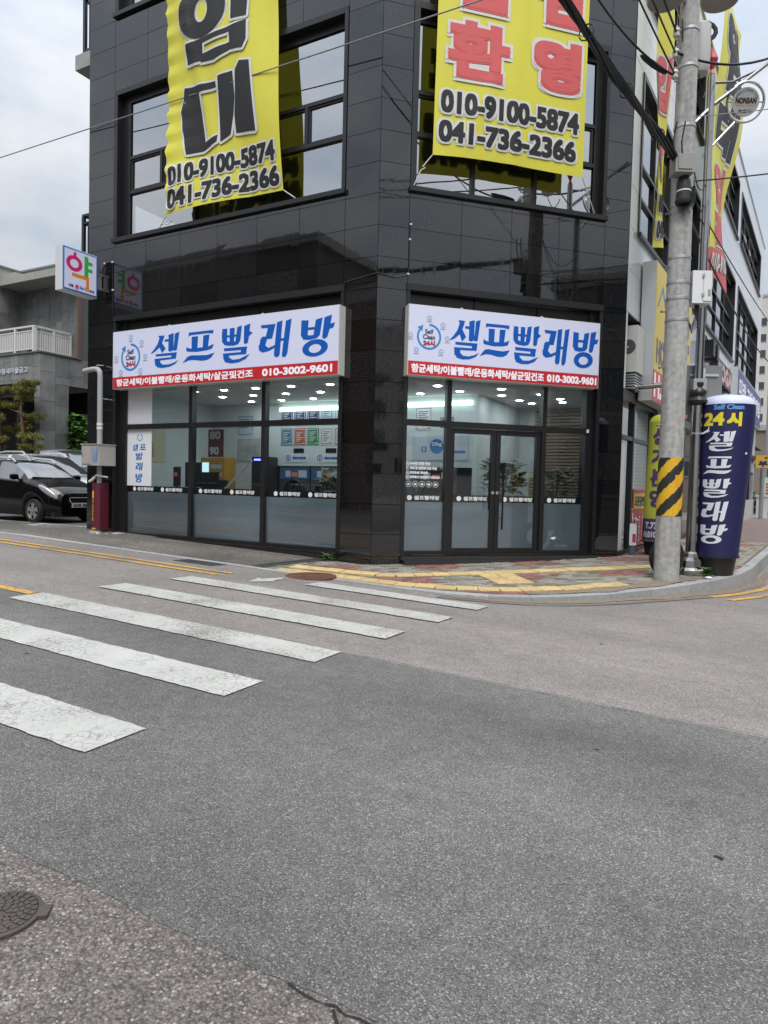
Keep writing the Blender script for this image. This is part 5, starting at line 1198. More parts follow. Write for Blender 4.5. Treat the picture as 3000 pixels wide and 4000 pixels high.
t = thing('box_sign', 'tall yellow estate agent box sign on the wing behind the utility pole', 'sign', FC.p(3,3.14,.15))
mb = MB(); mb.fbox(FC, 1.0, 4.95, 3.14, 5.85, .03, .29); mb.build('sign_box', M('sign_grey', (.52,.54,.55), .4, 0, .06, 3), t)
mb = MB(); mb.fbox(FC, 1.02, 4.93, 3.75, 5.83, .29, .30); mb.build('yellow_face', M('sign_yellow', (.72,.55,.08), .4), t)
mb = MB(); mb.fbox(FC, 1.02, 4.93, 3.16, 3.748, .29, .30); mb.build('red_strip', sign_red, t)
mb = MB(); ltr(mb, '도은', FC.p, 2.9, 4.8, 4.1, 5.6, .303, .05); mb.build('lettering', M('sign_mauve', (.22,.19,.27), .5), t); mb = MB(); ltr(mb, 'HO', FC.p, 1.2, 2.0, 3.9, 4.4, .303, .03); mb.build('lettering', M('sign_mauve', (.22,.19,.27), .5), t)
mb = MB(); ltr(mb, 'H.', FC.p, 1.1, 1.8, 3.22, 3.7, .303, .03); mb.build('lettering', sign_ink, t)
mb = MB(); mb.prism([(1.15,5.0),(1.6,5.5),(2.05,5.0),(1.98,5.0),(1.6,5.4),(1.22,5.0)], FC.p, .302, .305); mb.build('roof_mark', logo_blue, t)
t = thing('box_sign', 'long navy game shop box sign far along the wing', 'sign', FC.p(20,4.46,.15))
mb = MB(); mb.fbox(FC, 15.0, 24.8, 4.46, 6.0, .03, .29); mb.build('sign_box', MATS['sign_grey'], t)
mb = MB(); mb.fbox(FC, 15.1, 24.7, 4.52, 5.94, .29, .30); mb.build('sign_face', M('sign_navy', (.05,.06,.24), .4), t)
mb = MB(); ltr(mb, '미래 교이즈게임', FC.p, 15.5, 24.2, 4.95, 5.7, .303, .03); mb.build('lettering', sign_ink, t)
t = thing('letter_sign', 'black letter blocks with pink faces over the wing shopfront', 'sign', FC.p(11.8,4.95,.1))
for k, ch in enumerate('YOGA'):
    mb = MB(); u = 10.15+k*.9; mb.fbox(FC, u, u+.78, 4.85, 5.55, .0, .24); mb.build('letter_block', black_metal, t)
mb = MB(); ltr(mb, 'YOGA', FC.p, 10.2, 13.6, 4.92, 5.48, .243, .05); mb.build('lettering', M('letter_pink', (.7,.45,.45), .5), t)
for k in (0,1):
    t = thing('flood_light', ('small black floodlight box on the wing wall, next to the pink letter blocks' if k else 'small black floodlight box on the wing wall, away from the pink letters'), 'floodlight', FC.p(8.1+k*.8,5.25,.1), 'floodlights on the wing wall'); mb = MB(); mb.fbox(FC, 8.0+k*.8, 8.35+k*.8, 5.2, 5.65, .05, .4); mb.build('housing', black_metal, t); mb = MB(); mb.tube([FC.p(8.17+k*.8,5.6,.2), FC.p(8.17+k*.8,5.95,.05), FC.p(8.17+k*.8,6.0,.0)], .02, 5); mb.build('bracket', black_metal, t)
t = thing('air_conditioner', 'white outdoor air conditioner unit with round fan on the wing wall', 'air conditioner', FC.p(.8,3.8,.1))
mb = MB(); mb.fbox(FC, .42, .98, 3.62, 4.5, -.25, .12); mb.build('casing', cream, t)
FCe = Fr(FC.p(.42,0,0), CN, -CD); mb = MB(); ringm(mb, FCe.p, -.05, 4.1, .02, .14, .004); mb.build('fan_grille', M('fan_dark', (.08,.08,.08), .5), t)
for k in range(6):
    mb = MB(); mb.fbox(FC, .40, .95, 3.30+k*.05, 3.33+k*.05, -.2, .10); mb.build('louvre', alu, t)
t = thing('wall_tube', 'stainless tube jutting from the wing wall behind the utility pole', 'tube', FC.p(.75,3.3,0)); mb = MB(); mb.tube([FC.p(.75,3.36,-.1), FC.p(.75,3.40,1.1)], .05, 12); mb.build('tube', steel, t, True); mb = MB(); ax = Matrix((CD, Vector((0,0,1)), CN)).transposed(); mb.lathe([(.10,0),(.10,.03),(.06,.05)], FC.p(.75,3.364,.02), 14, ax); mb.build('flange', steel, t, True)
t = thing('window_poster', 'red and yellow estate agent panel low in the wing shopfront', 'poster', FC.p(1.9,.2,0)); mb = MB(); mb.fbox(FC, 1.18, 2.84, .22, 1.38, -.035, -.02); mb.build('panel', M('poster_red', (.50,.07,.07), .5), t); mb = MB(); mb.fbox(FC, 1.22, 2.80, .98, 1.30, -.019, -.012); mb.build('yellow_strip', M('poster_yellow', (.72,.55,.06), .5), t)
mb = MB(); ltr(mb, '도은공인중개사', FC.p, 1.27, 2.76, 1.03, 1.25, -.010, .012, 6); mb.build('lettering', navy_ink, t)
for k, s_ in enumerate(('전원주택','상가주택','토지')): mb = MB(); ltr(mb, s_, lambda u,v,d: FC.p(1.35+k*.28+.14*(v), .85-u, d), 0, .55, .05, .95, -.012, .01, 6); mb.build('lettering', white_ink, t)
t = thing('extinguisher_stand', 'white extinguisher holder with red and pink labels beside the granite pier', 'extinguisher', FC.p(.55,.1,.12))
c_ = FC.p(.55,0,.13); mb = MB(); mb.lathe([(.05,.05),(.055,.10),(.055,.58),(.04,.63),(.022,.66),(.022,.72)], c_, 14); mb.build('cylinder', white_metal, t, True)
mb = MB(); mb.lathe([(.11,.0),(.11,.03),(.07,.06),(.06,.30)], c_, 14); mb.build('base', M('stand_grey', (.10,.11,.12), .6), t, True)
FXe = Fr((c_.x,c_.y,0), (.88,.48,0), (.48,-.88,0)); mb = MB(); mb.fbox(FXe, -.075, .055, .30, .72, .062, .068); mb.build('card', white_board, t); mb = MB(); mb.fbox(FXe, -.02, .045, .36, .52, .069, .072); mb.build('label_patch', M('label_red', (.45,.05,.10), .5), t)
mb = MB(); mb.tube([c_+Vector((0,0,.74)), c_+Vector((.05,-.05,.82)), c_+Vector((.11,-.08,.78))], .02, 6); mb.tube([c_+Vector((0,0,.76)), c_+Vector((-.02,.06,.92)), c_+Vector((-.02,.0,1.0))], .015, 6); mb.build('handle', M('label_pink', (.65,.3,.34), .5), t)

# balconies on the far left side wall
for z, lab in ((5.62,'lower'),(10.62,'upper')):
    t = thing('balcony', 'concrete balcony with black railing on the left flank, %s one' % lab, 'balcony', (-7.7,2.4,z))
    mb = MB(); mb.box(-8.40,-7.14,.6,4.2,z,z+.33); mb.build('slab', M('balcony_concrete', (.33,.33,.32), .85, 0, .15, 4), t)
    rail = M('rail_black', (.02,.025,.03), .4)
    mb = MB(); zt = z+1.72; h = .02
    mb.box(-8.24,-8.18,.68,4.1,zt,zt+.05); mb.box(-8.18,-7.15,.68,.73,zt,zt+.05); mb.box(-8.24,-8.18,.68,4.1,zt-.17,zt-.13); mb.box(-8.18,-7.15,.68,.73,zt-.17,zt-.13); mb.box(-8.18,-7.15,.68,.73,z+.42,z+.46); mb.box(-8.24,-8.18,.68,4.1,z+.42,z+.46); mb.box(-8.245,-8.175,.675,.745,z+.33,zt); mb.build('rail', rail, t)
    for k in range(7):
        x = -8.05+k*.13; mb = MB(); mb.box(x-.012,x+.012,.695,.72,z+.46,zt-.17); mb.build('baluster', rail, t)
    for k in range(24):
        y = .88+k*.135; mb = MB(); mb.box(-8.222,-8.198,y-.012,y+.012,z+.46,zt-.17); mb.build('baluster', rail, t)

# ================================================================== STREET FURNITURE ON THE CORNER
PX, PY = 4.48, 1.30; PZ = sw(PX, PY)
t = pole = thing('utility_pole', 'thick concrete utility pole with hazard wrap at the corner kerb', 'utility pole', (PX,PY,PZ))
mb = MB(); mb.lathe([(.185,-.05),(.183,.6),(.176,2),(.160,5),(.140,8),(.125,11.5),(.12,12)], (PX,PY,PZ), 32); mb.build('shaft', concrete, t, True)
# hazard wrap, slanted bands
wy, wb = M('hazard_yellow', (.72,.42,.015), .5, 0, .1, 30, .4, 160), M('hazard_black', (.018,.018,.018), .6, 0, .2, 30, .4, 160)
rw = lambda z: .189-.0047*z
def wrapq(mb, z0, z1, dr=0):
    n_ = 48
    for i in range(n_):
        a0, a1 = 2*math.pi*i/n_, 2*math.pi*(i+1)/n_
        for q in range(16):
            za, zb = z0+(z1-z0)*q/16, z0+(z1-z0)*(q+1)/16
            yield a0, a1, za, zb
yl, bk = MB(), MB()
zb0, zb1 = .98, 1.86; nA, nZ = 72, 44
for i in range(nA):
    for q in range(nZ):
        a0, a1 = 2*math.pi*i/nA, 2*math.pi*(i+1)/nA; za, zc = zb0+(zb1-zb0)*q/nZ, zb0+(zb1-zb0)*(q+1)/nZ
        ph = ((za+zc)/2 - .185*((a0+a1)/2)*1.0)/.385; b = yl if (ph % 1.0) < .5 else bk
        P = [(a0,za),(a1,za),(a1,zc),(a0,zc)]; b.face([(PX+rw(z)*math.cos(a), PY+rw(z)*math.sin(a), PZ+z) for a,z in P])
yl.build('yellow_band', wy, t); bk.build('black_band', wb, t)
mb = MB(); ca = math.atan2(CAM_LOC.y-PY, CAM_LOC.x-PX)
def on_pole(u, v, d, a0=ca+.55): a = a0-(-u)/.19; return (PX+(rw(v)+.003+d)*math.cos(a), PY+(rw(v)+.003+d)*math.sin(a), PZ+v)
rectm(mb, on_pole, -.03, .03, 1.42, 1.60, 0); mb.build('label', M('label_orange', (.75,.33,.02), .5), t); mb = MB(); rectm(mb, on_pole, -.05, .04, 1.03, 1.09, 0); mb.build('label', MATS['label_orange'], t)
M('bolt_steel', (.22,.21,.2), .5, .7)
for z in (2.35,3.22,4.06,4.72,5.5,6.35): 
    mb = MB(); a = ca-1.15+.25*(z%1); d = Vector((math.cos(a), math.sin(a), 0)); c_ = Vector((PX,PY,PZ+z)); mb.tube([c_+d*.14, c_+d*.24], .012, 6); mb.tube([c_+d*.235, c_+d*.25], .022, 6); mb.build('step_bolt', MATS['bolt_steel'], t)
band_st = M('galvanised', (.42,.43,.44), .45, .8, .15, 20)
for z in (3.9,4.22,4.45,4.82,5.6,6.75,7.62,8.15,8.62):
    mb = MB(); rr = .185-.0055*z+.006; mb.lathe([(rr,z),(rr+.004,z+.004),(rr+.004,z+.04),(rr,z+.045)], (PX,PY,PZ), 24); mb.build('steel_band', band_st, t, True)
def spool(c):
    mb = MB(); mb.lathe([(.02,-.06),(.045,-.055),(.05,-.02),(.03,0),(.05,.02),(.045,.055),(.02,.06)], c, 12); mb.build('insulator', M('porcelain', (.68,.66,.60), .25), pole, True)
    mb = MB(); c = Vector(c); mb.tube([c+Vector((0,0,-.10)), c+Vector((0,0,.10))], .010, 6); mb.tube([c+Vector((0,0,.10)), Vector((PX,PY,c.z+.10))], .010, 6); mb.tube([c+Vector((0,0,-.10)), Vector((PX,PY,c.z-.10))], .010, 6); mb.build('clevis', band_st, pole)
INS = [(4.33,1.14,8.12),(4.33,1.14,7.82),(4.33,1.14,7.52)]
for c_ in INS: spool(c_)
trans_m = M('transformer_grey', (.30,.295,.28), .55, 0, .1, 4)
for (x, y, z, r_) in ((4.22,.66,8.30,.25),(4.84,2.02,8.95,.28)):
    mb = MB(); mb.lathe([(r_*.94,0),(r_,.03),(r_,1.1),(r_*.9,1.16)], (x,y,z), 28); tr_ = mb.build('transformer', trans_m, pole, True)
    mb = MB(); mb.tube([(x,y,z+.25),(PX,PY,z+.25)], .03, 6); mb.tube([(x,y,z+.9),(PX,PY,z+.9)], .03, 6); mb.build('bracket', band_st, tr_)
mb = MB(); mb.lathe([(.12,0),(.14,.06),(.14,.7),(.10,.74)], (4.62,1.66,7.72), 20); mb.build('fuse_can', M('can_white', (.52,.53,.52), .4), pole, True)
t = thing('junction_box', 'white steel control box strapped to the utility pole', 'control box', (4.68,1.30,4.2))
cr2 = cright.copy(); cr2.z = 0; cr2.normalize(); FX = Fr((PX,PY,0), cr2, (cr2.y,-cr2.x,0))
mb = MB(); mb.fbox(FX, .175, .46, 4.18, 4.66, -.16, .10); mb.build('cabinet', white_metal, t); mb = MB(); mb.fbox(FX, .335, .455, 4.21, 4.65, .101, .115); d_ = mb.build('door', M('white_door', (.70,.71,.71), .35), t)
for z in (4.30,4.58):
    mb = MB(); mb.fbox(FX, .315, .345, z-.02, z+.02, .101, .125); mb.build('hinge', band_st, d_)
mb = MB(); mb.fbox(FX, .40, .44, 4.28, 4.38, .1155, .118); mb.build('label', M('label_grey', (.3,.3,.3), .5), d_)
mb = MB()
for k in range(5): mb.tube([FX.p(.26+.015*k,4.19,.0), FX.p(.27+.012*k,4.0-.03*k,.02), FX.p(.22,3.86-.03*k,.03), FX.p(.16,3.92,.02), FX.p(.13,4.2,0)], .008, 5)
mb.build('cable_tail', cable_mat, t)
t = thing('splice_closure', 'black dome shaped cable closure hung on the utility pole', 'cable closure', (4.5,1.1,5.65))
c_ = Vector((4.52,1.10,5.58)); mb = MB(); mb.lathe([(.10,0),(.115,.03),(.115,.06),(.10,.07),(.10,.24),(.095,.32),(.07,.39),(.03,.42)], c_, 20); mb.build('dome', M('closure_black', (.02,.02,.021), .5), t, True)
mb = MB(); mb.lathe([(.105,.17),(.108,.175),(.108,.185),(.105,.19)], c_, 20); mb.build('tie', white_metal, t, True)
mb = MB()
for k in range(6): mb.tube([c_+Vector((.02*k-.05,0,.02)), c_+Vector((.03*k-.05,-.03,-.12-.02*(k%3))), c_+Vector((.05+.02*k,.0,-.02)), c_+Vector((.10+.01*k,.03,.25))], .009, 5)
mb.build('cable_tail', cable_mat, t)
t = thing('splice_box', 'grey cast splice box on the cable bundle at the pole', 'splice box', (4.36,1.06,6.02)); mb = MB(); mb.fbox(FX, -.26, .02, 5.98, 6.24, .14, .36); mb.build('body', M('box_grey', (.27,.265,.25), .6, 0, .1, 9), t); mb = MB(); mb.fbox(FX, -.22, -.02, 6.02, 6.20, .361, .372); mb.build('lid', MATS['box_grey'], t)
mb = MB()
for k in (0,1): mb.tube([FX.p(-.22+.1*k,6.22,.25), FX.p(-.27+.12*k,6.45,.27), FX.p(-.24+.12*k,6.72,.3)], .012, 5)
mb.build('cable_tail', cable_mat, t)

# stainless welcome pole
QX, QY = 4.76, 2.10; QZ = sw(QX, QY)
t = spole = thing('welcome_pole', 'polished steel street pole with red finial and round welcome emblem', 'street pole', (QX,QY,QZ))
mb = MB(); mb.lathe([(.25,-.02),(.25,.07),(.22,.11),(.20,.12),(.19,.22),(.13,.27),(.115,.33),(.095,.36)], (QX,QY,QZ), 10); mb.build('base', steel, t)
mb = MB(); mb.lathe([(.090,.33),(.088,2.78)], (QX,QY,QZ), 28); mb.build('lower_tube', steel, t, True)
mb = MB(); mb.lathe([(.09,2.70),(.14,2.74),(.15,2.78),(.11,2.84),(.13,2.88),(.13,2.92),(.09,2.98),(.10,3.02),(.10,3.06),(.06,3.10)], (QX,QY,QZ), 20); mb.build('collar', M('collar_black', (.015,.015,.015), .35), t, True)
mb = MB(); mb.lathe([(.064,3.05),(.058,7.86)], (QX,QY,QZ), 24); mb.build('upper_tube', steel, t, True)
mb = MB(); mb.lathe([(.03,7.86),(.045,7.88),(.022,7.95),(.085,8.10),(.08,8.13),(.015,8.30),(.0,8.31)], (QX,QY,QZ), 8); mb.build('finial', M('finial_red', (.45,.03,.045), .35), t)
a0 = Vector((QX,QY,QZ)); side = Vector((.80,.60,0)).normalized()
mb = MB(); mb.tube([a0+Vector((0,0,7.30))-side*.42+Vector((0,0,-.36)), a0+side*.05+Vector((0,0,7.42)), a0+side*1.35+Vector((0,0,8.48))], .033, 10); mb.tube([a0+Vector((0,0,7.75)), a0+side*.35+Vector((0,0,7.80)), a0+side*.85+Vector((0,0,8.08))], .02, 8)
mb.tube([a0+Vector((0,0,6.72)), a0+side*.25+Vector((0,0,7.0)), a0+side*.42+Vector((0,0,7.18))], .02, 8); mb.build('arm', steel, t, True)
ec = Vector((5.24,2.47,7.56)); en = Vector((.42,-.87,-.25)).normalized(); eu = Vector((0,0,1)).cross(en).normalized(); ev = en.cross(eu).normalized()
EM = lambda u,v,d: ec+eu*u+ev*v+en*d
mb = MB(); mb.tube([EM(.285*math.cos(R(a)), .285*math.sin(R(a)), 0) for a in range(0,361,12)], .022, 8, cap=False); mb.build('emblem_ring', M('ring_bright', (.6,.6,.6), .2, 1.0), t, True)
mb = MB(); mb.prism([(.21*math.cos(R(a)), .21*math.sin(R(a))) for a in range(0,360,12)], EM, -.01, .01); mb.tube([EM(.2,0,0), EM(.28,0,0)], .012, 6); mb.tube([EM(-.2,0,0), EM(-.28,0,0)], .012, 6); em = mb.build('emblem_disc', M('emblem_silver', (.50,.50,.49), .35, .7, .1, 20), t)
mb = MB(); ltr(mb, 'NONSAN', EM, -.16, .16, -.025, .06, .013, .003, 6); mb.build('lettering', ban_black, em); mb = MB(); ltr(mb, '논산시', lambda u,v,d: EM(u, v-.3*u*u*0, d), -.10, .10, -.155, -.105, .013, .003, 6); mb.build('lettering', ban_black, em); mb = MB()
vs, fs = TM['WELCOME TO']; mb.add([EM(.165*math.sin((x-.5)*2.6)*(1+.25*(y-.5)), .165*math.cos((x-.5)*2.6)*(1+.25*(y-.5)), .013) for x, y in vs], fs); mb.build('lettering', ban_black, em)
mb = MB(); rectm(mb, EM, -.15, .16, -.055, -.04, .013); mb.build('orange_stroke', M('orange_ink', (.6,.3,.05), .5), em)
mb = MB(); ringm(mb, EM, -.075, .02, .02, .036, .0145); mb.build('red_dot', red_ink, em)
t = thing('traffic_sign', 'grey back of a rectangular road sign clamped to the steel pole', 'road sign', (QX,QY,2.95))
FQ = Fr((QX,QY,0), (.93,.37,0), (.37,-.93,0)); mb = MB(); mb.fbox(FQ, -.19, .40, 2.60, 3.40, -.13, -.12); mb.build('plate', M('plate_grey', (.22,.225,.225), .5, .3, .05, 3), t)
mb = MB(); mb.fbox(FQ, -.10, .34, 3.22, 3.26, -.118, -.095); mb.fbox(FQ, -.10, .34, 2.74, 2.78, -.118, -.095); mb.fbox(FQ, .09, .13, 2.7, 3.35, -.117, -.09); mb.build('stiffener', alu, t)
mb = MB(); mb.fbox(FQ, -.10, .10, 2.98, 3.16, -.10, .085); mb.build('clamp', band_st, t)
t = thing('banner_hook', 'forked white hook strapped to the steel pole', 'hook', (QX,QY,2.3)); mb = MB(); mb.tube([FQ.p(.06,2.28,.07), FQ.p(.14,2.34,.12), FQ.p(.17,2.46,.13)], .012, 6); mb.tube([FQ.p(.06,2.28,.07), FQ.p(.17,2.33,.14), FQ.p(.27,2.42,.16)], .012, 6); mb.build('hook', white_metal, t); mb = MB(); mb.lathe([(.093,2.24),(.093,2.27)], (QX,QY,QZ), 20); mb.build('strap', band_st, t, True)

# inflatable advertising columns
def balloon(c, h, r0, r1, tub, tilt, body, top, label, txt):
    x, y, z = c; t = thing('inflatable_column', label, 'inflatable', (x,y,z))
    mb = MB(); mb.lathe([(r0*.80,.0),(r0*.92,tub*.9),(r0*1.06,tub*.92),(r0*1.06,tub),(r0*.9,tub)], (x,y,z), 32); mb.build('tub', M('tub_black', (.015,.015,.016), .45), t, True)
    tx, ty = tilt
    def sp(th, v, d=0.0):
        zz = tub+(h)*v; rad = (r0+(r1-r0)*min(1, v/.8)) * (1+.015*math.sin(v*60)*0)
        return (x+tx*v+(rad+d)*math.cos(th), y+ty*v+(rad+d)*math.sin(th), z+zz)
    n_ = 48; mb = MB(); nv = 20
    mb.add([sp(2*math.pi*i/n_, j/nv) for j in range(nv+1) for i in range(n_)], [(j*n_+i, j*n_+(i+1)%n_, (j+1)*n_+(i+1)%n_, (j+1)*n_+i) for j in range(nv) for i in range(n_)]); mb.build('body', body, t, True)
    mb = MB(); P = []
    for j in range(8):
        q = j/7*math.pi/2
        for i in range(n_):
            th = 2*math.pi*i/n_; rr = r1*(math.cos(q)**.6 if j < 7 else 0)*(1+.012*math.sin(i*math.pi/2)*math.cos(q)); P.append((x+tx+rr*math.cos(th), y+ty+rr*math.sin(th), z+tub+h+.17*math.sin(q)+.004))
    mb.add(P, [(j*n_+i, j*n_+(i+1)%n_, (j+1)*n_+(i+1)%n_, (j+1)*n_+i) for j in range(7) for i in range(n_)]); mb.build('top', top, t, True)
    return t, sp
navy_cloth = M('navy_cloth', (.012,.013,.078), .55, 0, .12, 3, .25, 6)
lilac = M('lilac_cloth', (.58,.62,.80), .6, 0, .06, 3, .3, 8)
bx, by = 5.10, 2.36
t, sp = balloon((bx,by,sw(bx,by)), 2.40, .335, .42, .30, (.07,.04), navy_cloth, lilac, 'navy inflatable column with white letters and lilac top by the kerb', None)
cb = math.atan2(CAM_LOC.y-by, CAM_LOC.x-bx)
def mapn(u, v, d, off=-.10): return sp(cb+off+u/.38, v/2.40, .004+d)
mb = MB()
for g, u0, u1, v0, v1 in (('sel',-.22,.18,1.66,1.98),('peu',-.24,.17,1.30,1.58),('ppal',-.24,.19,.93,1.24),('rae',-.25,.17,.56,.88),('bang',-.25,.20,.20,.52)): brush(mb, g, FLAT, u0, u1, v0, v1, 0)
cut_map(mb, (.03,.12), mapn).build('lettering', M('cloth_white_ink', (.72,.74,.80), .6), t)
mb = MB(); ltr(mb, '24', FLAT, -.27, .02, 2.06, 2.27, 0, .012); ltr(mb, '시', FLAT, .05, .25, 2.05, 2.27, 0, .014); cut_map(mb, (.03,.12), mapn).build('lettering', M('cloth_yellow_ink', (.78,.66,.03), .6), t)
mb = MB(); ltr(mb, 'Self Clean', FLAT, -.13, .27, 2.31, 2.39, 0, .004, 6); cut_map(mb, (.03,.12), mapn).build('lettering', M('cloth_sky_ink', (.12,.35,.75), .6), t)
mb = MB(); mb.add([mapn(.36,1.62,0),mapn(.40,1.62,0),mapn(.40,1.65,.0),mapn(.36,1.65,.0)], [(0,1,2,3)]); mb.build('care_tag', white_ink, t)
lime = M('lime_cloth', (.55,.58,.06), .6, 0, .05, 2)
yx, yy = 4.02, 4.45
t, sp2 = balloon((yx,yy,sw(yx,yy)), 2.30, .335, .32, .28, (.04,.0), lime, lime, 'lime yellow inflatable column with purple letters behind the utility pole', None)
cb2 = math.atan2(CAM_LOC.y-yy, CAM_LOC.x-yx)
def mapy(u, v, d): return sp2(cb2-.25+u/.33, v/2.30, .004+d)
mb = MB()
for k, ch in enumerate('상가분양'): ltr(mb, ch, FLAT, -.18, .18, 1.86-.40*k, 2.20-.40*k, 0, .016)
cut_map(mb, (.03,.12), mapy).build('lettering', ban_purple, t)
mb = MB(); n_ = 40
mb.add([sp2(2*math.pi*i/n_, v, .003) for v in (.005,.19) for i in range(n_)], [(i,(i+1)%n_,n_+(i+1)%n_,n_+i) for i in range(n_)]); mb.build('purple_hem', M('purple_cloth', (.09,.05,.17), .6), t)
mb = MB(); ltr(mb, 'T.736', FLAT, -.24, .10, .24, .37, .003, .006); ltr(mb, 'H.010-30', FLAT, -.27, .17, .07, .19, .003, .006); cut_map(mb, (.03,.12), mapy).build('lettering', white_ink, t)
t = thing('car_tyre', 'worn black tyre leaning behind the utility pole', 'tyre', (4.42,1.66,.05))
mb = MB(); ta = Vector((.62,.78,0)).normalized(); cc = Vector((4.44,1.66,sw(4.44,1.66)+.30)); prof = [(.30,-.07),(.30,.07),(.28,.09),(.21,.085),(.19,.06),(.19,-.06),(.21,-.085),(.28,-.09),(.30,-.07)]
axm = Matrix((Vector((0,0,1)), Vector((0,0,1)).cross(Vector((-ta.y,ta.x,0))).normalized(), Vector((-ta.y,ta.x,0)))).transposed(); mb.lathe(prof, cc, 32, axm); mb.f = mb.f[:-2]; mb.build('tyre', rubber, t, True)
t = thing('weed', 'small green weed tuft growing at the foot of the steel pole', 'weed', (4.95,1.95,sw(4.95,1.95))); mb = MB(); leafy(mb, (4.98,1.96,sw(4.98,1.96)+.05), .06, 30, .09, random.Random(2)); mb.build('leaves', M('weed_green', (.07,.13,.03), .6), t)
t = thing('weed', 'small green weed tuft at the granite plinth near the corner', 'weed', (-.78,-.05,0)); mb = MB(); leafy(mb, (-.78,-.07,.05), .08, 40, .07, random.Random(3)); mb.build('leaves', MATS['weed_green'], t)
t = thing('litter', 'crumpled white paper by the steel pole base', 'litter', (5.05,1.72,sw(5.05,1.72))); mb = MB(); mb.lathe([(.03,0),(.06,.02),(.03,.04)], (5.05,1.72,sw(5.05,1.72)), 6); mb.build('paper', white_board, t)

# ================================================================== OVERHEAD CABLES
def cat(a, b, sag, n=16):
    a = Vector(a); b = Vector(b); return [a.lerp(b, i/n)-Vector((0,0,sag*4*(i/n)*(1-i/n))) for i in range(n+1)]
def wire(label, a, b, sag, r, mat=cable_mat, n=18, name='overhead_cable'):
    mb = MB(); mb.tube(cat(a, b, sag, n), r, 6); return tag(mb.build(name, mat, None, True), label, 'cable')
greyw = M('wire_grey', (.30,.29,.28), .5, .4)
wire('single pale steel wire crossing in front of the left banner', (-30,.65,9.5), (14,-.72,8.1), .05, .011, greyw, 24)
B1 = Vector((4.42,1.10,6.22)); B0 = Vector((2.3,-11.5,7.0))
mb = MB(); rb = random.Random(4); base = cat(B1, B0, .25, 40)
for k in range(7):
    ph = rb.uniform(0, 6.28); rr = rb.uniform(.02,.055); mb.tube([p+Vector((rr*math.cos(ph+i*.5), 0, rr*math.sin(ph+i*.5)*1.2)) for i, p in enumerate(base)], .017+.006*(k%2), 6)
bun = tag(mb.build('cable_bundle', cable_mat, None, True), 'thick twisted bundle of black cables running up to the utility pole', 'cable')
for i in range(3, 36, 4):
    mb = MB(); p = base[i]; d = (base[i+1]-p).normalized(); e1 = d.cross(Vector((0,0,1))).normalized(); e2 = e1.cross(d); mb.tube([p+(e1*math.cos(a*.6)+e2*math.sin(a*.6))*.085 for a in range(11)], .008, 5); mb.build('cable_tie', cable_mat, bun)
wire('slack black cable looping from the insulators over the street', (4.33,1.14,8.12), (3.2,-9.0,9.6), .35, .016)
wire('black cable rising from the middle insulator', (4.33,1.14,7.82), (2.9,-9.0,9.4), .30, .013)
wire('black cable rising from the lowest insulator', (4.33,1.14,7.52), (2.6,-9.0,9.3), .25, .013)
wire('thick black cable dipping past the red finial', (4.36,1.10,7.80), (7.2,4.2,10.3), .75, .018)
wire('black cable with clamp dropping to the left insulator', (4.33,1.14,7.50), (2.6,-1.5,9.6), .5, .016)
wire('black wire running from the splice box along the wing to the street end', (4.55,1.25,5.9), FC.p(30,8.5,2.0), .5, .012)
wire('thin wire drawn from the pole band to the sky over the street', (4.40,1.2,6.90), (9.5,6.6,9.2), .1, .007, greyw)
wire('black cable leaving the pole toward the far side of the street', (4.60,1.35,6.0), (11,6.0,8.2), .25, .011)
wire('spiral wrapped cable strung along the white wing', (4.5,1.45,5.7), FC.p(26,7.6,1.2), .75, .020)
for k in range(4): wire('thin far power line strung high above the side street', FC.p(29,9.0+k*.7,3.0), FC.p(60,10+k*.8,2.2), .4, .012)['group'] = 'far power lines'
t = thing('hanging_loops', 'thin black cable loops drooping between utility pole and steel pole', 'cable', (4.6,1.6,6.5))
for k, (a, b, s_) in enumerate((((4.55,1.42,6.7),(4.74,2.05,6.2),.35),((4.56,1.44,6.6),(4.74,2.05,5.6),.3),((4.36,1.2,6.8),(4.58,1.45,6.9),.75),((4.40,1.15,8.3),(4.58,1.42,6.9),.4),((4.6,1.6,7.9),(4.70,1.9,7.6),.3))):
    mb = MB(); mb.tube(cat(a, b, s_, 14), .009, 5); mb.build('loop', cable_mat, t, True)
t = thing('service_coil', 'coil of black service cable hung under the transformers', 'cable', (4.62,1.6,8.4)); mb = MB()
for k in range(4): mb.tube([Vector((4.66,1.62,8.32))+cright*(.16*math.cos(a*.45+k))*(1+.1*k)+Vector((0,0,(.10+.02*k)*math.sin(a*.45+k))) for a in range(15)], .010, 5)
mb.build('coil', cable_mat, t)
for (p, q, r_) in (((3.55,.1,7.75),(4.22,1.06,7.52),.035),((4.42,1.25,8.02),(4.62,1.72,7.86),.03)):
    t = thing('dead_end_cover', 'tapered black insulating sleeve on the cable at the pole', 'cable sleeve', p, 'insulating sleeves at the pole'); p = Vector(p); q = Vector(q); mb = MB(); p = q.lerp(p, .45); mb.tube([p, p.lerp(q,.15), p.lerp(q,.5), p.lerp(q,.9), q], [.015,r_,r_*1.3,r_,.015], 8); mb.build('sleeve', cable_mat, t, True)
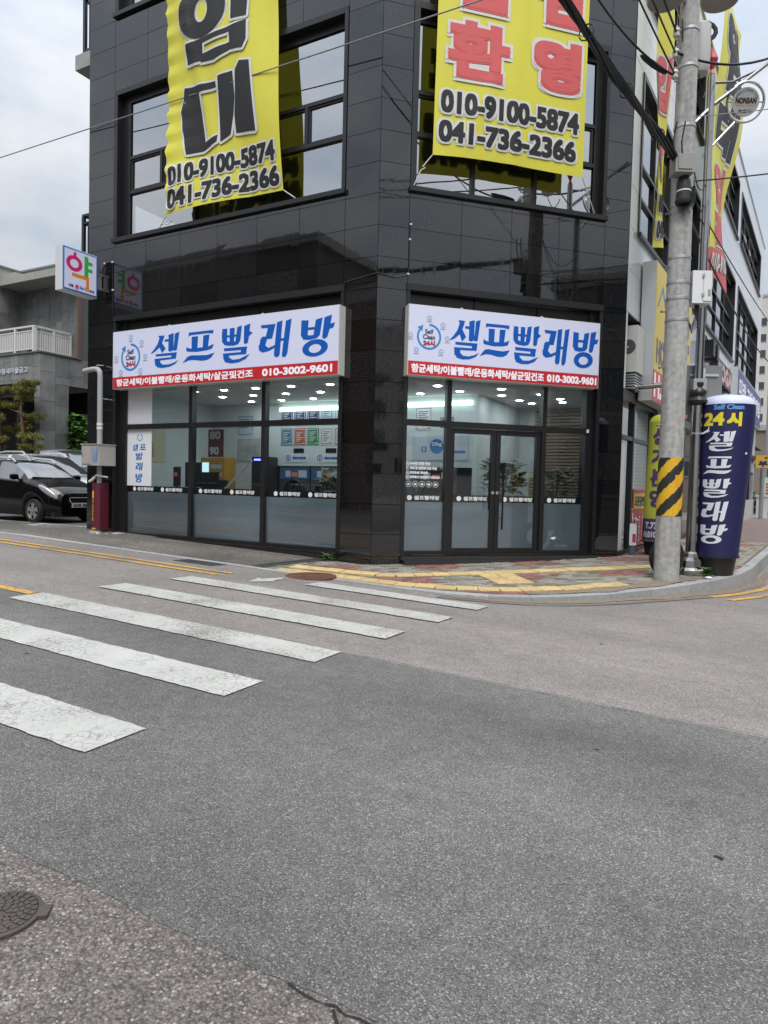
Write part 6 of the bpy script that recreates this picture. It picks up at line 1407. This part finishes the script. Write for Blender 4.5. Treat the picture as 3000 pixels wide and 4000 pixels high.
# ================================================================== BANK BUILDING ON THE LEFT
stone = M('grey_slate', (.20,.202,.20), .6, 0, .35, 2.2, .15, 30, rnd=.20)
stone_lt = M('light_stone', (.34,.335,.31), .75, 0, .15, 3)
bank = thing('bank_building', 'two storey bank clad in grey slate slabs with a white railed terrace', 'building', (-15,5,.24))
darkin = M('porch_dark', (.012,.012,.012), .9)
FL = Fr((-12.97,2.92,0), (1,0,0), (0,-1,0)); FRt = Fr((-12.97,2.92,0), (0,1,0), (1,0,0))
U1 = Fr((-16.0,4.3,0), (0,1,0), (1,0,0)); U2 = Fr((-16.0,4.3,0), (1,0,0), (0,-1,0))
mb = MB()
mb.box(-26,-12.99,2.95,3.2,4.12,4.98); mb.box(-13.24,-12.99,2.95,3.2,.2,4.12); mb.box(-13.2,-12.99,3.2,3.85,.2,4.12); mb.box(-13.2,-12.99,3.2,12,4.12,4.98); mb.box(-13.2,-12.99,5.4,12,.2,4.12)
mb.box(-26,-13.0,3.0,12,4.90,4.99); mb.box(-26,-16.02,3.3,12,4.99,8.0); mb.box(-16.02,-13.02,4.32,12,4.99,8.0)
mb.build('wall', M('bank_core', (.10,.10,.10), .9), bank)
mb = MB(); mb.box(-26,-13.3,5.0,5.1,.2,4.1); mb.box(-14.5,-14.4,3.2,6,.2,4.1); mb.build('porch_wall', darkin, bank)
rk = random.Random(8)
def slabs(fr, u0, u1, z0, z1, w, h, ops, stagger=True):
    n_ = max(1, int(round((u1-u0)/w)))
    for i in range(n_):
        a, b = u0+(u1-u0)*i/n_, u0+(u1-u0)*(i+1)/n_; z = z0 - (h*rk.uniform(.1,.9) if stagger else 0)
        while z < z1-.03:
            for (p, q, r_, s) in rect_minus(a, b, max(z, z0), min(z+h, z1), ops):
                if s-r_ < .05: continue
                d = rk.uniform(.0,.006); mb = MB(); mb.fbox(fr, p+.004, q-.004, r_+.004, s-.004, -.028, d); mb.build('stone_slab', stone, bank)
            z += h
slabs(U2, .0, 3.0, 5.0, 7.55, .30, .85, [])
slabs(U1, -1.2, .0, 5.0, 7.55, .4, .9, [])
slabs(FRt, 0, 2.48, .24, 4.98, .5, .86, [(.95,2.48,.2,4.12)])
slabs(FL, -4.2, 0, 4.12, 4.98, .35, .9, []); slabs(FL, -.27, 0, .24, 4.12, .27, .9, [])
mb = MB(); mb.box(-26,-15.2,3.6,4.2,7.58,7.78); mb.box(-16.0,-12.9,3.5,4.31,7.40,7.62); mb.build('roof_overhang', stone_lt, bank)
mb = MB(); mb.fbox(U2, -.1, 3.06, 7.63, 8.02, -.03, .04); mb.fbox(U1, -1.2, .0, 7.63, 8.02, -.03, .04); mb.build('parapet', stone_lt, bank)
mb = MB(); mb.fbox(U2, -.1, 3.1, 8.02, 8.08, -.3, .08); mb.fbox(U1, -1.2, .0, 8.02, 8.08, -.3, .08); mb.build('coping', M('coping_slate', (.16,.19,.19), .5), bank)
mb = MB(); mb.box(-26,-12.93,2.88,3.05,4.985,5.03); mb.box(-13.1,-12.93,3.05,4.3,4.985,5.03); mb.build('terrace_edge', M('edge_slate', (.11,.12,.11), .6), bank)
mb = MB(); mb.box(-13.08,-12.98,4.2,4.3,5.03,7.4); mb.build('downpipe', M('downpipe_brown', (.14,.09,.065), .5), bank)
mb = MB(); mb.box(-15.6,-15.0,4.27,4.3,5.0,6.1); mb.build('terrace_door', darkin, bank)
bt = MB(); ltr(bt, '충청새마을금고', FL.p, -2.05, -.53, 4.42, 4.60, .03, .008); bt.build('lettering', M('steel_letters', (.6,.64,.68), .4, .2), bank)
# the bank stands behind the raised parking strip; its storeys are tall
wrail = M('white_rail', (.62,.62,.60), .45)
mb = MB(); rx, ry = -13.40, 3.02
mb.box(-20,rx,ry-.03,ry+.03,5.78,5.83); mb.box(rx-.03,rx+.03,ry,4.28,5.78,5.83); mb.box(-20,rx,ry-.02,ry+.02,5.66,5.69); mb.box(rx-.02,rx+.02,ry,4.28,5.66,5.69); mb.box(-20,rx,ry-.02,ry+.02,5.12,5.15); mb.box(rx-.02,rx+.02,ry,4.28,5.12,5.15)
for x in (-13.42,-14.3,-15.2,-16.1): mb.box(x-.035,x+.035,ry-.035,ry+.035,5.0,5.8)
for y in (3.06,3.66,4.24): mb.box(rx-.03,rx+.03,y-.03,y+.03,5.0,5.8)
rl = mb.build('railing', wrail, bank)
for k in range(34):
    x = -13.50-k*.085; mb = MB(); mb.box(x-.022,x+.022,ry-.012,ry+.012,5.15,5.66); mb.build('slat', wrail, rl)
for k in range(15):
    y = 3.13+k*.078; mb = MB(); mb.box(rx-.012,rx+.012,y-.02,y+.02,5.15,5.66); mb.build('slat', wrail, rl)

bank.location = (-20.56, 9.02, -.05); bank.scale = (1.27,)*3

# ================================================================== TREES
bark = M('pine_bark', (.13,.085,.05), .9, 0, .3, 12, .4, 40)
def pine(x, y, z, h, label, seed):
    r_ = random.Random(seed); t = thing('pine_tree', label, 'tree', (x,y,z))
    tr = [Vector((x,y,z)), Vector((x+.18,y,z+h*.12)), Vector((x+.1,y,z+h*.3)), Vector((x+.3,y+.05,z+h*.55)), Vector((x+.22,y,z+h*.8)), Vector((x+.3,y,z+h*.97))]
    mb = MB(); mb.tube(tr, [.085,.075,.065,.05,.035,.012], 8)
    fo = MB(); pads = []
    for k in range(13):
        f_ = .22+.75*k/12; i = min(int(f_*5), 4); p = tr[i].lerp(tr[i+1], f_*5-i); a = r_.uniform(0, 6.28) if k < 12 else 0; L = (1.25-.95*f_)*r_.uniform(.7,1.15)*h/3.4
        e = p+Vector((math.cos(a)*L, math.sin(a)*L*.8, .12+.1*r_.random())); mb.tube([p, p.lerp(e,.5)+Vector((0,0,-.03)), e], [.03,.02,.01], 5); pads.append((e, .42-.18*f_)); pads.append((p.lerp(e,.55)+Vector((0,0,.06)), .32-.10*f_))
    pads.append((tr[-1], .24))
    mb.build('trunk', bark, t, True)
    for (c, rad) in pads:
        for q in range(48):
            a = r_.uniform(0,6.28); rr = rad*math.sqrt(r_.random()); b = c+Vector((math.cos(a)*rr, math.sin(a)*rr, rad*.30*r_.uniform(-.6,1)))
            for w in range(11):
                d = Vector((r_.gauss(0,1), r_.gauss(0,1), r_.gauss(.55,.8))).normalized(); s_ = d.cross(Vector((r_.gauss(0,1),r_.gauss(0,1),r_.gauss(0,1)))).normalized()*.010; L = r_.uniform(.06,.12)
                fo.add([b+s_, b-s_, b+d*L], [(0,1,2)])
    t.scale = (1.3,)*3
    fo.build('needles', M('pine_needles', (.17,.165,.03), .6, 0, .4, 6), t)
pine(-18.40, 5.70, .0, 3.62, 'young pine with layered olive needle pads in front of the bank porch', 31)
pine(-19.39, 5.50, .0, 3.5, 'second pine at the left end of the bank porch', 37)
t = thing('leafy_shrub', 'bright green broad leaved shrub beside the bank doorway', 'shrub', (-12.6,3.98,.24)); r_ = random.Random(12)
mb = MB()
for k in range(5): mb.tube([(-12.6+.05*k,3.98,.24),(-12.6+r_.uniform(-.2,.2),3.98+r_.uniform(-.2,.2),1.4),(-12.6+r_.uniform(-.3,.3),3.98+r_.uniform(-.3,.3),2.9)], [.025,.018,.008], 5)
mb.build('trunk', bark, t); mb = MB()
for z in (1.2,1.6,2.0,2.4,2.75,3.0): leafy(mb, (-12.6,3.98,z), .40-.05*(z-1), 80, .17, r_)
mb.build('crown', M('leaf_bright', (.075,.19,.028), .45, 0, .45, 2.5), t); t.location = (-17.52,7.73,-.15); t.scale = (1.27,)*3

# ================================================================== CARS
def interp(K, x):
    if x <= K[0][0]: return K[0][1]
    for (a, b), (c, d) in zip(K[:-1], K[1:]):
        if x <= c:
            t_ = (x-a)/(c-a); return b+(d-b)*t_
    return K[-1][1]
def smooth_interp(K, x, e=.05): return (interp(K, x-e)+interp(K, x)*2+interp(K, x+e))/4
tyre_m, rim_m, carglass, lampglass, chrome = rubber, M('alloy_silver', (.42,.41,.39), .35, .7), M('car_glass', (.02,.022,.026), .03, 0, spec=1.0, ior=2.0, coat=1.0), M('headlamp', (.42,.43,.43), .15, .3, .25, 25, coat=.6), M('chrome', (.7,.7,.7), .12, 1.0)
def car(label, loc, rz, L, Wd, H, top, belt, wid, roofw, cabin, xf, xr, wr, paint, details=False, rails=None, group=None):
    t = thing('parked_car', label, 'car', loc, group); t.rotation_euler = (0,0,rz)
    def b_(mb, name, mat, par=t, smooth=True, ang=35): return mb.build(name, mat, par, smooth, world=False, ang=ang)
    N = 64; st = [L*i/N for i in range(N+1)]
    secs = []
    for x in st:
        zt = smooth_interp(top, x); zb_ = .19
        for xw in (xf, xr):
            dx = abs(x-xw); ra = wr+.055
            if dx < ra: zb_ = max(zb_, wr+math.sqrt(ra*ra-dx*dx)-.01)
        be = min(smooth_interp(belt, x), zt-.015); w = smooth_interp(wid, x); rw_ = min(smooth_interp(roofw, x), w-.02)
        zb_ = min(zb_, be-.05); mid = zb_+(be-zb_)*.45
        secs.append([(w*.94, zb_), (w, zb_+(be-zb_)*.18), (w*1.012, mid), (w*.985, be-.03), (w*.955, be), (rw_+.015, zt-.045 if zt-be > .1 else zt-.012), (rw_*.9, zt-.012), (rw_*.45, zt+.004), (0, zt+.008)])
    n_ = len(secs[0]); body, glass, wind, rear_ = MB(), {1: MB(), -1: MB()}, MB(), MB(); c0, c1, c2, c3 = cabin   # cowl, roof front, roof rear, tail glass base
    for sgn in (1, -1):
        for i in range(N):
            xm = (st[i]+st[i+1])/2
            for k in range(n_-1):
                P = [(L/2-st[i], sgn*secs[i][k][0], secs[i][k][1]), (L/2-st[i+1], sgn*secs[i+1][k][0], secs[i+1][k][1]), (L/2-st[i+1], sgn*secs[i+1][k+1][0], secs[i+1][k+1][1]), (L/2-st[i], sgn*secs[i][k+1][0], secs[i][k+1][1])]
                if sgn > 0: P.reverse()
                tgt = body
                if k == 4 and c0+.28 < xm < c3-.10 and not any(abs(xm-p) < .05 for p in ((c0+c3)/2, c0+(c3-c0)*.80)): tgt = glass[sgn]
                if k in (5, 6, 7) and c0+.04 < xm < c1: tgt = wind
                if k in (6, 7) and c2 < xm < c3: tgt = rear_
                tgt.face(P)
    for i in (0, N):
        P = [(L/2-st[i], s[0], s[1]) for s in secs[i]] + [(L/2-st[i], -s[0], s[1]) for s in reversed(secs[i])]
        body.face(P if i else P[::-1])
    def weld(mb):
        seen = {}; mp_ = []; vs = []
        for v in mb.v:
            k = tuple(round(c, 4) for c in v)
            if k not in seen: seen[k] = len(vs); vs.append(v)
            mp_.append(seen[k])
        mb.f = [f2 for f2 in (tuple(dict.fromkeys(mp_[i] for i in f_)) for f_ in mb.f) if len(f2) > 2]; mb.v = vs; return mb
    b_(weld(body), 'body', paint); b_(weld(wind), 'windscreen', carglass); b_(weld(rear_), 'rear_window', carglass)
    for sg in (1, -1): b_(weld(glass[sg]), 'side_window', carglass)
    mb = MB(); mb.box(-L/2+.15, L/2-.12, -Wd/2+.18, Wd/2-.18, .16, .62); b_(mb, 'underbody', M('underbody', (.01,.01,.01), .9), smooth=False)
    for s in (1, -1):
        for xw in (xf, xr):
            c = Vector((L/2-xw, s*(Wd/2-.10), wr)); ax = Matrix(((1,0,0),(0,0,-s),(0,1,0))).transposed() if False else Matrix(((1,0,0),(0,0,s),(0,-s*1.0,0)))
            mb = MB(); mb.lathe([(wr*.70,-.08),(wr*.95,-.085),(wr,-.06),(wr,.06),(wr*.95,.085),(wr*.72,.09),(wr*.69,.06)], c, 28, ax); w_ = b_(mb, 'wheel', tyre_m)
            mb = MB(); mb.lathe([(wr*.69,.055),(wr*.67,.075),(wr*.63,.05),(wr*.60,.02),(.01,.02)], c, 28, ax); b_(mb, 'rim', M('rim_dark', (.03,.03,.03), .5), w_)
            mb = MB()
            for q in range(5):
                a = 2*math.pi*q/5+.3; d = Vector((math.cos(a), math.sin(a), 0)); e = Vector((-math.sin(a), math.cos(a), 0))
                pts = [d*.02+e*wr*.14, d*wr*.64+e*wr*.20, d*wr*.64-e*wr*.20, d*.02-e*wr*.14]; P = [c+ax@(p+Vector((0,0,h))) for h in (.03,.07) for p in pts]
                mb.add(P, [(4,5,6,7),(0,1,5,4),(1,2,6,5),(2,3,7,6),(3,0,4,7)])
            mb.lathe([(wr*.69,.06),(wr*.70,.082),(wr*.65,.082),(wr*.63,.06)], c, 28, ax); mb.lathe([(wr*.16,.06),(wr*.15,.08),(.01,.082)], c, 14, ax); b_(mb, 'spokes', rim_m, w_)
        # mirror
        mb = MB(); c = Vector((L/2-c0-.30, s*(Wd/2+.06), interp(belt, c0+.3)+.09)); mb.lathe([(.01,-.11),(.06,-.09),(.075,0),(.065,.09),(.01,.11)], c, 12, Matrix(((.7,0,0),(0,0,1),(0,1,0)))); mb.tube([c-Vector((0,s*.05,.03)), c-Vector((0,s*.16,.07))], .025, 6); b_(mb, 'mirror', paint)
        # headlamp, follows the wing
        k_ = L/3.6; p0_ = Vector((L/2-.05*k_, s*wid[1][1]*.98, .60*H/1.52)); p1_ = Vector((L/2-.50*k_, s*(interp(wid,.5*k_)-.01), .885*H/1.52)); ay = (p1_-p0_).normalized(); az = ay.cross(Vector((0,s,0))).normalized(); an_ = az.cross(ay).normalized()
        if az.z < 0: az = -az
        ml = Matrix((an_, az, ay)).transposed() @ Matrix.Diagonal((.055,.085,.30*k_)); mb = MB(); mb.lathe([(math.sin(R(q)), -math.cos(R(q))) for q in (4,20,40,65,90,115,140,160,176)], (p0_+p1_)/2, 16, ml); b_(mb, 'headlight', lampglass, ang=80)
        mb = MB(); mb.box(L/2-c0-1.25, L/2-c0-1.08, s*(Wd/2)-.01, s*(Wd/2)+.022, .82, .85); b_(mb, 'door_handle', paint, smooth=False)
        if rails:
            x0, x1 = rails; rwv = smooth_interp(roofw, (x0+x1)/2); mb = MB(); mb.tube([(L/2-x0, s*rwv*.98, smooth_interp(top,x0)-.01), (L/2-x0-.15, s*rwv*.97, smooth_interp(top,x0+.15)+.06), (L/2-(x0+x1)/2, s*rwv*.96, smooth_interp(top,(x0+x1)/2)+.055), (L/2-x1+.12, s*rwv*.96, smooth_interp(top,x1)+.05), (L/2-x1, s*rwv*.97, smooth_interp(top,x1)-.02)], .022, 8); b_(mb, 'roof_rail', M('rail_silver', (.6,.61,.62), .3, .6))
    return t, b_, secs
glossblack = M('car_black', (.003,.003,.0035), .06, 0, spec=.45)
carwhite = M('car_white', (.62,.64,.66), .15, 0, coat=.8); carsilver = M('car_silver', (.30,.33,.36), .18, .5, coat=.8)
Lh = 3.6
t, b_, _ = car('small glossy black hatchback parked nose out beside the granite pier', (-10.52,1.06,.238), 0, Lh, 1.6, 1.52,
    [(0,.66),(.06,.76),(.25,.86),(.6,.96),(.98,1.06),(1.30,1.27),(1.62,1.44),(2.0,1.50),(2.5,1.51),(3.0,1.46),(3.28,1.38),(3.48,1.05),(3.6,.80)],
    [(0,.62),(.3,.82),(.9,.96),(1.3,1.0),(2.0,1.04),(2.8,1.10),(3.4,1.12),(3.6,.75)],
    [(0,.50),(.08,.60),(.25,.69),(.5,.76),(1.0,.79),(2.6,.80),(3.2,.77),(3.5,.70),(3.6,.60)], [(0,.44),(.3,.62),(.95,.66),(1.3,.60),(1.7,.56),(2.6,.55),(3.2,.52),(3.6,.5)], (.98,1.62,3.26,3.48), .70, 3.07, .285, glossblack, True, (1.7,3.1))
F0 = Lh/2
mb = MB(); mb.box(F0-.02,F0+.035,-.30,.30,.60,.72); b_(mb, 'grille', M('grille_black', (.008,.008,.008), .5), smooth=False)
mb = MB(); mb.prism([(-.32,.585),(-.24,.44),(.24,.44),(.32,.585)], lambda u,v,d: (F0+d, u, v), -.02, .038); b_(mb, 'lower_grille', MATS['grille_black'], smooth=False)
mb = MB()
for P in ([(-.34,.60),(-.25,.43),(.25,.43),(.34,.60)], [(-.33,.73),(.33,.73)], [(-.33,.615),(.33,.615)]): mb.tube([(F0+.04,u,v) for u,v in P], .010, 5)
b_(mb, 'grille_trim', chrome)
mb = MB(); mb.prism([(-.085,.69),(-.03,.69),(-.02,.705),(.02,.705),(.03,.69),(.085,.69),(.075,.65),(.03,.65),(.02,.635),(-.02,.635),(-.03,.65),(-.075,.65)], lambda u,v,d: (F0+d, u, v), .036, .05); b_(mb, 'emblem', chrome, smooth=False)
mb = MB(); mb.box(F0+.03,F0+.05,-.26,.26,.38,.49); pl = b_(mb, 'number_plate', M('plate_white', (.6,.6,.6), .5), smooth=False)
mb = MB(); ltr(mb, '53오 50', lambda u,v,d: (F0+.051+d, u, v), -.24, .14, .40, .47, .001, .004, 6); b_(mb, 'lettering', navy_ink, pl, False)
for s in (1,-1):
    mb = MB(); mb.lathe([(.06,.0),(.065,.03),(.045,.03),(.04,.01)], (F0-.13, s*.56, .42), 16, Matrix(((0,0,1),(s*.0,1,0),(-1,0,0)))); b_(mb, 'fog_lamp', chrome)
    mb = MB(); mb.tube([(F0-.98, s*.06-.02, 1.075), (F0-1.02, s*.06+(-.5 if s < 0 else .45), 1.085)], .012, 5); b_(mb, 'wiper', black_metal)
mb = MB(); mb.tube([(F0-1.85,0,1.50),(F0-2.05,0,1.72)], .008, 5); b_(mb, 'aerial', black_metal)
Ls = 4.55
suv_top = [(0,.80),(.10,.92),(.4,1.02),(1.1,1.10),(1.45,1.30),(2.0,1.60),(2.4,1.66),(3.4,1.65),(4.0,1.58),(4.3,1.45),(4.45,1.1),(4.55,.95)]
suv_belt = [(0,.72),(.5,.92),(1.2,1.03),(2.5,1.06),(3.6,1.14),(4.3,1.18),(4.55,.9)]
suv_w = [(0,.62),(.12,.76),(.4,.86),(1,.90),(3.4,.91),(4.1,.87),(4.45,.78),(4.55,.72)]; suv_r = [(0,.55),(.4,.74),(1.1,.76),(1.6,.68),(2.2,.63),(3.6,.62),(4.55,.55)]
car('white sport utility car with silver roof rails parked behind the black hatchback', (-13.3,3.25,.238), R(-2), Ls, 1.82, 1.66, suv_top, suv_belt, suv_w, suv_r, (1.12,2.05,4.05,4.42), .88, 3.55, .34, carwhite, rails=(2.1,4.0))
car('silver sport utility car parked deepest in the lot beside the shrub', (-14.65,5.42,.45), R(-14), Ls, 1.84, 1.70, [(a, b*1.03) for a, b in suv_top], suv_belt, suv_w, suv_r, (1.12,2.05,4.05,4.42), .88, 3.55, .35, carsilver)

for o_ in [o for o in COL.objects if o.name.startswith('parked_car') and o.parent is None and o.location.x < -12]: o_.scale = (1.07,)*3
mb = MB(); mb.box(-18.5,-11.5,4.35,6.45,.2,.45); mb.build('raised_slab', slab, lot)
# ================================================================== FAR END OF THE SIDE STREET
def block(name, label, x0, x1, y0, y1, z1, wall, wins, cat='building', roof=None, wmat=None, group=None, z0=-.3):
    """plain building: wall, parapet and one part per window"""
    t = thing(name, label, cat, ((x0+x1)/2,(y0+y1)/2,z0), group); mb = MB(); mb.box(x0,x1,y0,y1,z0,z1); mb.build('wall', wall, t)
    mb = MB(); mb.box(x0-.15,x1+.15,y0-.15,y1+.15,z1+.002,z1+.4); mb.build('parapet', roof or stone_lt, t)
    for (face, u, z, w, h) in wins:
        mb = MB(); fm = MB()
        if face == 'S': mb.box(u,u+w,y0-.03,y0-.01,z,z+h); fm.box(u-.06,u+w+.06,y0-.07,y0-.005,z-.10,z-.02)
        elif face == 'N': mb.box(u,u+w,y1+.01,y1+.03,z,z+h); fm.box(u-.06,u+w+.06,y1+.005,y1+.07,z-.10,z-.02)
        elif face == 'W': mb.box(x0-.03,x0-.01,u,u+w,z,z+h); fm.box(x0-.07,x0-.005,u-.06,u+w+.06,z-.10,z-.02)
        else: mb.box(x1+.01,x1+.03,u,u+w,z,z+h); fm.box(x1+.005,x1+.07,u-.06,u+w+.06,z-.10,z-.02)
        o = mb.build('window', wmat or MATS['window_far'], t); fm.build('sill', stone_lt, o)
    return t
M('window_far', (.05,.06,.07), .12)
block('brick_building', 'low brown tiled building closing the end of the side street', 5.0, 16, 46, 54, 5.9, M('brown_tile', (.20,.165,.14), .8, 0, .12, 3), [('S',6.0+2*k,2.6,1.0,1.1) for k in range(4)])
block('apartment_tower', 'tall pale apartment tower far beyond the side street', 4.9, 22, 128, 140, 36, M('tower_beige', (.52,.50,.46), .85, 0, .06, .5), [('S',5.3+2.4*i,3+2.8*k,1.1,1.3) for i in range(2) for k in range(11)])
t = thing('traffic_light', 'black traffic signal seen edge on past the wing', 'traffic light', (5.45,33.4,.1)); mb = MB(); mb.box(5.25,5.40,33.3,33.6,2.6,4.1); mb.build('housing', black_metal, t)
for z in (3.75,3.25,2.8):
    mb = MB(); mb.prism([(0,0),(.5,0),(.0,.35)], lambda u,v,d: (5.4+u, 33.4+d, z+v), -.12, .12); mb.build('visor', black_metal, t)
mb = MB(); mb.tube([(5.3,33.6,-.1),(5.3,33.6,4.2)], .07, 8); mb.build('post', M('post_grey', (.3,.3,.3), .5, .4), t)
t = thing('estate_sign', 'yellow standing estate agent sign at the end of the street', 'sign', (6.2,29.2,0)); mb = MB(); mb.box(5.62,7.2,29.0,29.15,2.65,3.28); mb.build('board', M('sign_amber', (.70,.42,.05), .5), t); mb = MB(); mb.tube([(5.95,29.1,-.1),(5.95,29.1,2.65)], .10, 8); mb.build('post', MATS['post_grey'], t)
FE = Fr((5.62,29.0,0), (1,0,0), (0,-1,0)); mb = MB(); ltr(mb, '부동산', FE.p, .12, 1.4, 2.70, 3.02, .004, .02, 6); ltr(mb, '미래', FE.p, .4, 1.1, 3.07, 3.22, .004, .01, 6); mb.build('lettering', navy_ink, t)
t = thing('notice_board', 'pale green notice board with red rows at the end of the street', 'notice board', (6.4,31.5,0)); mb = MB(); mb.box(5.95,7.6,31.4,31.5,.45,2.2); mb.build('board', M('board_green', (.42,.58,.48), .5), t)
for k in range(5):
    mb = MB(); mb.box(6.15,6.6,31.38,31.398,1.2+.16*k,1.28+.16*k); mb.build('row', M('row_red', (.5,.04,.04), .5), t)
t = thing('lamp_post', 'grey lamp post with curved arm at the end of the street', 'lamp post', (6.15,36,0)); mb = MB(); mb.tube([(6.15,36,-.1),(6.15,36,7.5),(6.3,36,7.9),(7.4,36,8.1)], .07, 8); mb.build('post', MATS['post_grey'], t); mb = MB(); mb.box(7.1,7.6,35.85,36.15,8.0,8.15); mb.build('head', MATS['post_grey'], t)
t = thing('hedge', 'clipped green bush at the end of the street', 'bush', (5.6,31,0)); mb = MB(); r_ = random.Random(77)
for k in range(6): leafy(mb, (5.45+.2*(k%3),31.2+.1*k,.5+.5*(k//3)), .4, 60, .16, r_)
mb.build('foliage', M('hedge_green', (.05,.12,.025), .6, 0, .4, 2), t)
t = thing('bin_stand', 'white box on a post at the far corner of the wing', 'post box', FC.p(27.6,.1,.3)); mb = MB(); mb.fbox(FC, 27.3, 27.9, .05, 1.2, .1, .6); mb.build('box', white_metal, t); mb = MB(); mb.fbox(FC, 27.25, 27.95, 1.2, 1.3, .05, .65); mb.build('lid', white_metal, t)

# ================================================================== ACROSS THE STREET (seen only in the polished stone and glass)
wallc = M('render_cream', (.20,.19,.17), .85, 0, .1, 2); wallg = M('render_grey', (.11,.105,.10), .85, 0, .12, 2); wallb = M('brick_brown', (.17,.10,.07), .85, 0, .15, 4)
block('street_house', 'grey three storey house across the street from the long sign', -33, -10.5, -22, -13.5, 11.2, wallg, [('N',-31.5+2.8*k,1.3+3.4*j,1.5,1.6) for k in range(8) for j in range(3)], z0=0)
block('street_house', 'brown brick house with deep eaves across the street', -9.5, 1.5, -24, -14.5, 8.8, wallb, [('N',-8.5+2.6*k,1.3+3.2*j,1.4,1.5) for k in range(4) for j in range(2)], z0=0)
block('street_house', 'cream corner house across the side street', 15, 26, -1, 13, 8.6, wallc, [('W',.5+3.1*k,1.2+2.9*j,1.6,1.5) for k in range(4) for j in range(3)], z0=-.3)
for (x0, y0, h, lab) in ((52,-34,17,'nearer'),(74,4,25,'farther')):
    block('apartment_tower', 'pale apartment tower across the side street, the %s one' % lab, x0, x0+12, y0, y0+26, h, MATS['tower_beige'], [('W',y0+1.2+3.2*i,2.5+2.9*k,1.7,1.5) for i in range(8) for k in range(int(h/2.9)-1)], z0=-.3)
